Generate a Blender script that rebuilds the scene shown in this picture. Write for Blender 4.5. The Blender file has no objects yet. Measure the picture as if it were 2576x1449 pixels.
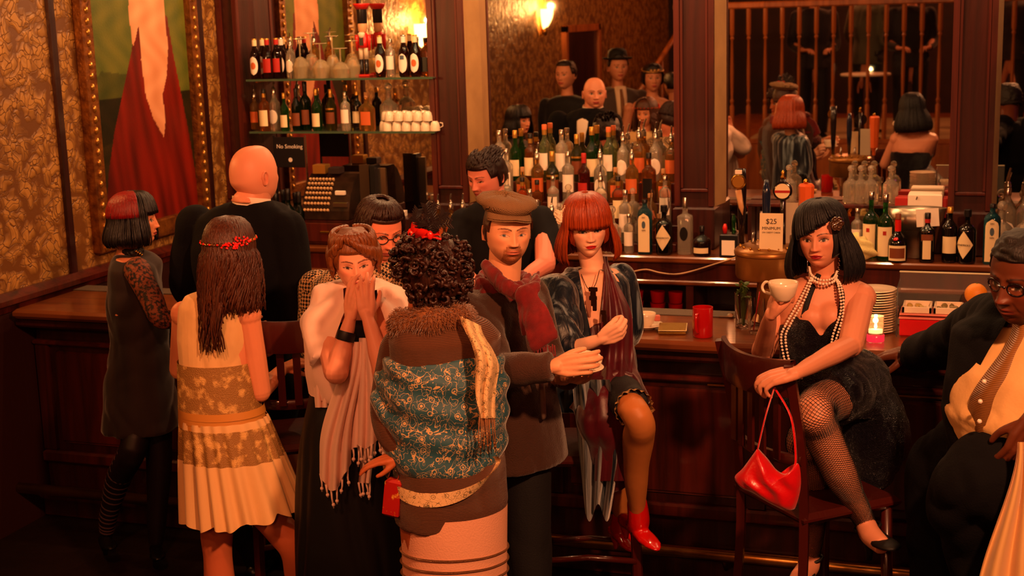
import bpy, math, random
import numpy as np
from mathutils import Vector, Matrix, Euler, Quaternion
random.seed(7); np.random.seed(7)
SC = bpy.context.scene; COL = SC.collection
V = Vector; PI = math.pi
# ---------------------------------------------------------------- camera (solved from the vanishing points)
FPX = 3500.0; CU = 1288.0; CV = 724.5; HC = 2.363
_y = V((1212, -729.5, FPX)).normalized()
_b = FPX * FPX / (729.5 - 1212 * .03)
_u = -V((.03 * _b, _b, FPX)).normalized()          # world up in camera axes (right, down, forward)
_x = _y.cross(_u)
if _x.x < 0: _x = -_x
RW = (_x, _y, _u)
cam_d = bpy.data.cameras.new('camera'); cam = bpy.data.objects.new('camera', cam_d); COL.objects.link(cam)
cam_d.sensor_width = 36; cam_d.lens = 36 * FPX / 2576; cam_d.clip_start = .02
_m = Matrix((( _x.x, -_x.y, -_x.z), (_y.x, -_y.y, -_y.z), (_u.x, -_u.y, -_u.z))).to_4x4()
_m.translation = (0, 0, HC); cam.matrix_world = _m
SC.camera = cam
cam_d.dof.use_dof = True; cam_d.dof.focus_distance = 4.55; cam_d.dof.aperture_fstop = 5.6
def ray(u, v):
    c = V((u - CU, v - CV, FPX)); return V((_x.dot(c), _y.dot(c), _u.dot(c)))
def PY(u, v, Y):
    d = ray(u, v); t = Y / d.y; return V((d.x * t, Y, HC + d.z * t))
def PZ(u, v, Z):
    d = ray(u, v); t = (Z - HC) / d.z; return V((d.x * t, d.y * t, Z))
def PX(u, v, X):
    d = ray(u, v); t = X / d.x; return V((X, d.y * t, HC + d.z * t))
def ppm(p):                                        # pixels per metre at a world point
    q = p - V((0, 0, HC)); return FPX / (_x.z * q.x + _y.z * q.y + _u.z * q.z)
def proj(p):
    q = V(p) - V((0, 0, HC)); c = V((0, 0, 0))
    for i in range(3): c[i] = _x[i] * q.x + _y[i] * q.y + _u[i] * q.z
    return CU + FPX * c.x / c.z, CV + FPX * c.y / c.z
def S(h, a=1.0):
    h = h.lstrip('#'); o = []
    for i in (0, 2, 4):
        c = int(h[i:i+2], 16) / 255; o.append(c / 12.92 if c <= .04045 else ((c + .055) / 1.055) ** 2.4)
    return (*o, a)
# ---------------------------------------------------------------- view and lights
SC.view_settings.view_transform = 'Standard'; SC.view_settings.look = 'None'
SC.view_settings.exposure = 0.25; SC.view_settings.gamma = 1.0; SC.view_settings.use_curve_mapping = False
w = bpy.data.worlds.new('dim_room'); SC.world = w; w.use_nodes = True
w.node_tree.nodes['Background'].inputs[0].default_value = (.10, .02, .05, 1)
w.node_tree.nodes['Background'].inputs[1].default_value = .10
WARM = (1.0, .385, .155); REDW = (1.0, .28, .10)
def lamp(name, loc, power, color=WARM, radius=.06, kind='POINT', target=None, size=None, spread=None, spot=None):
    d = bpy.data.lights.new(name, kind); d.energy = power; d.color = color
    if kind == 'POINT': d.shadow_soft_size = radius
    if kind == 'SPOT':
        d.shadow_soft_size = radius; d.spot_size = math.radians(spot or 60); d.spot_blend = .6
    if kind == 'AREA':
        d.size = size or .4
        if spread: d.spread = spread
    o = bpy.data.objects.new(name, d); COL.objects.link(o); o.location = loc
    if target is not None: o.rotation_euler = (V(target) - V(loc)).to_track_quat('-Z', 'Y').to_euler()
    return o
lamp('ceiling_spot_key', (.9, 1.6, 3.5), 620, WARM, .09, 'SPOT', (-1.0, 4.4, 1.3), spot=62)
lamp('ceiling_spot_left', (-1.6, 1.6, 3.5), 170, REDW, .1, 'SPOT', (-2.1, 4.4, 1.25), spot=46)
lamp('ceiling_lamp_middle', (-.6, 4.4, 3.55), 6, REDW, .12)
for i, (lx, pw) in enumerate(((-3.3, 44), (-2.3, 36), (-1.7, 36), (-.6, 26), (.4, 30))):
    lamp('bar_downlight', (lx, 6.75, 3.1), pw, (1.0, .50, .22), .02)
for i, lx in enumerate((-3.1, -2.35, -1.3, -.35)): lamp('bar_pendant', (lx, 5.65, 3.3), 15, (1.0, .5, .2), .02)
lamp('violet_shadow_fill', (2.6, 3.2, 3.4), 8, (.45, .04, .40), .2)  # added fill without a fixture, tints the shadows violet
lamp('hall_lamp', (-2.6, 1.0, 3.3), 40, WARM, .1)
lamp('mezzanine_lamp', (.4, -1.8, 3.4), 90, REDW, .1)
lamp('mezzanine_lamp', (-1.8, -1.6, 3.4), 60, REDW, .1)
# ---------------------------------------------------------------- materials
MATS = {}
def mat(name, color=(.5, .5, .5, 1), rough=.5, metal=0.0, bump=None, vcol=False, spec=.5, trans=0, ior=1.45, sheen=0, coat=0,
        var=None, emit=None, alpha=None, sss=0):
    """bump=(scale, strength[, kind]); var=(color2, scale[, kind, contrast]) mixes a second colour by a texture"""
    if name in MATS: return MATS[name]
    m = bpy.data.materials.new(name); m.use_nodes = True; MATS[name] = m
    nt = m.node_tree; N = nt.nodes; L = nt.links; p = N['Principled BSDF']
    if isinstance(color, str): color = S(color)
    p.inputs['Base Color'].default_value = color; p.inputs['Roughness'].default_value = rough
    p.inputs['Metallic'].default_value = metal; p.inputs['Specular IOR Level'].default_value = spec
    p.inputs['Transmission Weight'].default_value = trans; p.inputs['IOR'].default_value = ior
    p.inputs['Coat Weight'].default_value = coat; p.inputs['Coat Roughness'].default_value = .1
    if sheen: p.inputs['Sheen Weight'].default_value = sheen; p.inputs['Sheen Roughness'].default_value = .35
    if sss:
        p.inputs['Subsurface Weight'].default_value = sss; p.inputs['Subsurface Radius'].default_value = (.012, .004, .002)
        p.inputs['Subsurface Scale'].default_value = 1.0
    if emit: p.inputs['Emission Color'].default_value = (*emit[0][:3], 1); p.inputs['Emission Strength'].default_value = emit[1]
    if alpha is not None: p.inputs['Alpha'].default_value = alpha
    tc = N.new('ShaderNodeTexCoord')
    def tex(scale, kind):
        if kind in ('grain', 'grainx'):
            mp = N.new('ShaderNodeMapping'); L.new(tc.outputs['Object'], mp.inputs[0])
            mp.inputs['Scale'].default_value = (scale, scale, scale * .07) if kind == 'grain' else (scale * .07, scale, scale)
            t = N.new('ShaderNodeTexNoise'); t.inputs['Scale'].default_value = 1; t.inputs['Detail'].default_value = 6
            t.inputs['Distortion'].default_value = 1.2; L.new(mp.outputs[0], t.inputs['Vector']); return t.outputs[0]
        if kind == 'voronoi':
            t = N.new('ShaderNodeTexVoronoi'); t.inputs['Scale'].default_value = scale; L.new(tc.outputs['Object'], t.inputs['Vector']); return t.outputs[0]
        if kind == 'wave':
            t = N.new('ShaderNodeTexWave'); t.inputs['Scale'].default_value = scale; t.bands_direction = 'Z'
            t.inputs['Distortion'].default_value = .6; L.new(tc.outputs['Object'], t.inputs['Vector']); return t.outputs[1]
        if kind == 'weave':
            t = N.new('ShaderNodeTexChecker'); t.inputs['Scale'].default_value = scale; L.new(tc.outputs['Object'], t.inputs['Vector']); return t.outputs[1]
        t = N.new('ShaderNodeTexNoise'); t.inputs['Scale'].default_value = scale; t.inputs['Detail'].default_value = 5
        L.new(tc.outputs['Object'], t.inputs['Vector']); return t.outputs[0]
    src = None
    if vcol:
        a = N.new('ShaderNodeAttribute'); a.attribute_name = 'Col'; src = a.outputs['Color']
    if var:
        c2, sc_ = var[0], var[1]; kind = var[2] if len(var) > 2 else 'noise'; con = var[3] if len(var) > 3 else .2; mid = var[4] if len(var) > 4 else .5
        if isinstance(c2, str): c2 = S(c2)
        mr = N.new('ShaderNodeMapRange'); mr.inputs[1].default_value = mid - con; mr.inputs[2].default_value = mid + con
        L.new(tex(sc_, kind), mr.inputs[0])
        mx = N.new('ShaderNodeMix'); mx.data_type = 'RGBA'; L.new(mr.outputs[0], mx.inputs[0])
        mx.inputs[6].default_value = color; mx.inputs[7].default_value = c2
        if src: L.new(src, mx.inputs[6])
        src = mx.outputs[2]
    if src: L.new(src, p.inputs['Base Color'])
    if bump:
        b = N.new('ShaderNodeBump'); b.inputs['Strength'].default_value = bump[1]; b.inputs['Distance'].default_value = .01
        L.new(tex(bump[0], bump[2] if len(bump) > 2 else 'noise'), b.inputs['Height']); L.new(b.outputs[0], p.inputs['Normal'])
    return m
# ---------------------------------------------------------------- mesh building
class MB:
    """collects shapes, then links them as ONE mesh object"""
    def __init__(s): s.v = []; s.f = []; s.mi = []; s.c = []; s.cur = 0; s.col = None
    def add(s, vs, fs, col=None, mtx=None):
        n = len(s.v)
        for p in vs:
            q = V(p)
            if mtx is not None: q = mtx @ q
            s.v.append(q)
        cc = col if col is not None else (s.col or (1, 1, 1, 1))
        s.c += [cc] * len(vs)
        for f in fs: s.f.append(tuple(i + n for i in f)); s.mi.append(s.cur)
        return s
    def box(s, x0, x1, y0, y1, z0, z1, col=None, mtx=None, bev=0):
        if bev:
            b = bev; vs = []
            for z, k in ((z0, b), (z0 + b, 0), (z1 - b, 0), (z1, b)):
                vs += [(x0 + k, y0 + k, z), (x1 - k, y0 + k, z), (x1 - k, y1 - k, z), (x0 + k, y1 - k, z)]
            fs = [(3, 2, 1, 0), (12, 13, 14, 15)]
            for r in range(3):
                for i in range(4): a = r * 4 + i; c = r * 4 + (i + 1) % 4; fs.append((a, c, c + 4, a + 4))
            return s.add(vs, fs, col, mtx)
        vs = [(x, y, z) for z in (z0, z1) for y in (y0, y1) for x in (x0, x1)]
        return s.add(vs, [(0, 2, 3, 1), (4, 5, 7, 6), (0, 1, 5, 4), (2, 6, 7, 3), (0, 4, 6, 2), (1, 3, 7, 5)], col, mtx)
    def lathe(s, prof, c=(0, 0, 0), n=16, axis=None, col=None, sq=1.0, closed=True, mtx=None):
        """prof: [(r, z)] ; sq<1 squashes y"""
        vs = []; fs = []
        M = Matrix.Translation(c)
        if axis is not None: M = M @ V((0, 0, 1)).rotation_difference(V(axis)).to_matrix().to_4x4()
        if mtx is not None: M = mtx @ M
        for r, z in prof:
            for i in range(n): a = 2 * PI * i / n; vs.append((r * math.cos(a), r * math.sin(a) * sq, z))
        for k in range(len(prof) - 1):
            for i in range(n): a = k * n + i; b = k * n + (i + 1) % n; fs.append((a, b, b + n, a + n))
        if closed:
            if prof[0][0] > 1e-6: fs.append(tuple(reversed(range(n))))
            if prof[-1][0] > 1e-6: fs.append(tuple(range((len(prof) - 1) * n, len(prof) * n)))
        return s.add(vs, fs, col, M)
    def cyl(s, p0, p1, r, r1=None, n=12, col=None):
        p0 = V(p0); p1 = V(p1); L_ = (p1 - p0).length
        return s.lathe([(r, 0), (r if r1 is None else r1, L_)], p0, n, p1 - p0, col)
    def tube(s, pts, rad, n=8, col=None, cap=True, flat=1.0, closed=False, flatdir=None):
        pts = [V(p) for p in pts]; m = len(pts)
        if not hasattr(rad, '__len__'): rad = [rad] * m
        vs = []; fs = []; up = None
        for i, p in enumerate(pts):
            if closed: t = pts[(i + 1) % m] - pts[i - 1]
            else: t = pts[min(i + 1, m - 1)] - pts[max(i - 1, 0)]
            if t.length < 1e-9: t = V((0, 0, 1))
            t.normalize()
            if up is None:
                up = V((0, 0, 1)) if abs(t.z) < .9 else V((1, 0, 0))
                if flatdir is not None: up = V(flatdir)
            a = t.cross(up)
            if a.length < 1e-6: a = t.orthogonal()
            a.normalize(); b = a.cross(t).normalized(); up = b if flatdir is None else up
            for k in range(n):
                an = 2 * PI * k / n; vs.append(p + a * (math.cos(an) * rad[i]) + b * (math.sin(an) * rad[i] * flat))
        rr = m if closed else m - 1
        for i in range(rr):
            for k in range(n):
                a_ = i * n + k; b_ = i * n + (k + 1) % n; c_ = ((i + 1) % m) * n
                fs.append((a_, b_, c_ + (k + 1) % n, c_ + k))
        if cap and not closed: fs.append(tuple(reversed(range(n)))); fs.append(tuple(range((m - 1) * n, m * n)))
        return s.add(vs, fs, col)
    def ell(s, c, r, rot=None, n=12, m=8, col=None):
        if not hasattr(r, '__len__'): r = (r, r, r)
        vs = [(0, 0, -1)]; fs = []
        for j in range(1, m):
            ph = -PI / 2 + PI * j / m
            for i in range(n): th = 2 * PI * i / n; vs.append((math.cos(ph) * math.cos(th), math.cos(ph) * math.sin(th), math.sin(ph)))
        vs.append((0, 0, 1)); L_ = len(vs) - 1
        for i in range(n):
            fs.append((0, 1 + (i + 1) % n, 1 + i)); fs.append((L_, 1 + (m - 2) * n + i, 1 + (m - 2) * n + (i + 1) % n))
        for j in range(m - 2):
            for i in range(n): a = 1 + j * n + i; b = 1 + j * n + (i + 1) % n; fs.append((a, b, b + n, a + n))
        M = Matrix.Translation(c)
        if rot is not None: M = M @ (rot.to_matrix().to_4x4() if not isinstance(rot, Matrix) else rot.to_4x4())
        M = M @ Matrix.Diagonal((*r, 1))
        return s.add(vs, fs, col, M)
    def grid(s, fn, nu, nv, col=None, closeu=False):
        """fn(i/nu, j/nv)->point (optionally (point, colour))"""
        vs = []; cs = []
        for j in range(nv + 1):
            for i in range(nu if closeu else nu + 1):
                q = fn(i / nu, j / nv)
                if isinstance(q, tuple) and len(q) == 2: vs.append(q[0]); cs.append(q[1])
                else: vs.append(q)
        W = nu if closeu else nu + 1; fs = []
        for j in range(nv):
            for i in range(nu):
                a = j * W + i; b = j * W + (i + 1) % W; fs.append((a, b, b + W, a + W))
        n = len(s.v); s.add(vs, fs, col)
        if cs: s.c[n:] = cs
        return s
    def build(s, name, m, parent=None, smooth=False, vcol=False):
        me = bpy.data.meshes.new(name); me.from_pydata([tuple(q) for q in s.v], [], s.f); me.validate(); me.update()
        for x in (m if isinstance(m, (list, tuple)) else [m]): me.materials.append(x)
        if isinstance(m, (list, tuple)) and len(me.polygons) == len(s.mi): me.polygons.foreach_set('material_index', s.mi)
        if smooth: shade(me, smooth)
        if vcol:
            a = me.attributes.new('Col', 'FLOAT_COLOR', 'POINT')
            a.data.foreach_set('color', np.array([c if len(c) == 4 else (*c, 1) for c in s.c], dtype=np.float32).ravel())
        return link(name, me, parent)
def shade(me, smooth=True):
    me.polygons.foreach_set('use_smooth', [True] * len(me.polygons))
    if smooth is not True: me.set_sharp_from_angle(angle=math.radians(smooth))
def link(name, me, parent=None):
    o = bpy.data.objects.new(name, me); COL.objects.link(o)
    if parent is not None:
        o.parent = parent; o.matrix_parent_inverse = parent.matrix_world.inverted() if False else Matrix.Identity(4)
        if me is not None and parent.get('_w'): pass
    return o
def empty(name, loc=(0, 0, 0), rz=0):
    o = bpy.data.objects.new(name, None); COL.objects.link(o); o.location = loc; o.rotation_euler = (0, 0, rz); o.empty_display_size = .05
    return o
def tag(o, label=None, cat=None, group=None, kind=None):
    if label: o['label'] = label
    if cat: o['category'] = cat
    if group: o['group'] = group
    if kind: o['kind'] = kind
    return o
def struct(o): o['kind'] = 'structure'; return o
def copy_tree(o, parent=None):
    c = o.copy(); COL.objects.link(c)
    if parent is not None: c.parent = parent
    for ch in list(o.children): copy_tree(ch, c)
    return c
def text_mesh(txt, size, depth=.0006, align='CENTER'):
    cu = bpy.data.curves.new('lettering', 'FONT'); cu.body = txt; cu.size = size; cu.align_x = align; cu.align_y = 'CENTER'; cu.extrude = depth
    cu.resolution_u = 3
    o = bpy.data.objects.new('lettering', cu); COL.objects.link(o)
    dg = bpy.context.evaluated_depsgraph_get(); me = bpy.data.meshes.new_from_object(o.evaluated_get(dg))
    bpy.data.objects.remove(o); return me
def text(txt, size, m, loc, parent, rot=(PI / 2, 0, 0), name='lettering'):
    me = text_mesh(txt, size); me.materials.append(m); o = link(name, me, parent); o.location = loc; o.rotation_euler = rot; return o
def smoothstep(a, b, x):
    t = min(1, max(0, (x - a) / (b - a))); return t * t * (3 - 2 * t)
def catmull(pts, n=6):
    pts = [V(p) for p in pts]; out = []
    for i in range(len(pts) - 1):
        p0 = pts[max(i - 1, 0)]; p1 = pts[i]; p2 = pts[i + 1]; p3 = pts[min(i + 2, len(pts) - 1)]
        for k in range(n):
            t = k / n; out.append(.5 * ((2 * p1) + (p2 - p0) * t + (2 * p0 - 5 * p1 + 4 * p2 - p3) * t * t + (3 * p1 - p0 - 3 * p2 + p3) * t ** 3))
    out.append(pts[-1]); return out
def lerpl(vals, n=6):
    out = []
    for i in range(len(vals) - 1):
        for k in range(n):
            t = k / n; t = t * t * (3 - 2 * t); out.append(vals[i] * (1 - t) + vals[i + 1] * t)
    out.append(vals[-1]); return out
SHOES = []; STUFFY = {'tassels', 'scarf_fringe', 'shawl_fringe', 'rivets', 'beading', 'fishnet_stockings', 'tights_stripes', 'gilt_beads', 'herb_sprigs', 'garnish', 'pearl_choker', 'long_pearl_strands', 'dark_feathers'}
# ---------------------------------------------------------------- room shell
def root_off(p):
    while p.parent is not None: p = p.parent
    return p.location.copy()
_build0 = MB.build
def wbuild(s, name, m, parent=None, smooth=False, vcol=False):
    """shapes given in world coordinates; stored relative to the thing's base"""
    if name in ('shoes', 'strap_shoes') and len(SHOES) > 1:      # one object for each shoe
        cs = SHOES[-2:]; SHOES.clear(); out = None
        for k in (0, 1):
            t = MB(); ids = {}
            for f in s.f:
                c = sum((s.v[i] for i in f), V((0, 0, 0))) / len(f)
                if ((c - cs[0]).length <= (c - cs[1]).length) == (k == 0):
                    for i in f:
                        if i not in ids: ids[i] = len(t.v); t.v.append(s.v[i].copy()); t.c.append((1, 1, 1, 1))
                    t.f.append(tuple(ids[i] for i in f)); t.mi.append(0)
            if t.v: out = t.w('shoe', m, parent, smooth)
        return out
    if parent is not None:
        o = root_off(parent); s.v = [q - o for q in s.v]
    ob = _build0(s, name, m, parent, smooth, vcol)
    if name in STUFFY: ob['kind'] = 'stuff'
    return ob
MB.w = wbuild
XL = -4.36; YM = 7.6; ZC = 3.9; ZB = 1.07; YB = 5.26; XR = 3.6
wood_dark = mat('dark_mahogany', '42120a', .38, bump=(26, .25, 'grain'), var=('1e0605', 14, 'grain', .25), coat=.35)
wood_red = mat('red_mahogany', '5e1c0e', .38, bump=(30, .2, 'grain'), var=('260806', 12, 'grain', .22), coat=.4)
wood_top = mat('worn_bar_wood', '8a4a22', .28, bump=(20, .12, 'grainx'), var=('4a2210', 10, 'grainx', .25), coat=.5)
wood_orange = mat('orange_oak', 'c87030', .4, var=('7a3a18', 10, 'grain', .25), coat=.2)
cream_paint = mat('beige_plaster', 'a8804e', .6, var=('8f6a3e', 6))
brass = mat('brass', 'c8963c', .25, 1.0)
glass_clear = mat('clear_glass', (.97, .97, .95, 1), .02, trans=1, ior=1.45)
# wallpaper: gold leaf pattern on brown
def wallpaper():
    m = mat('gold_leaf_wallpaper', '7a4a16', .5); nt = m.node_tree; N = nt.nodes; L = nt.links; p = N['Principled BSDF']
    tc = N.new('ShaderNodeTexCoord'); no = N.new('ShaderNodeTexNoise'); no.inputs['Scale'].default_value = 7; no.inputs['Detail'].default_value = 2
    L.new(tc.outputs['Object'], no.inputs['Vector'])
    mx = N.new('ShaderNodeMixRGB'); mx.inputs[0].default_value = .16; L.new(tc.outputs['Object'], mx.inputs[1]); L.new(no.outputs['Color'], mx.inputs[2])
    vo = N.new('ShaderNodeTexVoronoi'); vo.feature = 'SMOOTH_F1'; vo.inputs['Scale'].default_value = 16; vo.inputs['Smoothness'].default_value = .25; L.new(mx.outputs[0], vo.inputs['Vector'])
    v2 = N.new('ShaderNodeTexVoronoi'); v2.feature = 'DISTANCE_TO_EDGE'; v2.inputs['Scale'].default_value = 30; L.new(mx.outputs[0], v2.inputs['Vector'])
    a = N.new('ShaderNodeMapRange'); a.inputs[1].default_value = .30; a.inputs[2].default_value = .72; a.inputs[3].default_value = 1; a.inputs[4].default_value = 0
    L.new(vo.outputs['Distance'], a.inputs[0])
    b = N.new('ShaderNodeMapRange'); b.inputs[1].default_value = .01; b.inputs[2].default_value = .07; L.new(v2.outputs[0], b.inputs[0])
    mu = N.new('ShaderNodeMath'); mu.operation = 'MULTIPLY'; L.new(a.outputs[0], mu.inputs[0]); L.new(b.outputs[0], mu.inputs[1])
    cm = N.new('ShaderNodeMix'); cm.data_type = 'RGBA'; L.new(mu.outputs[0], cm.inputs[0])
    cm.inputs[6].default_value = S('6a3e12'); cm.inputs[7].default_value = S('b07c38'); L.new(cm.outputs[2], p.inputs['Base Color'])
    bp = N.new('ShaderNodeBump'); bp.inputs['Strength'].default_value = .6; bp.inputs['Distance'].default_value = .01
    L.new(mu.outputs[0], bp.inputs['Height']); L.new(bp.outputs[0], p.inputs['Normal']); return m
paper = wallpaper()
floor_m = mat('dark_plank_floor', '1e0c08', .5, bump=(18, .3, 'grain'), var=('180806', 9, 'grain'))
struct(MB().box(XL - .2, XR + .2, -4.7, YM + .3, -.1, 0).w('floor', floor_m))
struct(MB().box(XL - .2, XR + .2, -4.7, YM + .3, ZC, ZC + .1).w('ceiling', mat('ceiling_plaster', '4a2818', .9)))
struct(MB().box(XL - .15, XL, -4.7, YM + .1, 0, ZC).w('wall_left', paper))
struct(MB().box(XR, XR + .15, -4.7, YM + .1, 0, ZC).w('wall_right', mat('right_wall_paint', '6a3216', .7)))
struct(MB().box(XL, XR, YM + .03, YM + .2, 0, ZC).w('wall_back', wood_dark))
struct(MB().box(XL, XR, -4.7, -4.55, 0, ZC).w('wall_front', mat('rear_wall_paint', '30140a', .7, var=('1c0a06', 3))))
struct(MB().box(XL, XL + .02, -4.5, 7.16, 0, 1.06).w('trim_10', mat('wainscot_wood', '2c0c08', .5, bump=(20, .2, 'grain'))))
YLu = lambda u, v=300: PX(u, v, XL).y
# chair rail and wall mouldings of the left wall
def yz_profile(prof, y0, y1, x=XL):                 # prof [(dx, z)] swept along y
    m = MB(); n = len(prof)
    m.add([(x + a, y0, z) for a, z in prof] + [(x + a, y1, z) for a, z in prof], [(i, (i + 1) % n, n + (i + 1) % n, n + i) for i in range(n)] + [tuple(range(n))[::-1], tuple(range(n, 2 * n))]); return m
struct(yz_profile([(0, 1.05), (.03, 1.05), (.035, 1.08), (.06, 1.09), (.065, 1.115), (.045, 1.125), (.02, 1.14), (0, 1.14)], -4.5, 7.38).w('trim_1', wood_red))
ya, yb = YLu(139), YLu(147)
struct(yz_profile([(0, 1.14), (.02, 1.14), (.02, ZC), (0, ZC)], ya, YLu(153)).w('trim_2', wood_dark))
ps = YLu(520); struct(yz_profile([(0, 1.14), (.02, 1.14), (.02, ZC), (0, ZC)], YLu(500), ps).w('trim_3', wood_dark))
# painting in a beaded gilt frame
pf0, pf1, pf2, pf3 = YLu(205), YLu(232), YLu(478), YLu(497)
pz0 = 1.2; pz1 = 3.5
pt = tag(empty('framed_painting', (XL, (pf0 + pf3) / 2, pz0)), 'large oil painting of a pale figure with red drapery in a beaded gilt frame', 'painting')
gilt = mat('tarnished_gilt', '9a5c20', .4, .55, bump=(60, .4), var=('5a2c10', 25))
def frame_side(y0, y1, z0, z1, name='frame_side'):
    m = MB(); m.box(XL, XL + .05, y0, y1, z0, z1, bev=.008); return m
fs = frame_side(pf0, pf1, pz0, pz1).w('frame_side', gilt, pt)
fs2 = frame_side(pf2, pf3, pz0, pz1).w('frame_side', gilt, pt)
frame_side(pf1, pf2, pz0, pz0 + .1).w('frame_bottom', gilt, pt); frame_side(pf1, pf2, pz1 - .1, pz1).w('frame_top', gilt, pt)
for side, y, pr in ((0, (pf0 + pf1) / 2, fs), (1, (pf2 + pf3) / 2, fs2)):
    m = MB(); z = pz0 + .03
    while z < pz1: m.ell((XL + .052, y, z), (.012, .014, .02), n=6, m=4); z += .055
    m.w('beading', mat('bright_gilt', 'd09a4a', .25, .8), pr, True)
pic = {'leg': [(322, -60), (318, 30), (330, 120), (345, 60), (350, 150), (362, 240), (382, 300), (408, 345), (412, 300), (404, 240), (415, 190), (418, 120), (412, 60), (400, -60)],
       'red': [(338, 60), (322, 150), (300, 250), (282, 340), (268, 440), (262, 560), (300, 620), (380, 590), (470, 560), (500, 540), (488, 440), (470, 330), (452, 240), (430, 130), (415, 40)],
       'dark': [(225, 215), (250, 180), (330, 190), (330, 330), (240, 380)], 'tan': [(330, 640), (380, 600), (470, 556), (520, 540), (520, 600), (440, 620), (380, 640)]}
from mathutils import noise as _nz
def inpoly(p, P):
    x, y = p; c = False; j = len(P) - 1
    for i in range(len(P)):
        if (P[i][1] > y) != (P[j][1] > y) and x < (P[j][0] - P[i][0]) * (y - P[i][1]) / (P[j][1] - P[i][1]) + P[i][0]: c = not c
        j = i
    return c
wp = {k: [(PX(u, v, XL).y, PX(u, v, XL).z) for u, v in P] for k, P in pic.items()}
def paint(a, b):
    y = pf1 + (pf2 - pf1) * a; z = pz0 + .1 + (pz1 - pz0 - .2) * b
    n = .5 + .5 * math.sin(y * 31 + math.sin(z * 17) * 2) * math.sin(z * 23 + y * 9)
    def L_(c1, c2, t): return tuple(c1[i] * (1 - t) + c2[i] * t for i in range(3))
    c = L_(S('4e5a1e')[:3], S('6a6a24')[:3], n)
    if z < 1.98: c = L_(S('161a08')[:3], S('2e240c')[:3], n)
    if inpoly((y, z), wp['dark']): c = L_(c, S('0e1206')[:3], .5)
    if inpoly((y, z), wp['red']):
        fold = .5 + .5 * _nz.noise(V((y * 16 + z * 2, z * 2.2, 3))) * 1.6; c = L_(S('420a05')[:3], S('861a0a')[:3], max(0, min(1, fold)))
    if inpoly((y, z), wp['leg']): c = L_(S('d0885c')[:3], S('e8a478')[:3], n)
    if inpoly((y, z), wp['tan']): c = L_(S('8a4c1a')[:3], S('a86428')[:3], n)
    return (V((XL + .012, y, z)), (*c, 1))
MB().grid(paint, 110, 260).w('canvas', mat('oil_paint', '808080', .35, vcol=True, bump=(90, .15)), pt, vcol=True)
# back wall: mirrors between pilasters
mirror_m = mat('aged_mirror', (.80, .74, .66, 1), .015, 1.0)
def Xu(u, Y, v=300): return PY(u, v, Y).x
bays = [(XL, Xu(1100, YM)), (Xu(1180, YM), Xu(1720, YM)), (Xu(1790, YM), Xu(2420, YM)), (Xu(2500, YM), XR)]
for i, (a, b) in enumerate(bays):
    o = MB().box(a, b, YM, YM + .02, ZB, ZC - .3).w('mirror', mirror_m)
    tag(o, ['mirror bay above the glass shelves beside the papered wall', 'mirror bay behind the tiers of liquor bottles',
            'mirror bay behind the beer taps', 'mirror bay beyond the last pilaster, at the right edge'][i], 'mirror', 'mirrors of the back bar')
def pilaster(n, u0, u1, splay=.03, v=300, side=True, yf=7.4):
    x0 = Xu(u0, yf); x1 = Xu(u1, yf); root = empty('trim_%d' % n, ((x0 + x1) / 2, yf, ZB)); struct(root)
    MB().box(x0, x1, yf, YM, ZB, ZC, bev=.006).w('shaft', wood_dark, root)
    w_ = x1 - x0; f = .2 * w_
    fr = MB(); zb = 1.40
    for a, b, c, d in ((x0 + f * .7, x0 + f, zb, ZC), (x1 - f, x1 - f * .7, zb, ZC), (x0 + f * .7, x1 - f * .7, zb - .02, zb)):
        fr.box(a, b, yf - .016, yf + .002, c, d, bev=.005)
    fr.w('moulding', wood_red, root)
    e = MB()
    for a, b in ((x0 - .006, x0 + .025), (x1 - .025, x1 + .004)): e.box(a, b, yf - .02, yf + .01, zb - .1, ZC, bev=.007)
    e.w('edge_moulding', wood_red, root)
    MB().box(x0 - .012, x1 + .012, yf - .035, YM, ZB, zb - .1, bev=.01).w('plinth', wood_dark, root)
    if side:
        s = MB(); s.add([(x1, yf + .012, zb - .1), (x1 + splay, YM, zb - .1), (x1 + splay, YM, ZC), (x1, yf + .012, ZC)], [(0, 1, 2, 3)])
        s.add([(x1, yf + .012, ZC), (x1 + splay, YM, ZC), (x1 + splay, YM, zb - .1), (x1, yf + .012, zb - .1), (x1 - .01, YM, zb - .1), (x1 - .01, YM, ZC)], [(3, 1 + 0, 4)] if False else [(0, 1, 5), (3, 4, 2)])
        s.w('side_panel', cream_paint, root)
    return root
pilaster(4, 566, 614, side=False); pilaster(5, 1088, 1172); pilaster(6, 1700, 1795); pilaster(7, 2394, 2500)
# sconces on the left wall (seen in the mirrors), a dark door further back
shell_glass = mat('lit_amber_glass', (1, .62, .25, 1), .3, emit=((1.0, .50, .13), 9))
def sconce(u, v, label):
    q = PX(u, v, XL); y = 2 * YM - q.y; z = q.z
    r = tag(empty('wall_sconce', (XL, y, z)), label, 'sconce', 'wall sconces')
    m = MB()
    def sh(a, b):
        th = -PI / 2 + PI * a; rr = .02 + .085 * math.sin(min(1, b * 1.15) * PI / 2) ** .8; fl = 1 + .07 * math.cos(th * 14)
        return V((XL + .03 + rr * math.cos(th) * .9 * fl, y + rr * math.sin(th) * fl, z - .1 + .2 * b))
    m.grid(sh, 28, 8); m.w('glass_shade', shell_glass, r, True)
    MB().lathe([(0, -.05), (.02, -.04), (.03, 0), (.02, .03), (.028, .05)], (XL + .045, y, z - .12), 10).w('finial', brass, r, True)
    MB().box(XL, XL + .02, y - .03, y + .03, z - .16, z + .02, bev=.006).w('backplate', brass, r)
    return (XL + .12, y, z)
s1 = sconce(1045, 92, 'glowing shell sconce seen behind the bottles of the top shelf')
s2 = sconce(1360, 48, 'glowing shell sconce seen in the mirror above the liquor bottles')
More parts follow.
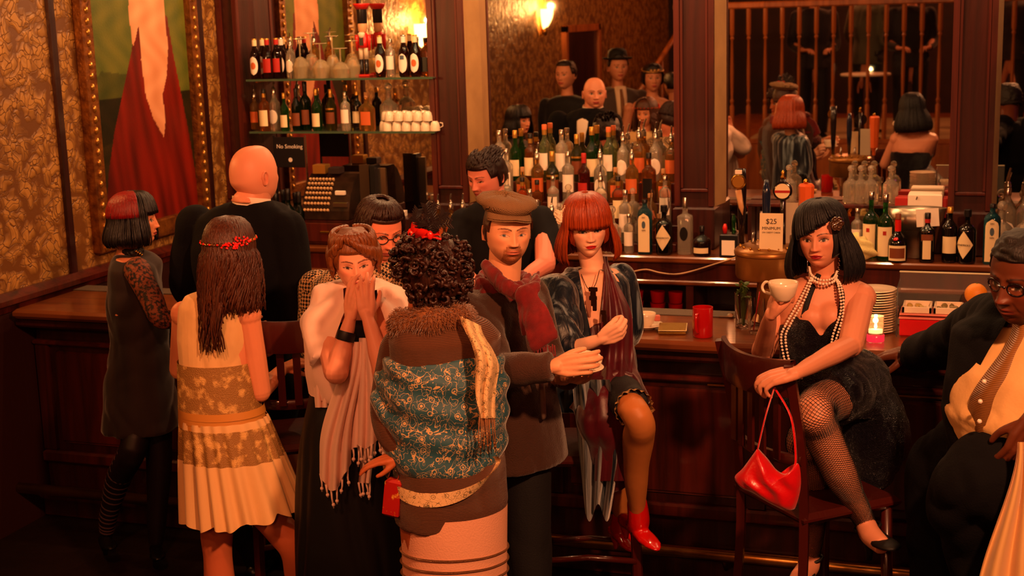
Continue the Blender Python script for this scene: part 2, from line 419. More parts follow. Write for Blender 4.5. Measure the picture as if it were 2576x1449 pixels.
for q, pw in ((s1, 30), (s2, 44)): lamp('sconce_bulb', (q[0] - .01, q[1], q[2] + .125), pw, (1, .42, .12), .018)
dq0, dq1 = 2 * YM - PX(1500, 120, XL).y, 2 * YM - PX(1412, 120, XL).y; dz = PX(1450, 62, XL).z
dr = struct(empty('door_1', (XL, (dq0 + dq1) / 2, 0)))
MB().box(XL, XL + .03, dq0 + .08, dq1 - .08, 0, dz - .08).w('door_leaf', wood_dark, dr)
for a, b, c, d in ((dq0, dq0 + .08, 0, dz), (dq1 - .08, dq1, 0, dz), (dq0, dq1, dz - .08, dz)): MB().box(XL, XL + .06, a, b, c, d, bev=.008).w('door_frame', wood_orange, dr)
# mezzanine behind the camera with a turned balustrade, seen in the mirrors
ZM = .86; YZ = -.26
struct(MB().box(-3.35, XR, -4.55, YZ + .06, 0, ZM).w('trim_8', wood_orange))
struct(MB().box(-2.6, XR - .05, -3.6, -.55, ZM, ZM + .012).w('trim_9', mat('pale_landing', 'b09a74', .6)))
bl = tag(empty('balustrade', (0, YZ, ZM)), 'orange oak balustrade of the mezzanine seen in the mirror', 'railing')
MB().box(-3.35, XR, YZ - .035, YZ + .035, 2.33, 2.40, bev=.012).w('handrail', wood_orange, bl)
MB().box(-3.35, XR, YZ - .03, YZ + .03, ZM, ZM + .05, bev=.008).w('bottom_rail', wood_orange, bl)
prof = [(.024, 0), (.024, .36), (.014, .38), (.023, .42), (.012, .45), (.017, .60), (.019, .75), (.012, 1.08), (.022, 1.10), (.014, 1.12), (.024, 1.15), (.024, 1.43)]
bme = MB().lathe(prof, n=8)._b() if False else None
base = MB().lathe(prof, n=8).build('baluster', wood_orange, bl, 30); x = -3.25; base.location = (x, 0, .05)
while x < XR - .2:
    x += .182; c = base.copy(); COL.objects.link(c); c.location = (x, 0, .05)
# stair rail slanting up behind it
st = tag(empty('stair_rail', (-3.3, -.4, ZM)), 'slanting orange stair rail beside the dark door in the mirror', 'railing')
MB().tube([(-3.75, .2, 1.3), (-3.2, -1.4, 2.6)], .03, 8).w('handrail', wood_orange, st, True)
for k in range(6):
    t = k / 5; MB().tube([(-3.75 + .55 * t, .2 - 1.6 * t, 0.0 + ZM * (t > 0)), (-3.75 + .55 * t, .2 - 1.6 * t, 1.3 + 1.3 * t)], .018, 6).w('baluster', wood_orange, st, True)
# ---------------------------------------------------------------- back bar counter
bb = tag(empty('back_bar_counter', (-1, 7.3, 0)), 'long wooden back bar counter with open niches under the mirrors', 'counter')
MB().box(XL, XR, 7.13, YM, ZB - .035, ZB, bev=.008).w('countertop', wood_top, bb)
MB().box(XL, XR, 7.16, 7.2, ZB - .13, ZB - .035).w('fascia', wood_red, bb)
MB().box(XL, XR, 7.14, 7.19, ZB - .155, ZB - .13, bev=.006).w('rail', wood_top, bb)
MB().box(XL, XR, 7.17, YM, .70, .73).w('shelf', wood_dark, bb)
MB().box(XL, XR, 7.56, YM + .02, 0, ZB - .04).w('back_board', wood_dark, bb)
MB().box(XL, XR, 7.2, YM, 0, .70).w('cupboard_base', wood_dark, bb)
for u in (700, 1000, 1300, 1735, 2080, 2432): x = PY(u, 700, 7.16).x; MB().box(x - .02, x + .02, 7.16, 7.56, .73, ZB - .13).w('divider', wood_red, bb)
# ---------------------------------------------------------------- front bar
fb = tag(empty('bar_counter', (-1, 5.5, 0)), 'long dark wooden bar with panelled front and brown worn top', 'bar')
tp = MB(); tp.box(XL + .066, XR - .01, YB, 5.87, ZB - .045, ZB, bev=.014); tp.w('countertop', wood_top, fb)
MB().box(XL + .07, XR, 5.72, 5.84, ZB - .001, ZB + .004).w('drip_strip', mat('grey_rubber', '5a4a3c', .8, bump=(120, .5, 'wave')), fb)
MB().box(XL + .03, XR - .01, YB + .06, YB + .12, ZB - .10, ZB - .045, bev=.012).w('cornice', wood_dark, fb)
MB().box(XL + .03, XR - .01, YB + .2, 5.80, .02, ZB - .045).w('carcass', wood_dark, fb)
MB().box(XL + .03, XR - .01, YB + .165, YB + .2, .86, .885, bev=.008).w('moulding', wood_red, fb)
MB().box(XL + .03, XR - .01, YB + .165, YB + .2, .27, .33, bev=.01).w('moulding', wood_red, fb)
MB().box(XL + .03, XR - .01, YB + .14, YB + .2, 0, .14, bev=.01).w('kickboard', wood_dark, fb)
x = XL + .07; k = 0
while x < XR - 1.0:
    b = x + .86
    MB().box(x + .07, b - .07, YB + .185, YB + .202, .37, .83, bev=.012).w('front_panel', wood_red, fb)
    MB().box(x - .035, x + .035, YB + .175, YB + .21, .33, .86, bev=.006).w('stile', wood_dark, fb)
    x = b
MB().box(-1.05, .9, YB + .178, YB + .19, .846, .858, bev=.003).w('brass_strip', brass, fb)
fr = tag(empty('foot_rail', (-1, YB, .2)), 'worn brass foot rail along the base of the bar', 'rail')
MB().tube([(XL + .02, YB - .02, .2), (XR - .05, YB - .02, .2)], .026, 14).w('tube', mat('worn_brass', 'e0b060', .28, 1.0, var=('a87838', 8)), fr, True)
for x in (-3.9, -2.9, -1.9, -.95, .05, 1.0): MB().tube([(x, YB - .02, .2), (x, YB + .05, .12), (x, YB + .15, .1)], [.012, .012, .02], 8).w('bracket', brass, fr, True)
# ---------------------------------------------------------------- bottles
NTH = ['first', 'second', 'third', 'fourth', 'fifth', 'sixth', 'seventh', 'eighth', 'ninth', 'tenth', 'eleventh', 'twelfth', 'thirteenth', 'fourteenth', 'fifteenth', 'sixteenth', 'seventeenth']
ORD = ['leftmost'] + [w_ + ' from left' for w_ in NTH[1:]]
def gl(name, c, r=.04): return mat('glass_' + name, S(c), r, trans=.92, ior=1.42, spec=.7)
G = {'amber': gl('amber', 'c8742a'), 'green': gl('green', '2e7a34'), 'dark_green': gl('dark_green', '123a18'), 'brown': gl('brown', '4a1e08'), 'clear': mat('glass_clear_bottle', 'f4ead4', .05, trans=.86, ior=1.45, spec=1.0, coat=.6),
     'gold': gl('gold', 'e0a850'), 'red': gl('red', '9a1c10'), 'blue': gl('blue', '3a8aa0'), 'black': mat('black_bottle_glass', '0c0a0a', .08, spec=.8), 'pale_green': gl('pale_green', 'b8c890'),
     'olive': gl('olive', '6a6a20')}
P_ = {'cream': mat('cream_label', 'f0d8a8', .6), 'white': mat('white_label', 'f8e8d4', .6), 'red': mat('red_label', 'b01c14', .5), 'orange': mat('orange_label', 'd0622c', .5),
      'black': mat('black_cap', '120e0e', .35), 'goldf': mat('gold_foil', 'd8a24a', .3, .8), 'brownl': mat('brown_label', '7a3c1c', .5), 'silver': mat('silver_metal', 'c8c0b4', .2, 1.0),
      'cork': mat('cork', 'b07a4a', .8), 'blueg': mat('slate_label_print', '4a5a66', .5), 'dark': mat('dark_label', '2a1a1a', .5), 'wax': mat('red_wax', 'd01810', .3, coat=.5)}
ink = mat('dark_ink', '2a1a10', .7)
def sqlathe(m, prof, n=20, p=2.0, sy=1.0):
    vs = []; fs = []
    for r, z in prof:
        for i in range(n):
            a = 2 * PI * (i + .5) / n; c, s_ = math.cos(a), math.sin(a); pp = p if r > .02 else 2
            k = (abs(c) ** pp + abs(s_) ** pp) ** (-1 / pp); vs.append((r * k * c, r * k * s_ * (sy if r > .02 else 1), z))
    for k in range(len(prof) - 1):
        for i in range(n): a = k * n + i; b = k * n + (i + 1) % n; fs.append((a, b, b + n, a + n))
    fs.append(tuple(reversed(range(n)))); fs.append(tuple(range((len(prof) - 1) * n, len(prof) * n))); m.add(vs, fs)
def label_patch(m, prof_r, z0, z1, half, p=2.0, sy=1.0, diamond=False, oval=False, n=14, arch=False):
    """a paper label wrapped on the -y side"""
    def fn(a, b):
        t = (a * 2 - 1); zz = z0 + (z1 - z0) * b; hw = half; bb = b * 2 - 1
        if diamond: hw = half * (1 - abs(bb)) + .0
        if oval: hw = half * math.sqrt(max(0, 1 - bb * bb))
        if arch and b > .8: hw = half * math.sqrt(max(0, 1 - ((b - .8) / .2) ** 2))
        an = -PI / 2 + t * hw; c, s_ = math.cos(an), math.sin(an); k = (abs(c) ** p + abs(s_) ** p) ** (-1 / p)
        return V(((prof_r + .0012) * k * c, (prof_r + .0012) * k * s_ * sy - .0003, zz))
    m.grid(fn, n, 12 if (diamond or oval or arch) else 2)
BT = {}
def bottle_type(key, glass, H=.30, r=.037, body=.62, sh=.74, neck=.013, p=2.0, sy=1.0, cap='black', capr=.015, caph=.03, labels=(), pourer=False, foil=None, ball=0):
    root = empty('bottle', (0, 0, -50)); m = MB()
    hb = H * body; hs = H * sh
    sqlathe(m, [(r * .86, 0), (r * .98, .006), (r, .015), (r, hb), (r * .93, hb + (hs - hb) * .35), (r * .6, hb + (hs - hb) * .75), (neck * 1.15, hs), (neck, hs + .01), (neck, H - caph), (neck * 1.1, H - caph + .002)], 20, p, sy)
    m.build('glass_body', G[glass], root, 40 if not ball else False)
    c = MB()
    if ball: c.ell((0, 0, H - .005), ball, n=12, m=8); c.lathe([(neck * .8, H - caph - .005), (neck * .8, H - ball)], n=10)
    else: c.lathe([(capr, H - caph), (capr, H - .002), (capr * .9, H)], n=14)
    c.build('stopper' if ball else 'cap', P_[cap] if not ball else G['clear'], root, 40)
    if pourer:
        q = MB(); q.lathe([(.012, H), (.014, H + .006), (.007, H + .012), (.006, H + .03)], n=10); q.tube([(0, 0, H + .025), (.004, -.006, H + .045), (.010, -.016, H + .065)], [.0055, .005, .0045], 8)
        q.build('pourer', P_['silver'], root, 50)
    if foil:
        f = MB(); f.lathe([(neck + .0012, H * foil[1]), (neck + .0012, H - caph)], n=14, closed=False); f.build('neck_foil', P_[foil[0]], root, True)
    for lb in labels:
        q = MB(); label_patch(q, r * lb.get('k', 1), H * lb['z0'], H * lb['z1'], lb.get('half', 1.0), p, sy, lb.get('diamond', False), lb.get('oval', False), arch=lb.get('arch', False))
        q.build(lb.get('name', 'paper_label'), P_[lb['m']], root, True)
    BT[key] = root; return root
bottle_type('whisky', 'amber', .29, .038, labels=[dict(z0=.12, z1=.5, m='cream')], foil=('goldf', .8))
bottle_type('green_wine', 'green', .31, .036, .55, .72, labels=[dict(z0=.1, z1=.42, m='cream')], foil=('goldf', .85), cap='goldf')
bottle_type('dark_wine', 'dark_green', .31, .037, .58, .72, labels=[dict(z0=.12, z1=.42, m='brownl')], foil=('black', .8))
bottle_type('clear_gin', 'clear', .30, .037, .66, .76, labels=[dict(z0=.2, z1=.55, m='white')], cap='silver')
bottle_type('square_bourbon', 'amber', .27, .036, .62, .74, p=4.5, labels=[dict(z0=.12, z1=.5, m='black', half=.62)], cap='black')
bottle_type('red_cordial', 'red', .29, .036, .6, .75, labels=[dict(z0=.15, z1=.4, m='red')], cap='red', foil=('red', .8))
bottle_type('pourer_rum', 'gold', .27, .037, .62, .78, labels=[dict(z0=.2, z1=.5, m='orange')], cap='silver', pourer=True)
bottle_type('pourer_clear', 'clear', .27, .037, .6, .78, labels=[dict(z0=.15, z1=.5, m='white', oval=True, half=.9)], cap='silver', pourer=True)
bottle_type('flask', 'gold', .22, .05, .55, .72, p=2.4, sy=.55, labels=[dict(z0=.15, z1=.5, m='orange', half=.6)], cap='cork', capr=.014)
bottle_type('tall_green', 'pale_green', .33, .034, .6, .75, labels=[dict(z0=.2, z1=.5, m='white')], cap='orange', foil=('goldf', .82))
bottle_type('squat_decanter', 'clear', .21, .045, .5, .68, labels=[], ball=.02)
bottle_type('black_rum', 'black', .28, .037, .62, .76, labels=[dict(z0=.18, z1=.48, m='cream')], cap='goldf')
bottle_type('copper_liqueur', 'olive', .28, .038, .55, .74, labels=[dict(z0=.16, z1=.44, m='brownl'), dict(z0=.5, z1=.54, m='goldf', name='label_band')], cap='goldf', foil=('goldf', .8))
bottle_type('beer_red', 'brown', .235, .030, .55, .78, labels=[dict(z0=.16, z1=.5, m='red')], cap='goldf', capr=.014, caph=.008, foil=('red', .84))
bottle_type('beer_oval', 'brown', .235, .030, .55, .78, labels=[dict(z0=.1, z1=.56, m='white', oval=True, half=.95), dict(z0=.24, z1=.42, m='orange', oval=True, half=.5, k=1.03, name='label_emblem')], cap='goldf', capr=.014, caph=.008, foil=('cream', .82))
bottle_type('beer_blue', 'brown', .235, .030, .55, .78, labels=[dict(z0=.1, z1=.56, m='white', oval=True, half=.95), dict(z0=.42, z1=.52, m='blueg', half=.4, k=1.03, name='label_emblem')], cap='silver', capr=.014, caph=.008, foil=('white', .82))
bottle_type('blue_gin', 'blue', .30, .040, .74, .86, p=3.6, sy=.8, labels=[dict(z0=.05, z1=.76, m='cream', half=.72, arch=True), dict(z0=.48, z1=.62, m='blueg', half=.24, k=1.03, oval=True, name='label_emblem')], cap='black', caph=.02)
bottle_type('diamond_gin', 'black', .27, .045, .60, .74, labels=[dict(z0=.1, z1=.62, m='cream', half=1.05, diamond=True)], cap='black', capr=.019, caph=.035)
bottle_type('green_gin', 'green', .34, .041, .58, .70, labels=[dict(z0=.08, z1=.52, m='cream', half=.95), dict(z0=.4, z1=.46, m='red', half=.2, k=1.03, name='label_emblem')], cap='silver', foil=('dark', .88), pourer=False)
bottle_type('ribboned_cognac', 'black', .25, .050, .38, .62, neck=.015, labels=[dict(z0=.05, z1=.36, m='cream', half=.95), dict(z0=.1, z1=.31, m='brownl', half=.8, k=1.02, name='label_panel')], cap='brownl', foil=('wax', .64))
bottle_type('slim_label_liqueur', 'black', .25, .037, .62, .74, p=3, labels=[dict(z0=.08, z1=.46, m='cream', half=.5), dict(z0=.46, z1=.58, m='brownl', half=.7, k=1.01, name='label_band')], cap='black', foil=('red', .8))
bottle_type('frosted_square', 'clear', .31, .040, .66, .72, p=5, labels=[dict(z0=.25, z1=.5, m='black', half=.5, oval=True)], cap='silver', capr=.012, caph=.06, neck=.014)
bottle_type('jug_liqueur', 'brown', .16, .048, .45, .7, neck=.012, labels=[dict(z0=.12, z1=.3, m='cream', half=.9)], cap='black', capr=.014)
_c = [r for r in BT.values()]
DESC = {'whisky': 'amber whisky bottle with cream label', 'green_wine': 'green bottle with cream label and gold cap', 'dark_wine': 'dark green wine bottle', 'clear_gin': 'clear spirit bottle with white label and silver cap',
        'square_bourbon': 'square amber bottle with black label', 'red_cordial': 'red cordial bottle with red neck', 'pourer_rum': 'golden bottle with metal pourer', 'pourer_clear': 'clear bottle with metal pourer',
        'flask': 'flat flask bottle with orange label', 'tall_green': 'tall pale bottle with red neck foil', 'squat_decanter': 'squat clear decanter with ball stopper', 'black_rum': 'black bottle with cream label',
        'copper_liqueur': 'olive glass bottle with brown label and gold foil', 'beer_red': 'brown beer bottle with red label', 'beer_oval': 'brown beer bottle with white oval label', 'beer_blue': 'brown beer bottle with white and slate oval label'}
used_types = set()
def put(key, p, label, group=None, s=1.0, rz=0, cat='bottle'):
    if key in used_types: r = copy_tree(BT[key])
    else: r = BT[key]; used_types.add(key)
    r.location = p; r.scale = (s, s, s); r.rotation_euler = (0, 0, rz); r['label'] = label; r['category'] = cat
    if 'group' in r: del r['group']
    if group: r['group'] = group
    return r
# stepped stand and its four rows in the middle bay
stx0, stx1 = PY(1205, 400, 7.4).x, PY(1712, 400, 7.4).x
sd = tag(empty('bottle_riser', ((stx0 + stx1) / 2, 7.4, ZB)), 'stepped wooden riser holding the rows of liquor bottles', 'riser')
ROWS = [(7.545, 1.415), (7.465, 1.31), (7.385, 1.205), (7.305, 1.115)]
for (y, z) in ROWS: MB().box(stx0, stx1, y - .04, y + .04, ZB + .001, z - .001, bev=.004).w('step', wood_red, sd)
keys = ['clear_gin', 'green_wine', 'whisky', 'tall_green', 'clear_gin', 'copper_liqueur', 'green_wine', 'tall_green', 'pourer_clear', 'pourer_rum', 'pourer_clear', 'pourer_rum', 'squat_decanter',
        'whisky', 'clear_gin', 'flask', 'pourer_rum', 'copper_liqueur', 'clear_gin', 'red_cordial', 'pourer_clear', 'flask', 'pourer_rum', 'square_bourbon', 'flask', 'squat_decanter',
        'green_wine', 'clear_gin', 'whisky', 'square_bourbon', 'clear_gin', 'squat_decanter', 'flask', 'pourer_clear', 'whisky', 'squat_decanter', 'flask', 'clear_gin', 'black_rum',
        'squat_decanter', 'clear_gin', 'black_rum', 'clear_gin', 'flask', 'squat_decanter', 'whisky', 'clear_gin', 'flask', 'clear_gin', 'squat_decanter', 'flask', 'clear_gin']
rn = ['back row', 'second row', 'third row', 'front row']; n = 0
for ri, (y, z) in enumerate(ROWS):
    cnt = 12; x0 = stx0 + .05; x1 = stx1 - .05
    for i in range(cnt):
        k = keys[(ri * 13 + i) % len(keys)]; sc_ = random.uniform(.92, 1.04) * (1.0 if ri < 2 else .93)
        if k == 'flask': sc_ *= .86
        x = x0 + (x1 - x0) * (i + (.0 if ri % 2 else .3)) / (cnt - .4); if_ = ORD[i]
        put(k, (x + random.uniform(-.006, .006), y, z), '%s, %s, %s of riser' % (DESC[k], if_, rn[ri]), 'liquor bottles on the riser', sc_, random.uniform(-.3, .3)); n += 1
# front of the middle bay, on the counter itself
row = [(1305, 'clear_gin', .85), (1352, 'clear_gin', .95), (1390, 'pourer_clear', .9), (1540, 'squat_decanter', 1.15), (1582, 'clear_gin', .72)]
fd = ['clear bottle with white label just right of the cap, standing low on the back counter', 'clear bottle with white label between the cap and the red hair', 'clear bottle with pourer beside the white hair flower',
      'round clear decanter just right of the red hair', 'low clear bottle beside the blue gin bottle']
for (u, k, sc_), d in zip(row, fd): put(k, PY(u, 640, 7.205) * 1.0 if False else V((PY(u, 600, 7.205).x, 7.205, ZB)), d, None, sc_)
def onc(u, y=7.20): return V((PY(u, 620, y).x, y, ZB))
bg = put('blue_gin', onc(1623), 'pale blue gin bottle with an arched cream label, left of the diamond-labelled bottle', None, .98)
text('DRY', .010, ink, (0, -.0345, .205), bg); text('GIN', .012, ink, (0, -.0345, .135), bg)
dg_ = put('diamond_gin', onc(1671), 'black apothecary bottle with a cream diamond label beside the pale blue gin bottle', None, .98)
text("HENDRICK'S", .0125, ink, (0, -.0475, .097), dg_)
put('frosted_square', onc(1724, 7.23), 'clear square bottle with tall silver stopper and round dark seal', None, .98)
jl = put('jug_liqueur', onc(1766, 7.19), 'squat dark jug bottle with glints on its shoulder, left of the taps', None, 1.0)
# tall carafes standing behind them
def goblet(name, p, h, r, label, m=glass_clear, stem=.0, group=None, cat='glass', flip=False, parts=True):
    r0 = tag(empty(name, p), label, cat, group); q = MB()
    if stem:
        pr = [(r * .8, 0), (r * .8, .003), (.005, .008), (.004, stem), (r * .55, stem + .012), (r, stem + (h - stem) * .45), (r * .82, h), (r * .79, h), (r * .95, stem + (h - stem) * .45), (r * .5, stem + .018), (.001, stem + .014)]
    else: pr = [(r * .8, 0), (r * .84, .004), (r, h), (r * .96, h), (r * .8, .012), (.001, .010)]
    if flip: pr = [(a, h - b) for a, b in pr][::-1]
    q.lathe(pr, n=20, closed=False); q.build('bowl', m, r0, 50 if not flip else False); return r0
goblet('carafe', onc(1660, 7.27) + V((0, 0, .12)), .22, .055, 'tall clear carafe standing behind the diamond-labelled bottle', stem=.05, cat='carafe')
goblet('wine_glass', onc(1612, 7.27) + V((0, 0, .10)), .17, .05, 'round clear wine glass behind the pale blue gin bottle', stem=.06)
MB().box(onc(1590).x, onc(1700).x, 7.23, 7.262, ZB + .001, ZB + .002).v
bx = MB().box(PY(1585, 600, 7.27).x, PY(1695, 600, 7.27).x, 7.235, 7.262, ZB + .0005, ZB + .0995, bev=.004)
# (a low ledge of the riser carries the carafes)
MB().box(PY(1585, 600, 7.27).x, PY(1695, 600, 7.27).x, 7.24, 7.262, ZB + .0005, ZB + .045, bev=.004).w('ledge', wood_red, sd)
crystal = mat('cut_crystal', 'fff0c8', .05, trans=.84, ior=1.5, spec=1.0, coat=1.0)
# ---------------------------------------------------------------- left bay: two glass shelves
z1 = PY(860, 197, 7.33).z; z2 = PY(860, 331, 7.33).z
shx0, shx1 = PY(622, 250, 7.33).x, PY(1090, 250, 7.33).x
edge_green = mat('shelf_edge_glass', '6a8a6a', .08, trans=.6)
for z, d in ((z1, 'upper glass shelf across the left mirror bay'), (z2, 'lower glass shelf across the left mirror bay')):
    s_ = tag(empty('glass_shelf', ((shx0 + shx1) / 2, 7.45, z)), d, 'shelf')
    MB().box(shx0, shx1, 7.335, 7.59, z - .010, z, bev=.002).w('pane', gl('shelf', 'c8d8c0'), s_)
    MB().box(shx0, shx1, 7.328, 7.334, z - .011, z + .001).w('edge', edge_green, s_)
    q = MB()
    for x in (shx0 + .03, (shx0 + shx1) / 2, shx1 - .03): q.box(x - .006, x + .006, 7.40, 7.595, z - .022, z - .011)
    q.w('bracket', brass, s_)
def onsh(u, z, y=7.38): return V((PY(u, 260, y).x, y, z + .0005))
up = [(649, 'beer_oval', 7.38, 'with oval label at the left end of the upper shelf'), (680, 'beer_red', 7.38, 'with red label, second on the upper shelf'), (703, 'beer_red', 7.42, 'with red label, third on the upper shelf'),
      (962, 'beer_oval', 7.38, 'with oval label just right of the toy soldier'), (1021, 'beer_blue', 7.38, 'with slate and white label, near the upper shelf end'), (1050, 'beer_oval', 7.40, 'with oval label before the lit sconce'), (668, 'beer_oval', 7.47, 'behind the left end of the upper shelf'), (715, 'beer_blue', 7.48, 'behind the first beers of the upper shelf')]
for u, k, y, d in up: put(k, onsh(u, z1, y), 'brown beer bottle ' + d, 'beer bottles on the upper shelf', 1.0)
put('clear_gin', onsh(988, z1, 7.40), 'clear bottle with amber spirit between beer bottles on the upper shelf', None, .72)
put('square_bourbon', onsh(1076, z1, 7.44), 'amber bottle at the right end of the upper shelf', None, .8)
put('pourer_clear', onsh(738, z1, 7.45), 'clear pourer bottle behind glasses, left part of upper shelf', None, .78)
put('pourer_rum', onsh(798, z1, 7.5), 'golden bottle with slanted pourer standing behind upturned glasses', None, .85)
def upturned(u, z, y, h, r, label, grp):
    return goblet('stem_glass', onsh(u, z, y), h, r, label, m=crystal, stem=h * .45, group=grp, flip=True)
gx = [(762, 7.395, .23, .050), (790, 7.47, .26, .048), (812, 7.385, .20, .052), (843, 7.47, .24, .048), (862, 7.385, .17, .054), (893, 7.46, .21, .046)]
for i, (u, y, h, r) in enumerate(gx): upturned(u, z1, y, h, r, 'clear stemmed glass upside down, %s of six on the upper shelf' % ORD[i], 'upturned glasses on the upper shelf')
lo = [(664, 'whisky', 7.38, .85, 'bottle with round orange label at the left end'), (690, 'pourer_clear', 7.45, .9, 'clear pourer bottle, left part'), (714, 'green_wine', 7.38, .72, 'green bottle with square cream label'), (745, 'dark_wine', 7.40, .8, 'dark wine bottle right of the green one'),
      (768, 'dark_wine', 7.44, .92, 'tall dark green bottle, left of centre'), (795, 'green_wine', 7.40, .78, 'green bottle near the centre'), (832, 'copper_liqueur', 7.44, .85, 'olive bottle near the centre'), (868, 'clear_gin', 7.38, .75, 'clear bottle with arched white label'),
      (898, 'black_rum', 7.46, .8, 'black bottle behind the red-labelled one'), (922, 'flask', 7.39, 1.0, 'broad bottle with wide red label'), (978, 'squat_decanter', 7.47, 1.2, 'broad-shouldered decanter behind the white cups'), (640, 'pourer_rum', 7.48, .8, 'golden pourer bottle in the far left corner')]
for u, k, y, sc_, d in lo: put(k, onsh(u, z2, y), d + (' on the lower shelf' if 'shelf' not in d else ''), None, sc_)
china = mat('white_china', 'ecd8bc', .22, coat=.5)
# espresso cups upside down, two layers
def cupmesh(r=.029, h=.055):
    m = MB(); m.lathe([(r * .62, h), (r * .62, h - .003), (r * .55, h - .003)][::-1] + [], n=18) if False else None
    m.lathe([(r * .9, 0), (r, 0), (r * .98, h * .45), (r * .78, h * .85), (r * .55, h * .94), (r * .5, h), (r * .44, h), (r * .44, h * .95), (.001, h * .95)], n=18, closed=False); return m
first = None; ci = 0
for lay in range(2):
    for rw in range(2):
        for i in range(6):
            u = 972 + i * 24 + (6 if lay == 1 else 0) - (8 if rw else 0)
            if u > 1092 or (lay == 1 and i > 4 and rw): continue
            p = onsh(u, z2 + lay * .0565, 7.375 + rw * .062)
            if first is None:
                first = tag(empty('espresso_cup', p), '', 'cup', 'white cups on the lower shelf'); cupmesh().build('cup_body', china, first, 40)
                q = MB(); q.tube([(0, -.028, .045), (0, -.043, .042), (0, -.045, .025), (0, -.028, .016)], .0035, 6); q.build('handle', china, first, True).rotation_euler = (0, 0, 2.2); c = first
            else: c = copy_tree(first); c.location = p
            c.rotation_euler = (0, 0, random.uniform(-.6, .6))
            c['label'] = 'white espresso cup upside down, %s, %s layer, %s row' % (ORD[i], ['bottom', 'top'][lay], ['front', 'rear'][rw])
# toy soldier (wooden nutcracker shape with tall red-topped hat)
ts = tag(empty('toy_soldier', onsh(921, z1, 7.49)), 'wooden toy soldier with a tall flared red hat on the upper shelf', 'figurine')
TM = [mat('soldier_black', '120c0c', .35, coat=.4), mat('soldier_red', 'c81a12', .35, coat=.4), mat('soldier_white', 'e8d0b0', .4), mat('soldier_skin', 'd09868', .4)]
o = ts.location; q = MB(); q.box(-.045, .045, -.035, .035, 0, .014, bev=.003); q.build('base', TM[1], ts)
for sx in (-1, 1):
    MB().lathe([(.011, .014), (.013, .03), (.012, .10)], (sx * .016, 0, 0), 12).build('leg', TM[0], ts, True)
    MB().lathe([(.013, .10), (.014, .16), (.013, .17)], (sx * .016, 0, 0), 12).build('trouser', TM[2], ts, True)
    MB().lathe([(.008, .15), (.010, .2), (.012, .24)], (sx * .038, 0, 0), 10).build('arm', TM[1], ts, True)
MB().lathe([(.03, .165), (.026, .19), (.03, .245), (.018, .252)], (0, 0, 0), 16, sq=.8).build('coat', TM[1], ts, True)
MB().box(-.012, .012, -.027, -.022, .18, .24).build('vest', TM[0], ts)
MB().lathe([(.018, .25), (.026, .262), (.027, .30), (.022, .312)], (0, 0, 0), 16).build('head', TM[3], ts, True)
q = MB(); q.lathe([(.014, .255), (.022, .248), (.016, .225), (.005, .218)], (0, -.016, 0), 10); q.build('beard', TM[2], ts, True)
MB().lathe([(.027, .305), (.029, .31), (.030, .385), (.036, .39)], (0, 0, 0), 16).build('hat', TM[0], ts, 40)
MB().lathe([(.034, .385), (.048, .41), (.050, .418), (.030, .415)], (0, 0, 0), 18).build('hat_crown', TM[1], ts, True)
# items below the shelves
def root_at(name, u, v, y, label, cat, z=ZB, group=None): return tag(empty(name, V((PY(u, v, y).x, y, z))), label, cat, group)
sg = root_at('no_smoking_sign', 732, 400, 7.30, 'black No Smoking sign with white lettering above the wine bottles', 'sign')
blk = mat('sign_black', '0a0a10', .4); wht = mat('sign_white', 'e8d8c8', .5, emit=None)
zt = PY(732, 345, 7.3).z - ZB; zb_ = PY(732, 421, 7.3).z - ZB
MB().box(-.10, .095, -.006, .006, zb_, zt, bev=.002).build('board', blk, sg); MB().box(.095, .103, -.008, .008, 0.0, zt + .01).build('upright', P_['silver'], sg); MB().box(-.108, -.10, -.008, .008, 0.0, zt + .01).build('upright', blk, sg)
text('No Smoking', .034, wht, (-.002, -.0068, zt - .055), sg)
q = MB(); q.lathe([(.010, 0), (.013, 0), (.013, .001), (.010, .001)], (0, -.0066, zb_ + .045), 16, axis=(0, -1, 0)); q.box(-.012, .012, -.0075, -.0062, zb_ + .0435, zb_ + .0465); q.build('emblem', wht, sg)
cr = root_at('cash_register', 840, 480, 7.32, 'old dark cash register with rows of round keys and a wooden drawer', 'cash register')
regm = mat('register_metal', '3a2418', .35, .4, var=('1a0c08', 20)); keym = mat('register_key', 'c8a070', .4)
MB().box(-.15, .15, -.13, .13, 0, .15, bev=.01).build('drawer_case', wood_dark, cr)
dw = MB().box(-.135, .135, -.138, -.13, .02, .13, bev=.004).build('drawer', wood_red, cr); MB().box(-.03, .03, -.15, -.138, .07, .085, bev=.004).build('drawer_pull', brass, dw)
q = MB(); pr = [(-.13, .15), (-.125, .20), (-.09, .29), (-.04, .36), (.02, .40), (.12, .40), (.13, .15)]
q.add([(-.15, a, b) for a, b in pr] + [(.15, a, b) for a, b in pr], [tuple(range(7))[::-1], tuple(range(7, 14))] + [(i, (i + 1) % 7, 7 + (i + 1) % 7, 7 + i) for i in range(7)]); q.build('cabinet', regm, cr)
kb = None
for i in range(8):
    for j in range(7):
        t = j / 6; y = -.128 + .09 * t ** 1.2; z = .20 + .165 * t ** .85; x = -.125 + i * .021
        if kb is None: kb = MB().lathe([(.006, 0), (.0085, .008), (.0085, .016), (.006, .018)], n=10).build('key', keym, cr, 40); c = kb
        else: c = kb.copy(); COL.objects.link(c)
        c.location = (x, y, z); c.rotation_euler = (1.0 - .4 * t, 0, 0)
MB().box(.05, .14, -.125, -.10, .22, .25, bev=.003).build('ledge', P_['silver'], cr); MB().box(.06, .12, -.11, -.09, .29, .315, bev=.003).build('display_window', P_['white'], cr)
MB().box(-.12, -.04, -.02, .05, .40, .455, bev=.004).build('sign_flag', P_['goldf'], cr); MB().box(-.02, .05, -.02, .05, .40, .44, bev=.004).build('sign_flag', P_['dark'], cr)
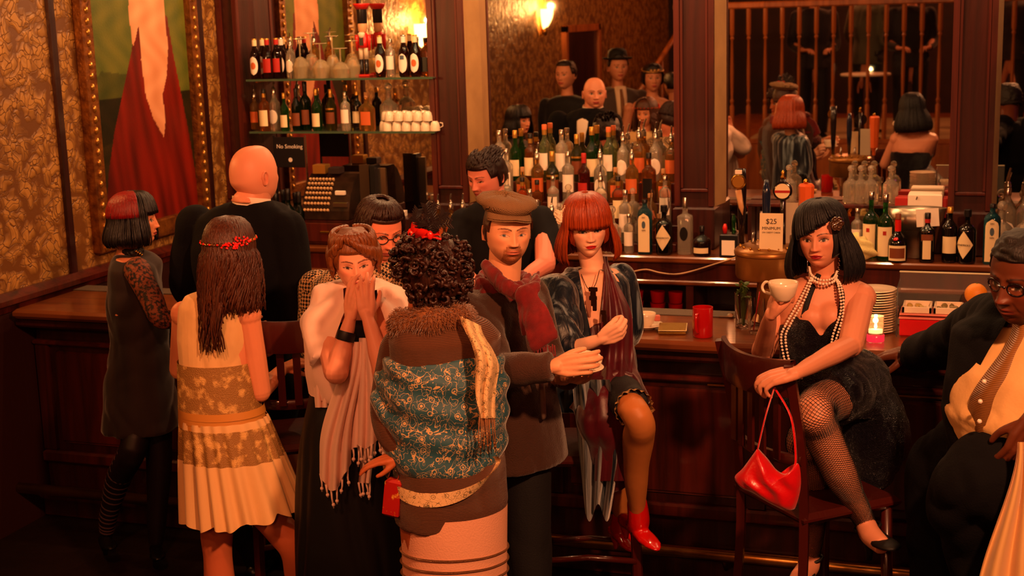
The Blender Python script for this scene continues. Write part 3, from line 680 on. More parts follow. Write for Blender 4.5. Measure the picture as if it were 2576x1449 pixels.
mo = root_at('till_screen', 950, 480, 7.27, 'tall black till screen turned sideways, with bright metal edge', 'screen')
MB().box(-.035, -.005, -.02, .06, .12, .46, bev=.004).build('panel', blk, mo); MB().box(-.005, .045, .02, .04, .14, .44, bev=.003).build('back_plate', P_['silver'], mo); MB().box(-.11, -.05, .0, .02, .16, .46).build('side_plate', mat('smoky_plate', '5a4a3a', .15, .6), mo)
MB().lathe([(.08, 0), (.08, .012), (.02, .02), (.015, .13)], n=18).build('stand', blk, mo, 40)
pb = root_at('wooden_crate', 1035, 560, 7.25, 'dark wooden box with a stack of white papers, left of the barman', 'box')
MB().box(-.15, .14, -.08, .12, 0, .17, bev=.006).build('crate_body', wood_dark, pb)
pp = tag(empty('paper_stack', pb.location + V((-.08, -.02, .1705))), 'stack of white papers on the dark wooden box', 'papers'); MB().box(-.07, .05, -.05, .05, 0, .03, mtx=Matrix.Rotation(.15, 4, 'Z')).build('sheets', P_['white'], pp)
for i, u in enumerate((708, 722, 738, 752, 765)): put('dark_wine', V((PY(u, 560, 7.25 + .05 * (i % 2)).x, 7.20 + .07 * (i % 2), ZB)), 'dark wine bottle under the No Smoking sign, %s' % ORD[i], 'wine bottles under the sign', .95 + .05 * (i % 3))
for i, (u, y) in enumerate(((1104, 7.18), (1136, 7.2), (1166, 7.22))): put('pourer_rum', V((PY(u, 560, y).x, y, ZB)), 'golden pourer bottle left of the barman, %s' % ['leftmost', 'middle one', 'rightmost'][i], 'pourer bottles beside the barman', .93)
# ---------------------------------------------------------------- right bay on the back counter
put('green_gin', onc(2190, 7.29), 'tall green gin bottle with cream label, left one beside the white towel', None, 1.0, -.3)
put('green_gin', onc(2226, 7.20), 'tall green gin bottle with red-dotted cream label, right one behind the squat cognac', None, 1.0)
put('ribboned_cognac', onc(2258, 7.175), 'squat dark cognac bottle with red neck ribbon and framed label', None, .98)
wr = BT['ribboned_cognac']; MB().ell((-.006, -.037, .118), (.015, .008, .015), n=10, m=6).build('wax_seal', P_['wax'], wr, True)
put('slim_label_liqueur', onc(2332, 7.19), 'dark square bottle with narrow cream label, right of the cognac', None, 1.0)
put('black_rum', onc(2388, 7.2), 'black bottle with gold cap left of the tilted diamond label', None, 1.0)
d2 = put('diamond_gin', onc(2432, 7.19), 'black apothecary bottle with turned diamond label before the right pilaster', None, 1.0, -.35)
put('blue_gin', onc(2494, 7.19), 'pale blue gin bottle with arched label at the right, near the leaning man', None, 1.0)
put('pourer_clear', onc(2300, 7.42), 'clear pourer bottle behind the silver bowl', None, .9); put('green_wine', onc(2325, 7.5), 'small green bottle behind the white box', None, .9)
put('clear_gin', onc(2155, 7.38), 'clear bottle with pale label behind the black bob hair', None, .8); put('whisky', onc(2118, 7.30), 'amber bottle half hidden behind the black bob hair', None, .8)
for i, u in enumerate((2518, 2578)): put('squat_decanter', onc(u, 7.36), 'crystal decanter beyond the right pilaster, %s one' % ['left', 'right'][i], 'decanters at the right edge', 1.3)
for i, u in enumerate((2530, 2575)): put('pourer_clear', onc(u, 7.52), 'clear pourer bottle beyond the right pilaster, %s one' % ['left', 'right'][i], 'pourer bottles at the right edge', 1.25)
rs = root_at('glass_riser', 2090, 560, 7.5, 'long wooden riser shelf under the mirror behind the taps', 'shelf')
x0 = PY(1880, 560, 7.5).x - rs.location.x; x1 = PY(2270, 560, 7.5).x - rs.location.x
MB().box(x0, x1, -.06, .08, .23, .25, bev=.004).build('board', wood_red, rs)
for x in (x0 + .02, 0, x1 - .02): MB().box(x - .01, x + .01, -.05, .07, 0, .23).build('support', wood_dark, rs)
for i, u in enumerate((1985, 2050, 2110, 2160, 2215)): goblet('rocks_glass', V((PY(u, 600, 7.4).x, 7.40, ZB)), .10, .036, 'clear rocks glass on the back counter under the riser, %s' % ORD[i], group='rocks glasses under the riser')
for i, u in enumerate((1985, 2140, 2165, 2190, 2240)): put('squat_decanter', V((PY(u, 500, 7.5).x, 7.49, ZB + .2505)), 'small clear decanter on the riser behind the taps, %s' % ORD[i], 'decanters on the riser', .9)
bw = root_at('steel_bowl', 2305, 560, 7.30, 'oval brushed steel bowl with a paper note, behind the bottles', 'bowl'); zz = PY(2305, 522, 7.3).z - ZB
steel = mat('brushed_steel', 'b0a490', .3, 1.0)
MB().lathe([(.07, 0), (.09, .01), (.125, zz - .08), (.145, zz), (.148, zz), (.128, zz - .08), (.08, .02), (.001, .015)], n=28, sq=.5, closed=False).build('bowl_body', steel, bw, True)
MB().box(.02, .13, -.078, -.074, zz - .09, zz + .0, mtx=Matrix.Rotation(-.08, 4, 'Y')).build('paper_note', P_['white'], bw)
bx = root_at('white_receipt_printer', 2328, 500, 7.46, 'boxy white receipt printer with red side panels above the steel bowl', 'printer')
za = PY(2328, 543, 7.46).z - ZB; zc = PY(2328, 486, 7.46).z - ZB
MB().box(-.085, .085, -.05, .08, za, zc, bev=.006).build('case', P_['white'], bx); MB().box(-.15, -.086, -.03, .06, za, zc - .02, bev=.004).build('side_panel', P_['red'], bx); MB().box(.086, .125, -.03, .06, za - .02, zc - .02, bev=.004).build('side_panel', P_['red'], bx)
MB().box(-.14, .12, -.03, .07, 0, za, bev=.004).build('pedestal', wood_dark, bx)
cd = root_at('napkin_caddy', 1838, 620, 7.21, 'black bar caddy with a white label card, left of the tap tower', 'caddy'); MB().box(-.05, .045, -.05, .05, 0, .12, bev=.005).build('caddy_body', blk, cd); MB().box(-.038, .03, -.0535, -.05, .012, .09).build('label_card', P_['white'], cd)
MB().lathe([(.010, .12), (.013, .15), (.006, .17)], (-.03, 0, 0), 10).build('red_stopper', P_['wax'], cd, True); MB().lathe([(.012, .12), (.012, .19), (.006, .22)], (.015, .01, 0), 10).build('green_neck', G['green'], cd, True)
# crumpled towel
tw = root_at('bar_towel', 2160, 650, 7.185, 'crumpled pale yellow towel beside the green gin bottles', 'towel')
def tfn(a, b):
    th = 2 * PI * a; ph = PI * b; r = 1 + .16 * math.sin(3 * th + 2 * ph) * math.sin(ph) + .12 * math.sin(7 * ph + 2 * th) * math.sin(ph)
    return V((.085 * r * math.sin(ph) * math.cos(th) * (1.1 - .3 * b), .05 * r * math.sin(ph) * math.sin(th), .062 - .06 * r * math.cos(ph) * 1.0 * (1.35 if b > .5 and math.cos(th) < 0 else 1)))
m = MB(); m.grid(tfn, 36, 24, closeu=True); zmin = min(q.z for q in m.v); m.v = [q - V((0, 0, zmin)) for q in m.v]; m.build('folds', mat('pale_terry', 'e8d890', .9, bump=(150, .4)), tw, True)
# red glasses in the niche
for i, (u, l) in enumerate(((1600, 2), (1655, 2), (1700, 2))):
    for j in range(l):
        g = goblet('red_glass', V((PY(u, 760, 7.27).x, 7.27, .7305 + .062 * j)), .06, .042, 'red glass in the niche under the back counter, %s stack, %s' % (['left', 'middle', 'right'][i], ['lower', 'upper'][j]), mat('ruby_glass', 'c01818', .1, trans=.5), group='red glasses in the niche')
# ---------------------------------------------------------------- things on the bar
def onb(u, v): return PZ(u, v, ZB + .0005)
def saucer(root, r=.075, z=0): MB().lathe([(r * .5, z), (r * .52, z + .003), (r * .95, z + .016), (r, z + .018), (r * .98, z + .021), (r * .5, z + .008), (.001, z + .007)], n=32, closed=False).build('saucer', china, root, True)
def cup(root, z=.007, r=.043, h=.058, ang=PI, sx=1):
    m = MB(); m.lathe([(.001, z + .001), (r * .5, z), (r * .55, z + .006), (r * .8, z + h * .3), (r * .97, z + h * .75), (r, z + h), (r * .96, z + h), (r * .92, z + h * .7), (r * .6, z + .012), (.001, z + .010)], n=30, closed=False)
    b = m.build('cup_body', china, root, True)
    c, s_ = math.cos(ang), math.sin(ang); pts = [(r * .88, h * .85), (r * 1.25, h * .9), (r * 1.5, h * .65), (r * 1.35, h * .38), (r * .78, h * .28)]
    MB().tube(catmull([(c * a, s_ * a, z + zz_) for a, zz_ in pts], 4), .0048, 8).build('cup_handle', china, b, True)
c1 = tag(empty('coffee_cup', onb(1624, 826)), 'white coffee cup on a saucer on the bar beside the gold clutch', 'cup'); saucer(c1, .073); cup(c1, ang=PI + .35)
MB().box(.035, .06, -.005, .018, .03, .055, mtx=Matrix.Rotation(.2, 4, 'Z'), bev=.004).build('wrapped_sweet', mat('pink_paper', 'd07060', .5), c1)
gold = mat('gold_clutch_leather', 'b08a3a', .32, .65, bump=(80, .3))
gc = tag(empty('gold_clutch', onb(1692, 832)), 'flat gold clutch purse lying on the bar between the cup and red mug', 'purse')
_r = Matrix.Rotation(.18, 4, 'Z'); MB().box(-.055, .055, -.075, .075, 0, .014, mtx=_r, bev=.006).build('pouch', gold, gc, 40); MB().box(-.056, .057, -.078, .06, .015, .021, mtx=_r, bev=.003).build('flap', gold, gc, 40)
MB().tube([_r @ V((.057, -.077, .018)), _r @ V((.057, .06, .018))], .002, 6).build('piping', mat('pale_piping', 'e8d8a0', .4), gc, True); MB().tube([_r @ V((-.055, -.079, .018)), _r @ V((.057, -.079, .018))], .002, 6).build('piping', MATS['pale_piping'], gc, True)
redg = mat('red_glaze', 'b01010', .18, coat=.6)
rm = tag(empty('red_mug', onb(1768, 846)), 'tall red mug standing on the bar right of the gold clutch', 'mug'); MB().lathe([(.038, 0), (.041, .004), (.041, .118), (.0405, .12), (.037, .12), (.037, .01), (.001, .008)], n=32, closed=False).build('mug_body', redg, rm, 40)
MB().tube(catmull([(-.012, -.038, .10), (-.014, -.062, .095), (-.015, -.066, .06), (-.013, -.058, .03), (-.011, -.039, .025)], 4), .006, 8).build('handle', redg, rm, True)
fo = tag(empty('foil_scrap', onb(1838, 800)), 'small crumpled foil wrapper on the bar beside the herb glass', 'wrapper')
m = MB(); m.ell((0, 0, .011), (.016, .014, .011), n=7, m=5); m.box(-.05, -.012, -.003, .003, .004, .006, mtx=Matrix.Rotation(.5, 4, 'Y') if False else None)
m.build('crumple', mat('foil', 'e0d8c0', .15, 1.0), fo)
hg = goblet('herb_glass', onb(1868, 826), .15, .034, 'tall glass of green herbs on the bar under the tap drum')
q = MB()
for i in range(26):
    a = random.uniform(0, 6.28); r = random.uniform(0, .03); z = random.uniform(.12, .19); s_ = random.uniform(.01, .018)
    q.ell((r * math.cos(a), r * math.sin(a), z), (s_, s_ * .6, .003), Euler((random.uniform(-.9, .9), random.uniform(-.9, .9), a)), 6, 4)
    if i < 8: q.tube([(r * .4 * math.cos(a), r * .4 * math.sin(a), .015), (r * math.cos(a), r * math.sin(a), z)], .0015, 4)
q.build('herb_sprigs', mat('mint_green', '4a6a1c', .5), hg)
sg2 = goblet('drink_glass', onb(1902, 838), .14, .034, 'tall clear glass with a red straw beside the herb glass'); MB().tube([(-.01, 0, .014), (.014, 0, .17)], .003, 6).build('straw', P_['wax'], sg2, True)
# tap tower
tt = tag(empty('tap_tower', PY(1932, 700, 5.80) * 1.0), 'round brass tap tower like a drum on a column', 'beer tap'); tt.location.z = ZB
R_ = .136; za = PY(1932, 696, 5.8).z - ZB; zc = PY(1932, 622, 5.8).z - ZB
drum = mat('brown_brass', '94642c', .34, .6, var=('7a4a1c', 5))
MB().lathe([(.07, 0), (.075, .01), (.05, .03), (.045, za)], n=28).build('column', drum, tt, 40)
MB().lathe([(.05, za - .015), (R_ * .96, za), (R_, za + .012), (R_, zc - .03), (R_ + .006, zc - .024), (R_ + .006, zc - .012), (R_ * .97, zc), (R_ * .7, zc + .014), (.001, zc + .018)], n=44).build('drum', drum, tt, 40)
m = MB()
for i in range(18): a = 2 * PI * i / 18; m.ell((R_ * .86 * math.cos(a), R_ * .86 * math.sin(a), zc + .009), .006, n=6, m=4)
m.build('rivets', brass, tt, True)
T0 = tt.location
def handle(u, v0, v1, y=5.80): return PY(u, v1, y) - T0, PY(u, v0, y) - T0
def tap(label_col, u, vt, name='tap_handle', dy=0): b = V((PY(u, 600, 5.80 + dy).x - T0.x, dy, zc + .012)); t = PY(u, vt, 5.80 + dy) - T0; return b, t
def medallion(par, c, r, m1, m2):
    MB().lathe([(r, 0), (r, .006), (r * .85, .010), (.001, .010)], c, 28, axis=(0, -1, 0)).build('medallion', m1, par, 40)
    if m2: MB().lathe([(r * .78, .010), (r * .78, .012), (.001, .012)], c, 24, axis=(0, -1, 0)).build('emblem_disc', m2, par, 40)
lm = mat('handle_lacquer', '140c10', .2, coat=.6)
b, t = tap(0, 1866, 424); h1 = MB(); h1.tube([b, b.lerp(t, .35), b.lerp(t, .7), t], [.010, .016, .020, .018], 12, flat=.6, flatdir=(0, 1, 0)); h1 = h1.build('tap_handle', lm, tt, True); h1['label'] = 'black tap handle with gold medallion and blade'
c = PY(1858, 457, 5.78) - T0; medallion(h1, c, .031, brass, P_['goldf'])
m = MB(); p0 = PY(1857, 478, 5.776) - T0; p1 = PY(1868, 541, 5.776) - T0; m.tube([p0, p0.lerp(p1, .7), p1], [.014, .011, .001], 6, flat=.3, flatdir=(0, 1, 0)); m.build('blade', mat('tan_blade', 'c89868', .35), h1, True)
MB().box(-.014, .014, -.006, .006, -.006, .01, mtx=Matrix.Translation(PY(1858, 434, 5.78) - T0)).build('name_plate', P_['white'], h1)
b, t = tap(0, 1928, 452); MB().tube([b, b.lerp(t, .5), b.lerp(t, .8), t], [.008, .017, .018, .009], 12).build('tap_handle', mat('handle_navy', '14203a', .2, coat=.6), tt, True)['label'] = 'navy tap handle with chrome top'
b, t = tap(0, 1970, 445); h3 = MB().tube([b, b.lerp(t, .4), t - V((0, 0, .01))], [.011, .012, .012], 12).build('tap_handle', lm, tt, True); h3['label'] = 'black tap handle with round red badge'
c = PY(1969, 480, 5.78) - T0; medallion(h3, c, .040, lm, P_['cream']); MB().box(-.031, .031, -.0142, -.0125, -.007, .003, mtx=Matrix.Translation(c)).build('badge_band', P_['red'], h3)
text('ALE', .016, ink, c + V((0, -.0126, .011)), h3) if False else None
MB().lathe([(.008, 0), (.013, .012), (.006, .022), (.010, .030), (.002, .040)], t + V((0, 0, -.012)), 12).build('finial', brass, h3, True)
b, t = tap(0, 2027, 462, dy=.02); h4 = MB().lathe([(.010, 0), (.012, .03), (.026, .05), (.033, (t - b).length - .01), (.026, (t - b).length)], b, 8).build('tap_handle', mat('orange_paint', 'e0622a', .35, coat=.3), tt, 30); h4['label'] = 'thick faceted orange tap handle'
MB().lathe([(.008, 0), (.012, .01), (.004, .02)], t, 10).build('finial', brass, h4, True)
for u in (1896, 1950, 1995): b, t = tap(0, u, 560); MB().lathe([(.009, 0), (.011, .01), (.006, .02), (.006, .05)], b, 10).build('tap_lever', P_['silver'], tt, True)
cardm = mat('card_stock', 'ecd4a8', .6)
sc1 = tag(empty('minimum_sign', T0 + V((PY(1941, 600, 5.7).x - T0.x, -.105, zc + .002))), 'cream card reading $25 minimum leaning on the tap drum', 'sign'); hh = PY(1941, 537, 5.7).z - sc1.location.z
tl = Matrix.Rotation(-.09, 4, 'X'); MB().box(-.05, .046, -.001, .001, 0, hh, mtx=tl).build('card', cardm, sc1)
for tx, sz, zz_ in (('$25', .030, .78), ('MINIMUM', .0175, .60), ('ON CREDIT CARDS', .0085, .49)): text(tx, sz, ink, tl @ V((-.002, -.0018, hh * zz_)), sc1, (PI / 2 - .09, 0, 0))
sc2 = tag(empty('price_card', T0 + V((PY(1992, 600, 5.8).x - T0.x, .03, zc + .014))), 'plain pale card standing between the badge handle and the orange handle', 'card'); MB().box(-.033, .033, -.001, .001, 0, PY(1992, 510, 5.83).z - sc2.location.z).build('card', mat('grey_card', 'b8a890', .6), sc2)
# plates, candle, condiment tray
pc = onb(2200, 832); pr_ = None
for i in range(17):
    if pr_ is None:
        pr_ = tag(empty('plate', pc), '', 'plate', 'stack of white saucers on the bar'); MB().lathe([(.045, 0), (.047, .002), (.082, .008), (.084, .0105), (.082, .011), (.045, .004), (.001, .004)], n=36, closed=False).build('dish', china, pr_, True); c = pr_
    else: c = copy_tree(pr_); c.location = pc + V((random.uniform(-.002, .002), random.uniform(-.002, .002), i * .0102))
    c['label'] = 'white saucer in the tall stack behind the candle, %s' % ('topmost' if i == 16 else 'lowest' if i == 0 else NTH[i] + ' from the bottom')
cg = tag(empty('candle_glass', onb(2202, 858)), 'glass votive with a lit candle and red base on the bar', 'candle')
MB().lathe([(.028, 0), (.031, .003), (.031, .10), (.0295, .10), (.0295, .035), (.001, .035)], n=28, closed=False).build('glass_cup', gl('votive', 'f8e8d0'), cg, 50)
MB().lathe([(.0325, .001), (.034, .003), (.034, .026), (.0325, .027)], n=28, closed=False).build('red_base', mat('red_plastic_base', 'd01020', .2, trans=.4, emit=((1, .03, .06), .6)), cg, True)
MB().lathe([(.001, .036), (.026, .036), (.026, .05), (.001, .05)], n=20, closed=False).build('wax', mat('lit_wax', 'f0d8b0', .5, emit=((1, .55, .25), 2.0)), cg)
MB().lathe([(.001, .052), (.006, .058), (.004, .07), (.0005, .082)], n=10, closed=False).build('flame', mat('flame', 'ffe0a0', .5, emit=((1, .75, .4), 60)), cg, True)
lamp('candle_glow', cg.location + V((0, -.01, .085)), 1.2, (1, .5, .2), .012)
cp = onb(2262, 846); ct = tag(empty('condiment_tray', cp), 'red garnish tray with three white-rimmed tubs of fruit under a clear cover', 'tray')
L3 = .36; rz = Matrix.Identity(4)
redp = mat('red_plastic', 'c01418', .3, coat=.3)
MB().box(0, L3, 0, .15, 0, .07, bev=.006).build('tray_base', redp, ct); MB().box(-.004, L3 + .004, -.004, .154, .07, .078, bev=.003).build('tray_rim', mat('pink_rim', 'e08070', .4), ct); MB().box(-.002, L3 + .002, -.002, .152, .085, .092, bev=.003).build('tray_rim', MATS['pink_rim'], ct)
for i in range(3):
    x = .008 + i * .118; tb = MB()
    for a, b, c_, d in ((x, x + .11, .008, .016), (x, x + .11, .132, .140), (x, x + .008, .008, .14), (x + .102, x + .11, .008, .14)): tb.box(a, b, c_, d, .093, .118, bev=.002)
    tb.box(x + .008, x + .102, .016, .132, .093, .10); tbo = tb.build('tub', china, ct)
    f_ = MB()
    for k in range(9): f_.ell((x + .02 + .07 * random.random(), .03 + .09 * random.random(), .104), (.013, .013, .006), Euler((random.random(), random.random(), 0)), 7, 5)
    f_.build('garnish', mat(['lemon_wedges', 'lime_wedges', 'olive_mix'][i], ['b89a4a', '7a6a3a', '8a5a3a'][i], .4), tbo, True)
cv = MB()
acry = mat('acrylic_panel', (1, .97, .92, 1), .06, trans=.95, ior=1.2)
for a in ((-.012, L3 + .05, .165, .169, 0, .225), (-.012, -.008, -.01, .169, 0, .2)): cv.box(*a)
cv.build('clear_cover', acry, ct); MB().box(-.014, L3 + .05, .160, .172, .225, .231, bev=.002).build('cover_edge', mat('cover_edge_plastic', 'c8c0a0', .3), ct)
og = tag(empty('orange', cp + V((.28, .09, .1185))), 'whole orange resting on the garnish tubs', 'fruit'); MB().ell((0, 0, .043), .043, n=20, m=14).build('peel', mat('orange_peel', 'e08a20', .45, bump=(300, .2)), og, True); MB().ell((.002, 0, .086), (.005, .005, .002), n=6, m=4).build('stem_scar', mint := MATS['mint_green'], og)
# ---------------------------------------------------------------- bar chairs
chair_w = mat('chair_wood', '40100a', .32, bump=(28, .15, 'grain'), coat=.5)
def bar_chair(loc, rz, label, back=True):
    r = tag(empty('bar_chair', loc, rz), label, 'chair', None)
    MB().box(-.2, .2, -.19, .2, .725, .765, bev=.016).build('seat', chair_w, r, 40)
    for sx in (-1, 1):
        MB().tube([(sx * .18, .18, 0), (sx * .165, .165, .73)], [.017, .02], 8).build('leg', chair_w, r, True)
        m = MB()
        if back:
            pts = catmull([(sx * .19, -.22, 0), (sx * .18, -.18, .5), (sx * .18, -.175, .76), (sx * .185, -.195, 1.0), (sx * .195, -.25, 1.27)], 5)
            m.tube(pts, [.02] * len(pts), 4, flat=1.0)
        else: m.tube([(sx * .19, -.18, 0), (sx * .17, -.16, .73)], .02, 8)
        m.build('back_post' if back else 'leg', chair_w, r, 30)
    if back:
        def rail(z0, z1, bow, dy, th=.012):
            m = MB()
            def fn(a, b):
                t = a * 2 - 1; an = 2 * PI * b; zc_ = (z0 + z1) / 2; z = zc_ + (z1 - z0) / 2 * max(-1, min(1, 1.4 * math.sin(an))); yy = dy - bow * (1 - t * t) + th * max(-1, min(1, 1.4 * math.cos(an)))
                return V((t * .195, yy, z + .012 * (t * t)))
            m.grid(lambda a, b: fn(b, a), 12, 16, closeu=True); return m
        rail(1.15, 1.27, .05, -.235).build('top_rail', chair_w, r, 50); rail(.92, .955, .04, -.19).build('lower_rail', chair_w, r, 50)
        for k in range(5): x = -.12 + .06 * k; b_ = .045 * (1 - (x / .195) ** 2); MB().box(x - .014, x + .014, -.005, .005, .94, 1.17, mtx=Matrix.Translation((0, -.212 - b_, 0)), bev=.002).build('back_slat', chair_w, r)
    for z, a, b in ((.30, (-.175, .17), (.175, .17)), (.36, (-.18, -.18), (.18, -.18)), (.33, (-.178, .17), (-.178, -.18)), (.33, (.178, .17), (.178, -.18))):
        MB().tube([(*a, z), ((a[0] + b[0]) / 2, (a[1] + b[1]) / 2, z + .015), (*b, z)], .012, 8).build('stretcher', chair_w, r, True)
    return r
pL = PY(1812, 903, 4.50); pR = PY(1983, 955, 4.22); d = pR - pL; a_ = math.atan2(d.y, d.x)
cc = (pL + pR) / 2; cen = cc + Matrix.Rotation(a_, 3, 'Z') @ V((0, .25, 0))
CH = bar_chair((cen.x, cen.y, 0), a_, 'dark red wooden bar chair whose back the woman in pearls holds')
bar_chair((PY(1492, 1100, 4.93).x, 4.85, 0), .25, 'dark backless bar stool under the red-haired woman in blue velvet', back=False)
bar_chair((PY(745, 900, 4.75).x, 4.72, 0), .55, 'dark bar chair between the bald man and the woman in the shawl')

cbl = tag(empty('cable', PY(1730, 680, 7.10)), 'thin pale cable sagging along the front edge of the back counter', 'cable')
MB().tube(catmull([PY(1862, 644, 7.22), PY(1850, 648, 7.12), PY(1800, 664, 7.10), PY(1745, 681, 7.10), PY(1700, 690, 7.10), PY(1660, 686, 7.10), PY(1625, 678, 7.11), PY(1590, 684, 7.11)], 5), .004, 6).w('wire', mat('pale_wire', 'c8a078', .5), cbl, True)
# ---------------------------------------------------------------- people: tools
def _tmp(mb):
    me = bpy.data.meshes.new('t'); me.from_pydata([tuple(q) for q in mb.v], [], mb.f); me.update(); return me
def remesh(mb, voxel=.008, smooth=2, col=None):
    me = _tmp(mb); o = bpy.data.objects.new('t', me); COL.objects.link(o)
    r = o.modifiers.new('r', 'REMESH'); r.mode = 'VOXEL'; r.voxel_size = voxel
    if smooth: s = o.modifiers.new('s', 'SMOOTH'); s.factor = .6; s.iterations = smooth
    dg = bpy.context.evaluated_depsgraph_get(); m2 = bpy.data.meshes.new_from_object(o.evaluated_get(dg))
    bpy.data.objects.remove(o); bpy.data.meshes.remove(me)
    out = MB(); out.v = [v.co.copy() for v in m2.vertices]; out.f = [tuple(p.vertices) for p in m2.polygons]; out.mi = [0] * len(out.f); out.c = [col or (1, 1, 1, 1)] * len(out.v)
    bpy.data.meshes.remove(m2); return out
def displace(mb, fn):
    me = _tmp(mb); ns = [v.normal.copy() for v in me.vertices]; bpy.data.meshes.remove(me)
    for i, p in enumerate(mb.v): mb.v[i] = p + ns[i] * fn(p, ns[i])
    return mb
def merge(a, b):
    n = len(a.v); a.v += b.v; a.c += b.c; a.f += [tuple(i + n for i in f) for f in b.f]; a.mi += b.mi; return a
from mathutils import noise as _ns
def folds(amp=.006, sx=9, sz=4, seed=0, fine=0):
    def f(p, n):
        q = V((p.x * sx + seed, p.y * sx, p.z * sz)); a = _ns.noise(q + V((_ns.noise(q * .5) * 2, 0, 0)))
        r = (abs(a) * 2 - .5) * amp
        if fine: r += _ns.noise(p * 60) * fine
        return r
    return f
def basis(fw, up=(0, 0, 1)):
    fw = V(fw).normalized(); up = V(up); rt = fw.cross(up).normalized(); up = rt.cross(fw).normalized()
    return Matrix((rt, fw, up)).transposed()          # columns right, forward, up
def ring(c, B, rx, ry, n=20, p=2.2):
    o = []
    for i in range(n):
        a = 2 * PI * i / n; cc, s_ = math.cos(a), math.sin(a); k = (abs(cc) ** p + abs(s_) ** p) ** (-1 / p)
        o.append(V(c) + B @ V((rx * cc * k, ry * s_ * k, 0)))
    return o
def loft(mb, rings, col=None, cap=True):
    n = len(rings[0]); vs = [q for r in rings for q in r]; fs = []
    for k in range(len(rings) - 1):
        for i in range(n): a = k * n + i; b = k * n + (i + 1) % n; fs.append((a, b, b + n, a + n))
    if cap: fs.append(tuple(reversed(range(n)))); fs.append(tuple(range((len(rings) - 1) * n, len(rings) * n)))
    mb.add(vs, fs, col)
def limb(mb, pts, rad, n=14, k=5, flat=1.0, col=None):
    mb.ell(pts[0], rad[0] * .99, n=n, m=8, col=col); mb.tube(catmull(pts, k), lerpl(rad, k), n, col=col, flat=flat)
# ---- head
def skull(th, s, grow=0.0):
    c = (1 - abs(s) ** 2.3) ** (1 / 2.3) if abs(s) < 1 else 0; cf = (1 - abs(s) ** 3.0) ** (1 / 3.0) if abs(s) < 1 else 0
    tp = 1 - .20 * smoothstep(0, .95, -s); w = .0785 * c * tp; yf = .094 * cf * (1 - .06 * smoothstep(.1, .8, s)); yb = .106 * c * (1 - .42 * smoothstep(.15, .9, -s))
    gk = grow * min(1, math.sqrt(max(0, c * 1.6))); w += gk; yf += gk; yb += gk; x = math.sin(th); y = math.cos(th); p = 2.25
    k = (abs(x) ** p + abs(y) ** p) ** (-1 / p)
    return V((w * x * k, (yf if y > 0 else yb) * y * k, (.118 + grow) * s))
def g1(x, z, cx, cz, sx, sz): return math.exp(-((x - cx) / sx) ** 2 - ((z - cz) / sz) ** 2)
def mixc(a, b, t): return tuple(a[i] * (1 - t) + b[i] * t for i in range(3))
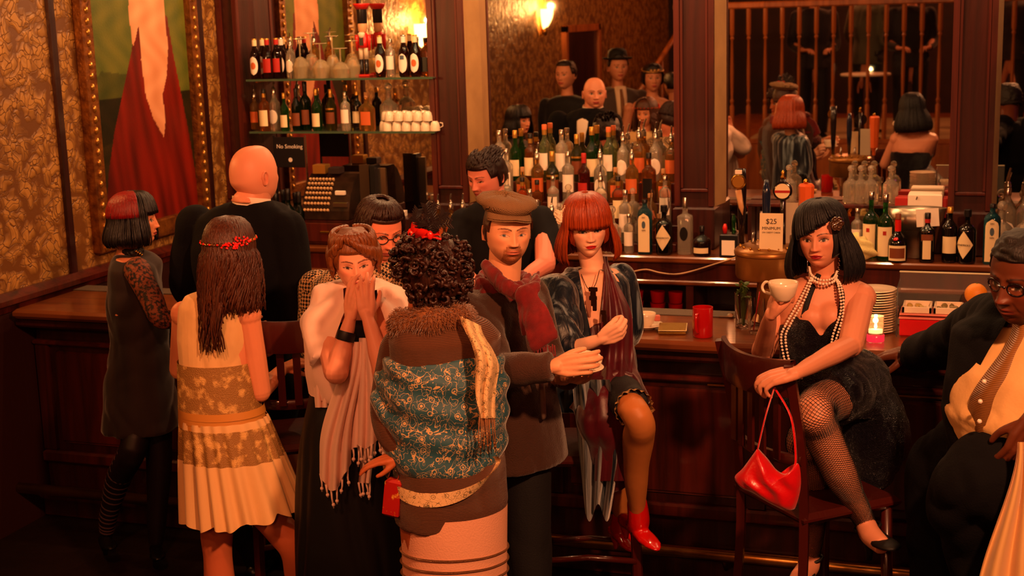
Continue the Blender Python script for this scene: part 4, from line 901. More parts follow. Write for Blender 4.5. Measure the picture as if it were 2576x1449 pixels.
def head(mb, C, B, skin, sc=1.0, res=1.0, lips='a83838', brow='2a1408', iris='3a2a18', gaze=(0, 0), open_=1.0, shadow=None, lash=True, beard=None, beardc='5a2c14',
         wide=1.0, browth=1.0, nose=1.0, jaw=1.0, blush=.0, female=False, ears=True, fold=0, lipfull=1.0, teeth=False, moustache=1.0):
    """C centre of the head, B basis (right, forward, up)"""
    nl = int(150 * res); nt = int(118 * res); skin = S(skin)[:3]; lipc = S(lips)[:3]; browc = S(brow)[:3]; irisc = S(iris)[:3]; bc = S(beardc)[:3]
    sh = S(shadow)[:3] if shadow else None; white = S('c8a890')[:3]
    def fn(a, b):
        t = a * 2 - 1; th = PI * (.5 * t + .5 * t ** 3); s = -math.cos(PI * b) ; s = max(-.9999, min(.9999, s))
        p = skull(th, s); x, y, z = p; col = skin
        if jaw != 1 and z < -.02: p.x *= 1 + (jaw - 1) * smoothstep(.02, .09, -z); x = p.x
        if y > -.02:
            fr = smoothstep(-.02, .04, y); ax = abs(x); d = 0
            d += .005 * g1(ax, z, .026, .021, .016, .007) * (.6 if female else 1.2) - .0115 * g1(ax, z, .031, -.001, .0155, .0105) + .0068 * g1(ax, z, .031, -.003, .0112, .0072)
            tn = (.014 - z) / .054
            if -.3 < tn < 1.25:
                am = (.004 + .0195 * max(0, tn) ** 1.25) * smoothstep(-.3, .1, tn) * (1 - smoothstep(.93, 1.12, tn)) * nose; sx = .0078 + .0050 * max(0, tn)
                d += am * math.exp(-(x / sx) ** 2)
            d += .0085 * g1(ax, z, .0125, -.0355, .0062, .0066) * nose + .0045 * g1(ax, z, .045, -.02, .018, .017)
            d += .006 * g1(x, z, 0, -.064, .028, .016) + (.0042 * g1(x, z, 0, -.0592, .016, .0034) + .0052 * g1(x, z, 0, -.0700, .0145, .0046)) * lipfull - .0035 * g1(x, z, 0, -.0642, .021, .0016)
            d += .008 * g1(x, z, 0, -.1, .020, .015) - .0045 * g1(x, z, 0, -.0815, .018, .0055) - .002 * g1(ax, z, .027, -.062, .005, .006)
            p.y += d * fr
            if fold: p.y -= .003 * fold * math.exp(-((ax - .018 - (-.035 - z) * .45) / .004) ** 2) * smoothstep(-.085, -.06, z) * (1 - smoothstep(-.04, -.03, z))
            if y > 0:
                ex = ax - .031; sgn = 1 if x > 0 else -1
                col = mixc(col, S('d05038')[:3], (.10 + .35 * blush) * g1(ax, z, .044, -.022, .018, .016) + .12 * g1(x, z, 0, -.034, .012, .01))
                if beard:
                    bm = smoothstep(-.045, -.058, z) * (1 if ax < .034 else .55) * (1 - .75 * g1(ax, z, .045, -.05, .02, .02)) * (1 - smoothstep(.055, .07, ax))
                    if abs(z + .051) < .008 and ax < .026: bm = max(bm, .8 * moustache)
                    if ax < .024 and -.105 < z < -.077: bm = max(bm, .95)
                    col = mixc(col, bc, min(.92, bm * beard * (.72 + .4 * _ns.noise(V((x, z, 0)) * 420))))
                m_ = (x / (.0215 if female else .0245)) ** 2 + ((z + .0648) / ((.0088 if female else .0080) * (lipfull * .5 + .5))) ** 2
                cup = -.0545 - .0022 * math.exp(-(x / .004) ** 2) + .0018 * math.exp(-((ax - .007) / .004) ** 2)
                if m_ < 1.15 and z < cup + .001: col = mixc(lipc, col, smoothstep(.8, 1.15, m_))
                if abs(z + .0642 - .04 * abs(x) * (.6 if female else -.1)) < .0011 and ax < .0235: col = mixc(lipc, (.02, .005, .005), .75)
                cr = .0145
                if sh and abs(ex) < .021: col = mixc(col, sh, .75 * math.exp(-((z - .005) / .0085) ** 2 - (ex / .017) ** 4))
                if abs(ex) < cr + .003:
                    q = max(0, 1 - (ex / cr) ** 2); up = -.0025 + .0078 * q * open_ + ex * .08; lo = -.0025 - .0048 * q * open_ + ex * .08
                    if lo < z < up and q > 0:
                        dx = x - sgn * .031 - gaze[0]; dz = z + .001 - gaze[1]; r = math.hypot(dx, dz); col = white
                        if r < .0062: col = irisc
                        if r < .0028: col = (.004, .003, .003)
                        if up - z < .0014: col = mixc(col, (.01, .005, .005), .6)
                    if 0 <= z - up < (.0026 if lash else .0013): col = mixc(col, (.01, .004, .004), .95 if lash else .7)
                    if 0 <= lo - z < .0011: col = mixc(col, (.05, .02, .02), .6)
                bz = .0195 + .0055 * (1 - ((ex + .001) / .021) ** 2) + ex * .10; wd = .0030 * browth * (1 - .5 * smoothstep(0, .022, ex))
                if abs(ex) < .0225: col = mixc(col, browc, (.9 if browth > .6 else .7) * (1 - smoothstep(wd * .6, wd * 1.2, abs(z - bz))))
        p.x *= wide
        return (C + B @ (p * sc), (*col, 1))
    mb.grid(fn, nl, nt)
    if ears:
        for s_ in (-1, 1):
            def ef(a, b):
                an = 2 * PI * a; r = b; u = .018 * r * math.cos(an) * (1 if math.sin(an) > 0 else .8); w_ = .032 * r * math.sin(an); o = .010 + .006 * math.exp(-((r - .85) / .16) ** 2) - .006 * math.exp(-((r - .4) / .3) ** 2) - (.012 if r > .97 else 0)
                q = V((s_ * (.0705 * wide + o + .004 * (u < 0)), -.012 + u, -.008 + w_))
                return (C + B @ (q * sc), (*mixc(skin, S('a83a20')[:3], .25 + .2 * (r < .5)), 1))
            mb.grid(ef, 18, 8, closeu=True)
HSEG = {'i': (.044, .026, .021), 'm': (.048, .030, .022), 'r': (.044, .028, .022), 'p': (.034, .021, .019)}
def hand(mb, W, F, N, side=1, curl=(.3, .4, .3), sc=1.0, spread=.06, thumb=(.5, .3), curls=None, n=10):
    """W wrist, F finger direction, N palm normal, side: +1 puts the thumb on F x N"""
    F = V(F).normalized(); N = V(N); N = (N - F * N.dot(F)).normalized(); T = F.cross(N) * side
    P = lambda a, b, c: V(W) + (F * a + T * b + N * c) * sc
    kn = [(.088, .030, .0), (.092, .010, -.003), (.087, -.010, -.001), (.078, -.029, .003)]
    for i, (a, b, c) in enumerate(kn): mb.tube([P(0, b * .45, 0), P(a * .55, b * .9, -.001), P(a, b, c)], [.016 * sc, .0145 * sc, .0108 * sc], n)
    mb.ell(P(.045, 0, .004), (.001 + .040 * sc, .034 * sc, .015 * sc), Matrix((F, T, N)).transposed(), 12, 8)
    for i, k in enumerate('imrp'):
        a, b, c = kn[i]; q = P(a, b, c); cu = curls[i] if curls else curl; ang = 0; pts = [q]; sp = (1.5 - i) * spread
        for L_, ca in zip(HSEG[k], cu):
            ang += ca; d = F * math.cos(ang) + N * math.sin(ang) + T * sp * math.cos(ang); d.normalize(); q = q + d * L_ * sc; pts.append(q)
        rr = .0095 if k != 'p' else .0082; mid = []
        rads = [rr * 1.08 * sc, rr * sc, rr * .92 * sc, rr * .74 * sc]
        mb.tube(catmull(pts, 3), lerpl(rads, 3), n); mb.ell(pts[-1], rads[-1] * 1.0, n=8, m=6)
    t0 = P(.018, .020, .006); a1, a2 = thumb
    d1 = (F * math.cos(a1 * 1.5) + T * math.sin(a1 * 1.5) * .9 + N * .45).normalized(); p1 = t0 + d1 * .040 * sc; d2 = (F * math.cos(a1) + T * (math.sin(a1) - a2 * .6) + N * (.3 + a2)).normalized(); p2 = p1 + d2 * .032 * sc; d3 = (d2 + (F * .5 - T * .6 * a2)).normalized(); p3 = p2 + d3 * .024 * sc
    mb.tube(catmull([t0, p1, p2, p3], 3), lerpl([.015 * sc, .0125 * sc, .0105 * sc, .0085 * sc], 3), n); mb.ell(p3, .0085 * sc, n=8, m=6)
    return P
def arm_hand(body, skin, sh, el, wr, F, N, side, r=(.044, .040, .036, .034, .036, .030, .022), voxel=.0036, upper=True, **kw):
    m = MB(); sh, el, wr = V(sh), V(el), V(wr)
    if upper: m.ell(sh, r[0] * 1.12, n=14, m=10); limb(m, [sh, sh.lerp(el, .45), el], [r[0], r[1], r[2]], 14)
    limb(m, [el, el.lerp(wr, .3), el.lerp(wr, .7), wr, wr + V(F).normalized() * .02], [r[3], r[4], r[5], r[6], r[6] * .9], 14, flat=.92)
    m.ell(el, r[2] * .98, n=12, m=8)
    hand(m, wr, F, N, side, **kw); q = remesh(m, voxel, 2, (*S(skin)[:3], 1)); merge(body, q)
skin_m = mat('skin', 'ffffff', .48, vcol=True, sss=.06, spec=.35)
def person(loc, label): return tag(empty('person', loc), label, 'person')
def hair_strands(m, paths, r0=.0035, taper=.35, n=4, flat=.5):
    for P_ in paths:
        k = len(P_); m.tube(P_, [r0 * (1 - (1 - taper) * (i / (k - 1)) ** 2) for i in range(k)], n, flat=flat)
def cap_shell(m, C, B, grow=.012, hair=lambda th: -.2, sc=1.0, nl=48, nt=22, bump=.0, freq=18, seed=0, wide=1.0):
    """hair covering the skull down to s=hair(theta)"""
    def fn(a, b):
        th = PI * (a * 2 - 1); s0 = hair(th); s = 1 - (1 - s0) * b ** .75; s = min(s, .99999)
        gr = grow * (1 - .75 * smoothstep(.85, 1, b)); p = skull(th, s, gr); p.x *= wide
        if bump: q = _ns.noise(V((p.x, p.y, p.z)) * freq + V((seed, 0, 0))); p *= 1 + bump * (abs(q) * 2 - .4)
        return C + B @ (p * sc)
    m.grid(fn, nl, nt, closeu=True)
hairmats = {}
def hairmat(name, c, c2=None, rough=.38):
    return mat(name, c, rough, var=(c2 or c, 160, 'grain', .2), bump=(170, .35, 'grain'), spec=.5)
def bob(m, C, B, length=-.115, n=620, flare=.016, off=.016, bang=.022, sweep=0.0, open_=1.02, seed=1, sc=1.0, part=0.0):
    rnd = random.Random(seed)
    for i in range(n):
        th = rnd.uniform(-PI, PI); o = off + rnd.uniform(-.004, .004); front = abs(th - 0) < open_; pts = []
        if front: zend = bang + rnd.uniform(-.003, .004) + sweep * th * .045
        else: zend = length + rnd.uniform(-.006, .006)
        s = .999
        t0 = th
        while True:
            p = skull(t0, s, o)
            if p.z < zend or s < .02: break
            pts.append(p); s -= .14 if s < .9 else (.07 if s < .98 else .035)
            if front and sweep: t0 += sweep * .035
        if not front:
            q = skull(th, .0, o + .004); z = q.z; d = V((q.x, q.y, 0)).normalized(); K = 7
            for k in range(1, K + 1):
                t = k / K; zz = z + (zend - z) * t; ff = flare * (.35 + .65 * smoothstep(open_, open_ + .7, abs(th))) * math.sin(t * PI * .62) * 1.25 - (.010 * smoothstep(.8, 1, t)); pts.append(V((q.x, q.y * (.97 if q.y < 0 else 1), zz)) + d * ff)
        else: pts.append(skull(t0, max(s, (zend / .13)), o))
        if len(pts) > 2: hair_strands(m, [[C + B @ (q * sc) for q in pts]], .0062 * sc, .5, 4, .45)
def ribbon_pts(P_): return [V(q) for q in P_]

def inside(p, P):
    return inpoly(p, P)
def cut(mb, poly, ymax=None, ymin=None):
    """opens a garment: drops the faces whose middle lies in the outline (given where it is seen) and nearer than ymax"""
    keep = []
    for f in mb.f:
        c = V((0, 0, 0))
        for i in f: c += mb.v[i]
        c /= len(f)
        if (ymax is None or c.y < ymax) and (ymin is None or c.y > ymin) and inpoly(proj(c), poly): continue
        keep.append(f)
    used = sorted({i for f in keep for i in f}); mp = {a: b for b, a in enumerate(used)}
    mb.v = [mb.v[i] for i in used]; mb.c = [mb.c[i] for i in used]; mb.f = [tuple(mp[i] for i in f) for f in keep]; mb.mi = [0] * len(keep)
    cnt = {}                                          # even out the cut edge
    for f in mb.f:
        for i in range(len(f)):
            e = tuple(sorted((f[i], f[(i + 1) % len(f)]))); cnt[e] = cnt.get(e, 0) + 1
    nb = {}
    for (a, b), c in cnt.items():
        if c == 1: nb.setdefault(a, []).append(b); nb.setdefault(b, []).append(a)
    for _ in range(8):
        new = {i: mb.v[i].lerp(sum((mb.v[j] for j in js), V((0, 0, 0))) / len(js), .6) for i, js in nb.items()}
        for i, q in new.items(): mb.v[i] = q
    return mb
# ---------------------------------------------------------------- people: figures
def facing(p, yaw=0, pitch=0, roll=0):
    """basis facing the camera's side of the room, turned yaw degrees to picture right; pitch>0 looks up"""
    d = V((-p.x, -p.y, 0)).normalized(); d = Matrix.Rotation(math.radians(yaw), 3, 'Z') @ d
    B = basis(d); return B @ Matrix.Rotation(math.radians(pitch), 3, 'X') @ Matrix.Rotation(math.radians(roll), 3, 'Y')
def hb(p, yaw): return facing(p, yaw)
def torso(m, B, rows, n=22, p=2.3):
    """rows: (u, v, Y, rx, ry)"""
    loft(m, [ring(PY(u, v, Y), B, rx, ry, n, p) for u, v, Y, rx, ry in rows])
def T_(u, v, Y): return PY(u, v, Y)
def cloth(m, name, mt, root, voxel=.009, sm=3, fold=None, smooth=True, opening=None, ymax=None):
    q = remesh(m, voxel, sm)
    if fold: displace(q, fold)
    if opening: cut(q, opening, ymax)
    return q.w(name, mt, root, smooth)
def shoe(m, heel, toe, w=.042, hgt=.06, heelh=.05, up=V((0, 0, 1))):
    SHOES.append(V(heel).lerp(V(toe), .5))
    heel, toe = V(heel), V(toe); d = (toe - heel); L_ = d.length; d.normalize(); r = d.cross(up).normalized(); u_ = r.cross(d)
    B = Matrix((r, d, u_)).transposed(); rows = []
    for t, wd, zt, zb in ((0, .6, .75, .0), (.12, .78, .95, 0), (.3, .8, 1.0, .02), (.5, .85, .75, .02), (.7, 1.0, .55, 0), (.88, .85, .4, 0), (1.0, .35, .2, .02)):
        c = heel + d * L_ * t + u_ * hgt * (zt + zb) / 2; rows.append(ring(c, Matrix((r, u_, d)).transposed(), w * wd, hgt * (zt - zb) / 2, 14, 2.4))
    loft(m, rows)
    if heelh: m.lathe([(.010, -heelh), (.012, -heelh * .6), (.022, 0), (.026, .02)], heel + d * .03, 10)
def core(body, skin, neck, pelvis, arms=(), legs=(), r=.085):
    """the trunk and limbs under the clothes, grown into one skin"""
    m = MB(); neck = V(neck); pelvis = V(pelvis); limb(m, [neck + V((0, 0, .03)), neck.lerp(pelvis, .25), neck.lerp(pelvis, .6), pelvis], [.045, r, r, r * 1.05], 12)
    for a in arms: limb(m, [neck.lerp(pelvis, .16)] + [V(q) for q in a], [.05] + [.036] * (len(a) - 1) + [.026], 10)
    for a in legs: limb(m, [pelvis] + [V(q) for q in a], [.08] + [.06] * (len(a) - 1) + [.036], 10)
    merge(body, remesh(m, .015, 1, (*S(skin)[:3], 1)))
def net(m, pts, rad, turns=3, nh=22, r=.0011, K=70, k=8):
    P_ = catmull(pts, k); R_ = lerpl(rad, k); n = len(P_); ups = []; u0 = None; fr = []
    for i in range(n):
        t = (P_[min(i + 1, n - 1)] - P_[max(i - 1, 0)]).normalized(); u0 = u0 if u0 is not None else t.orthogonal(); u0 = (u0 - t * u0.dot(t)).normalized(); fr.append((u0.copy(), t.cross(u0)))
    def at(s, a):
        x = s * (n - 1); i = min(int(x), n - 2); f = x - i; p = P_[i].lerp(P_[i + 1], f); rr = R_[i] * (1 - f) + R_[i + 1] * f + .0008; A = fr[i][0].lerp(fr[i + 1][0], f); Bb = fr[i][1].lerp(fr[i + 1][1], f)
        return p + (A * math.cos(a) + Bb * math.sin(a)) * rr
    for sg in (-1, 1):
        for h in range(nh): m.tube([at(j / K, 2 * PI * h / nh + sg * turns * 2 * PI * j / K) for j in range(K + 1)], r, 3, cap=False)
def fringe(m, pts, L_=.05, r=.0022, seed=0, knot=True):
    rn = random.Random(seed)
    for p in pts:
        p = V(p); q = p + V((rn.uniform(-.006, .006), rn.uniform(-.006, .006), -L_ * rn.uniform(.8, 1.15))); m.tube([p, p.lerp(q, .5) + V((rn.uniform(-.003, .003), 0, 0)), q], [r, r * .8, r * .7], 5)
        if knot: m.ell(p.lerp(q, .82), r * 1.7, n=6, m=4)
# ================= man in tweed cap
Y = 4.3; hc = T_(1277, 580, Y); root = person(T_(1290, 1000, 4.3) * 1.0, 'standing man in tweed cap, maroon scarf and brown coat holding a white cup'); root.location.z = 0
body = MB(); sk = 'e0a078'; HB = facing(hc, 14, -3, -2); BB = facing(hc, 48)
head(body, hc, HB, sk, sc=.90, iris='4a6070', gaze=(.0028, -.0005), open_=.68, res=1.3, beard=1.25, beardc='7a3c18', brow='3a1c0c', lips='c87058', lash=False, browth=1.0, blush=.2, fold=.4, wide=1.04, jaw=1.08)
m = MB(); limb(m, [hc + HB @ V((0, -.015, -.04)), T_(1268, 700, Y + .02), T_(1266, 730, Y + .02)], [.055, .056, .075], 16); merge(body, remesh(m, .006, 2, (*S(sk)[:3], 1)))
arm_hand(body, sk, T_(1240, 800, 4.1), T_(1320, 932, 4.0), T_(1396, 922, 3.98), (.97, .1, .1), (.05, 1, -.1), 1, curls=[(.25, .7, .5), (.3, .75, .5), (.35, .75, .5), (.4, .8, .5)], thumb=(.35, .1), sc=.90, upper=False, r=(.04,.04,.03,.03,.03,.028,.024))
arm_hand(body, sk, T_(1330, 800, 4.5), T_(1400, 950, 4.35), T_(1425, 950, 4.24), (.6, -.75, .1), (.2, .1, 1), -1, curl=(.4, .5, .3), sc=.88, upper=False, r=(.03,.03,.03,.03,.03,.028,.022))
gl_ = T_(1268, 1300, Y - .02); gr_ = T_(1325, 1300, Y - .02)
core(body, sk, T_(1262, 735, Y), T_(1295, 1080, Y), [(T_(1215, 790, 4.18), T_(1222, 850, 4.12), T_(1252, 925, 4.03), T_(1310, 930, 3.99), T_(1396, 922, 3.98)), (T_(1300, 790, 4.4), T_(1390, 930, 4.4), T_(1425, 950, 4.24))],
     [(gl_, V((T_(1262, 1120, Y).x, Y + .05, .10))), (gr_, V((T_(1340, 1120, Y).x, Y - .05, .10)))])
bo = body.w('body', skin_m, root, True, vcol=True)
coat = mat('brown_wool_coat', '3e2012', .85, bump=(260, .5), var=('3a2014', 60), sheen=.3)
m = MB(); torso(m, BB, [(1262, 716, Y, .085, .075), (1255, 734, Y, .15, .095), (1250, 758, Y, .195, .115), (1258, 840, Y, .185, .128), (1275, 940, Y, .165, .122), (1292, 1050, Y, .185, .14), (1302, 1160, Y, .20, .15)])
shR = T_(1252, 752, Y) + BB @ V((.165, 0, -.01)); shL = T_(1252, 752, Y) + BB @ V((-.165, 0, -.01))
limb(m, [shR, T_(1222, 850, 4.12), T_(1250, 925, 4.03), T_(1300, 930, 3.99), T_(1388, 922, 3.975)], [.068, .066, .062, .056, .046], 16); limb(m, [shL, T_(1385, 900, 4.45), T_(1430, 950, 4.3)], [.065, .055, .045], 14)
co = cloth(m, 'coat', coat, root, .009, 3, folds(.007, 7, 4, 3, .001))
m = MB(); pl = [T_(1305, 735, 4.12), T_(1345, 810, 4.09), T_(1362, 880, 4.10), T_(1352, 930, 4.14)]
m.tube(catmull(pl, 5), lerpl([.024, .03, .02, .006], 5), 8, flat=.18, flatdir=(0, 1, 0)); m.w('lapel', coat, root, True)
m = MB()                                            # shirt strip and trousers
m.tube(catmull([T_(1318, 730, 4.16), T_(1350, 860, 4.16), T_(1364, 980, 4.20), T_(1368, 1050, 4.22)], 4), .017, 8, flat=.5); m.w('shirt', mat('grey_shirt', '8a7060', .8, bump=(200, .3, 'weave')), root, True)
m = MB(); b1 = V((T_(1262, 1120, Y).x, Y + .05, .06)); b2 = V((T_(1340, 1120, Y).x, Y - .05, .06))
limb(m, [T_(1272, 1075, Y + .02), T_(1268, 1300, Y), b1], [.095, .085, .065], 14); limb(m, [T_(1320, 1075, Y + .02), T_(1325, 1300, Y - .02), b2], [.095, .085, .065], 14); cloth(m, 'trousers', mat('black_trousers', '08060a', .8, bump=(200, .2)), root, .012, 2, folds(.006, 6, 3))
m = MB(); shoe(m, b1 + V((-.02, .06, -.055)), b1 + V((.1, -.16, -.055)), .045, .07, 0); shoe(m, b2 + V((-.02, .06, -.055)), b2 + V((.12, -.15, -.055)), .045, .07, 0); m.w('shoes', mat('black_leather', '0c0a0c', .3), root, True)
scarfm = mat('maroon_knit', '7a1014', .85, bump=(240, .6, 'weave'), var=('5a0c12', 30), sheen=.4)
m = MB(); nk = T_(1266, 712, Y)
for k in range(3):
    pts = [nk + BB @ V((.082 * math.cos(a) * (1 + .07 * k), .078 * math.sin(a), .012 - .022 * k + .028 * math.sin(a + .4 + k * .7) * -.5)) for a in [2 * PI * i / 18 for i in range(18)]]; m.tube(pts, [.017 + .003 * math.sin(i * 2 + k) for i in range(18)], 10, closed=True, flat=1.1)
m.tube(catmull([T_(1215, 660, 4.24), T_(1262, 715, 4.15), T_(1315, 742, 4.11), T_(1335, 758, 4.10)], 5), lerpl([.020, .030, .028, .024], 5), 12, flat=.6, flatdir=(0, 1, 0))
m.tube(catmull([T_(1350, 690, 4.2), T_(1340, 725, 4.1), T_(1318, 745, 4.09), T_(1335, 775, 4.09)], 5), lerpl([.016, .026, .030, .018], 5), 12, flat=.6, flatdir=(0, 1, 0))
m.tube(catmull([T_(1330, 745, 4.09), T_(1350, 800, 4.06), T_(1366, 850, 4.05), T_(1376, 868, 4.05)], 5), lerpl([.032, .05, .056, .052], 5), 14, flat=.3, flatdir=(0, 1, 0))
m.tube(catmull([T_(1320, 750, 4.10), T_(1335, 800, 4.08), T_(1345, 840, 4.08)], 5), lerpl([.03, .045, .045], 5), 14, flat=.3, flatdir=(0, 1, 0))
q = remesh(m, .006, 2); displace(q, folds(.006, 26, 10, 5)); sc_o = q.w('scarf', scarfm, root, True)
m = MB(); fringe(m, [T_(1345 + i * 5, 866 + (i % 3) * 3, 4.045) for i in range(11)], .05, .0025, 3); m.w('scarf_fringe', scarfm, sc_o, True)
tweed = mat('herringbone_tweed', '8a6440', .9, bump=(160, .5, 'weave'))
def herring(mt, s1=260, c1='3a2416', c2='a07c52'):
    nt = mt.node_tree; N = nt.nodes; L = nt.links; tc = N.new('ShaderNodeTexCoord'); sp = N.new('ShaderNodeSeparateXYZ'); L.new(tc.outputs['Object'], sp.inputs[0])
    def mth(op, a, b=None):
        n_ = N.new('ShaderNodeMath'); n_.operation = op
        for i, x in enumerate((a, b)):
            if x is None: continue
            if isinstance(x, (int, float)): n_.inputs[i].default_value = x
            else: L.new(x, n_.inputs[i])
        return n_.outputs[0]
    tri = mth('PINGPONG', mth('ADD', sp.outputs[0], mth('MULTIPLY', sp.outputs[1], .6)), .009); ph = mth('ADD', mth('MULTIPLY', sp.outputs[2], 1.0), mth('ADD', tri, mth('MULTIPLY', sp.outputs[1], .5)))
    s_ = mth('SINE', mth('MULTIPLY', ph, s1 * 5)); mr = N.new('ShaderNodeMapRange'); mr.inputs[1].default_value = -.5; mr.inputs[2].default_value = .5; L.new(s_, mr.inputs[0])
    mx = N.new('ShaderNodeMix'); mx.data_type = 'RGBA'; L.new(mr.outputs[0], mx.inputs[0]); mx.inputs[6].default_value = S(c1); mx.inputs[7].default_value = S(c2); L.new(mx.outputs[2], N['Principled BSDF'].inputs['Base Color'])
herring(tweed)
def flatcap(C, B, sc, mt, root):
    m = MB(); T = lambda x, y, z: C + B @ (V((x, y, z)) * sc); rows = []
    for z, rx, ry, cy in ((.036, .080, .100, -.006), (.048, .087, .107, -.006), (.060, .106, .122, -.010), (.073, .109, .124, -.020), (.085, .094, .108, -.026), (.093, .05, .06, -.026), (.095, .001, .001, -.026)):
        tilt = .18; rows.append([T(rx * math.cos(a), cy + ry * math.sin(a), z + .012 * math.sin(a) * (-1 if z < .07 else -.6) + .004 * math.cos(8 * a) * (z > .07)) for a in [2 * PI * i / 32 for i in range(32)]])
    loft(m, rows, cap=True); cr_ = m.w('cap_crown', mt, root, True)
    m = MB()
    def br(a, b):
        an = PI * (.10 + .80 * a); r0x, r0y = .080, .096; ex = .036 * b * math.sin((an - .1 * PI) / .8) ** .5 if math.sin((an - .1 * PI) / .8) > 0 else 0
        return T((r0x + ex * .45) * math.cos(an), -.006 + (r0y + ex) * math.sin(an), .040 - .012 * math.sin(an) - .012 * b * b - .012 * abs(math.cos(an)) * b)
    m.grid(br, 30, 6); n = len(m.v); m.add([q - B.col[2] * .006 for q in m.v[:n]], [tuple(reversed(f)) for f in m.f]); m.w('cap_brim', mt, cr_, True)
    MB().ell(T(0, -.026, .097), .007, n=8, m=6).w('cap_button', mt, cr_, True)
flatcap(hc + HB @ V((.004, -.004, .030)), HB @ Matrix.Rotation(.10, 3, 'X') @ Matrix.Rotation(-.08, 3, 'Y'), .95, tweed, root)
hm = hairmat('short_brown_hair', '3a1c0c'); m = MB(); cap_shell(m, hc, HB, .007, lambda th: .58 if abs(th) < 1.15 else (.02 if abs(th) < 1.5 else -.35), .90, bump=.03, freq=40, wide=1.05); m.w('hair', hm, root, True)
cc_ = tag(empty('coffee_cup', T_(1464, 934, 4.07)), 'white coffee cup and saucer held by the man in the tweed cap', 'cup'); saucer(cc_, .07, -.006); cup(cc_, z=0.003, r=.040, h=.056, ang=.3)
# ================= red-haired woman in blue velvet
Y = 4.85; hc = T_(1477, 571, Y); root = person(V((T_(1490, 1000, Y).x, Y, 0)), 'woman with bright red bob and white hair flower, blue velvet jacket, seated at the bar')
sk = 'f0b898'; HB = facing(hc, 8, -4, 3); BB = facing(hc, 38); body = MB()
head(body, hc, HB, sk, sc=.885, res=1.3, iris='4a5a6a', gaze=(-.0005, -.0006), open_=.8, lips='b80c18', brow='6a2010', female=True, shadow='20141c', wide=1.0, nose=.9, lipfull=1.0, ears=False, jaw=.95, blush=.3, browth=.5)
m = MB(); limb(m, [hc + HB @ V((0, -.02, -.05)), T_(1490, 668, Y + .03), T_(1492, 700, Y + .03)], [.046, .045, .06], 16)
loft(m, [ring(T_(u, v, yy), BB, rx, ry, 20) for u, v, yy, rx, ry in ((1490, 682, Y, .10, .06), (1490, 705, Y, .14, .08), (1493, 760, Y, .135, .095), (1498, 820, Y, .12, .09), (1505, 900, Y, .13, .10), (1510, 980, Y, .16, .12))]); merge(body, remesh(m, .008, 3, (*S(sk)[:3], 1)))
arm_hand(body, sk, T_(1420, 790, 4.62), T_(1420, 885, 4.56), T_(1512, 853, 4.52), (.94, .1, .42), (-.25, .9, .35), 1, upper=False, curls=[(1.1, 1.5, .7)] * 2 + [(1.2, 1.5, .7)] * 2, r=(.038, .036, .034, .032, .032, .026, .020), thumb=(.2, .6), sc=.88, spread=.02)
m = MB(); stk = 'b8743c'                           # stockinged leg reaching to the foot rail
kn, an_ = T_(1603, 1030, 4.5), T_(1603, 1285, 4.72); legp = [T_(1545, 975, 4.8), kn + V((-.03, .03, .0)), kn + V((.01, 0, -.05)), T_(1606, 1100, 4.56), T_(1600, 1190, 4.64), an_]; limb(m, legp, [.080, .052, .052, .057, .045, .030], 18); merge(body, remesh(m, .008, 2, (*S(stk)[:3], 1)))
m = MB(); limb(m, [T_(1520, 985, 4.85), T_(1530, 1075, 4.80), T_(1552, 1200, 4.92), T_(1562, 1300, 4.98)], [.08, .055, .045, .030], 12); merge(body, remesh(m, .014, 1, (*S(stk)[:3], 1)))
bo = body.w('body', skin_m, root, True, vcol=True)
velvet = mat('crushed_blue_velvet_painted_sheen', '081626', .4, sheen=.6, var=('7a8c98', 17, 'grain', .07, .60), bump=(24, .8, 'grain'))  # silvery streaks are velvet highlights painted into the colour
m = MB(); torso(m, BB, [(1478, 676, Y, .08, .07), (1478, 694, Y, .15, .09), (1480, 715, Y, .185, .105), (1485, 780, Y, .175, .115), (1492, 880, Y, .165, .12), (1495, 960, Y, .185, .14), (1480, 1010, Y, .19, .15)])
shR = T_(1478, 712, Y) + BB @ V((.16, 0, 0))
limb(m, [shR, T_(1404, 755, 4.68), T_(1404, 830, 4.6), T_(1425, 872, 4.57), T_(1462, 868, 4.55)], [.062, .078, .082, .07, .055], 16)
shL = T_(1478, 712, Y) + BB @ V((-.16, 0, 0)); limb(m, [shL, T_(1580, 800, 4.98), T_(1585, 850, 5.05)], [.06, .06, .05], 14)
cloth(m, 'velvet_jacket', velvet, root, .009, 2, folds(.013, 13, 4, 9, .001), opening=[(1452, 640), (1512, 640), (1530, 690), (1556, 780), (1578, 900), (1580, 1020), (1520, 1020), (1500, 900), (1476, 790), (1458, 700)], ymax=4.85)
m = MB()                                            # velvet tails hanging below the seat
def tail(a, b):
    u = 1438 + (1478 - 1440) * b * .9 + a * (96 - 34 * b + 20 * math.sin(b * PI)); v = 955 + 335 * b + 22 * math.sin(a * 9) * b; return T_(u, v, 4.58 + .03 * math.sin(a * 17 + b * 3) + .03 * a)
m.grid(tail, 40, 34); m.w('jacket_tail', mat('crushed_blue_velvet_tail_painted_sheen', '0a1828', .4, sheen=.6, var=('a0a8b0', 22, 'grain', .10, .54), bump=(24, .8, 'grain')), root, True)  # brighter copy of the velvet, more highlight streaks painted into its colour
burg = mat('burgundy_silk', '5a0c1c', .42, sheen=.5, var=('3a0814', 12, 'grain'), bump=(14, .4, 'grain'))
m = MB()
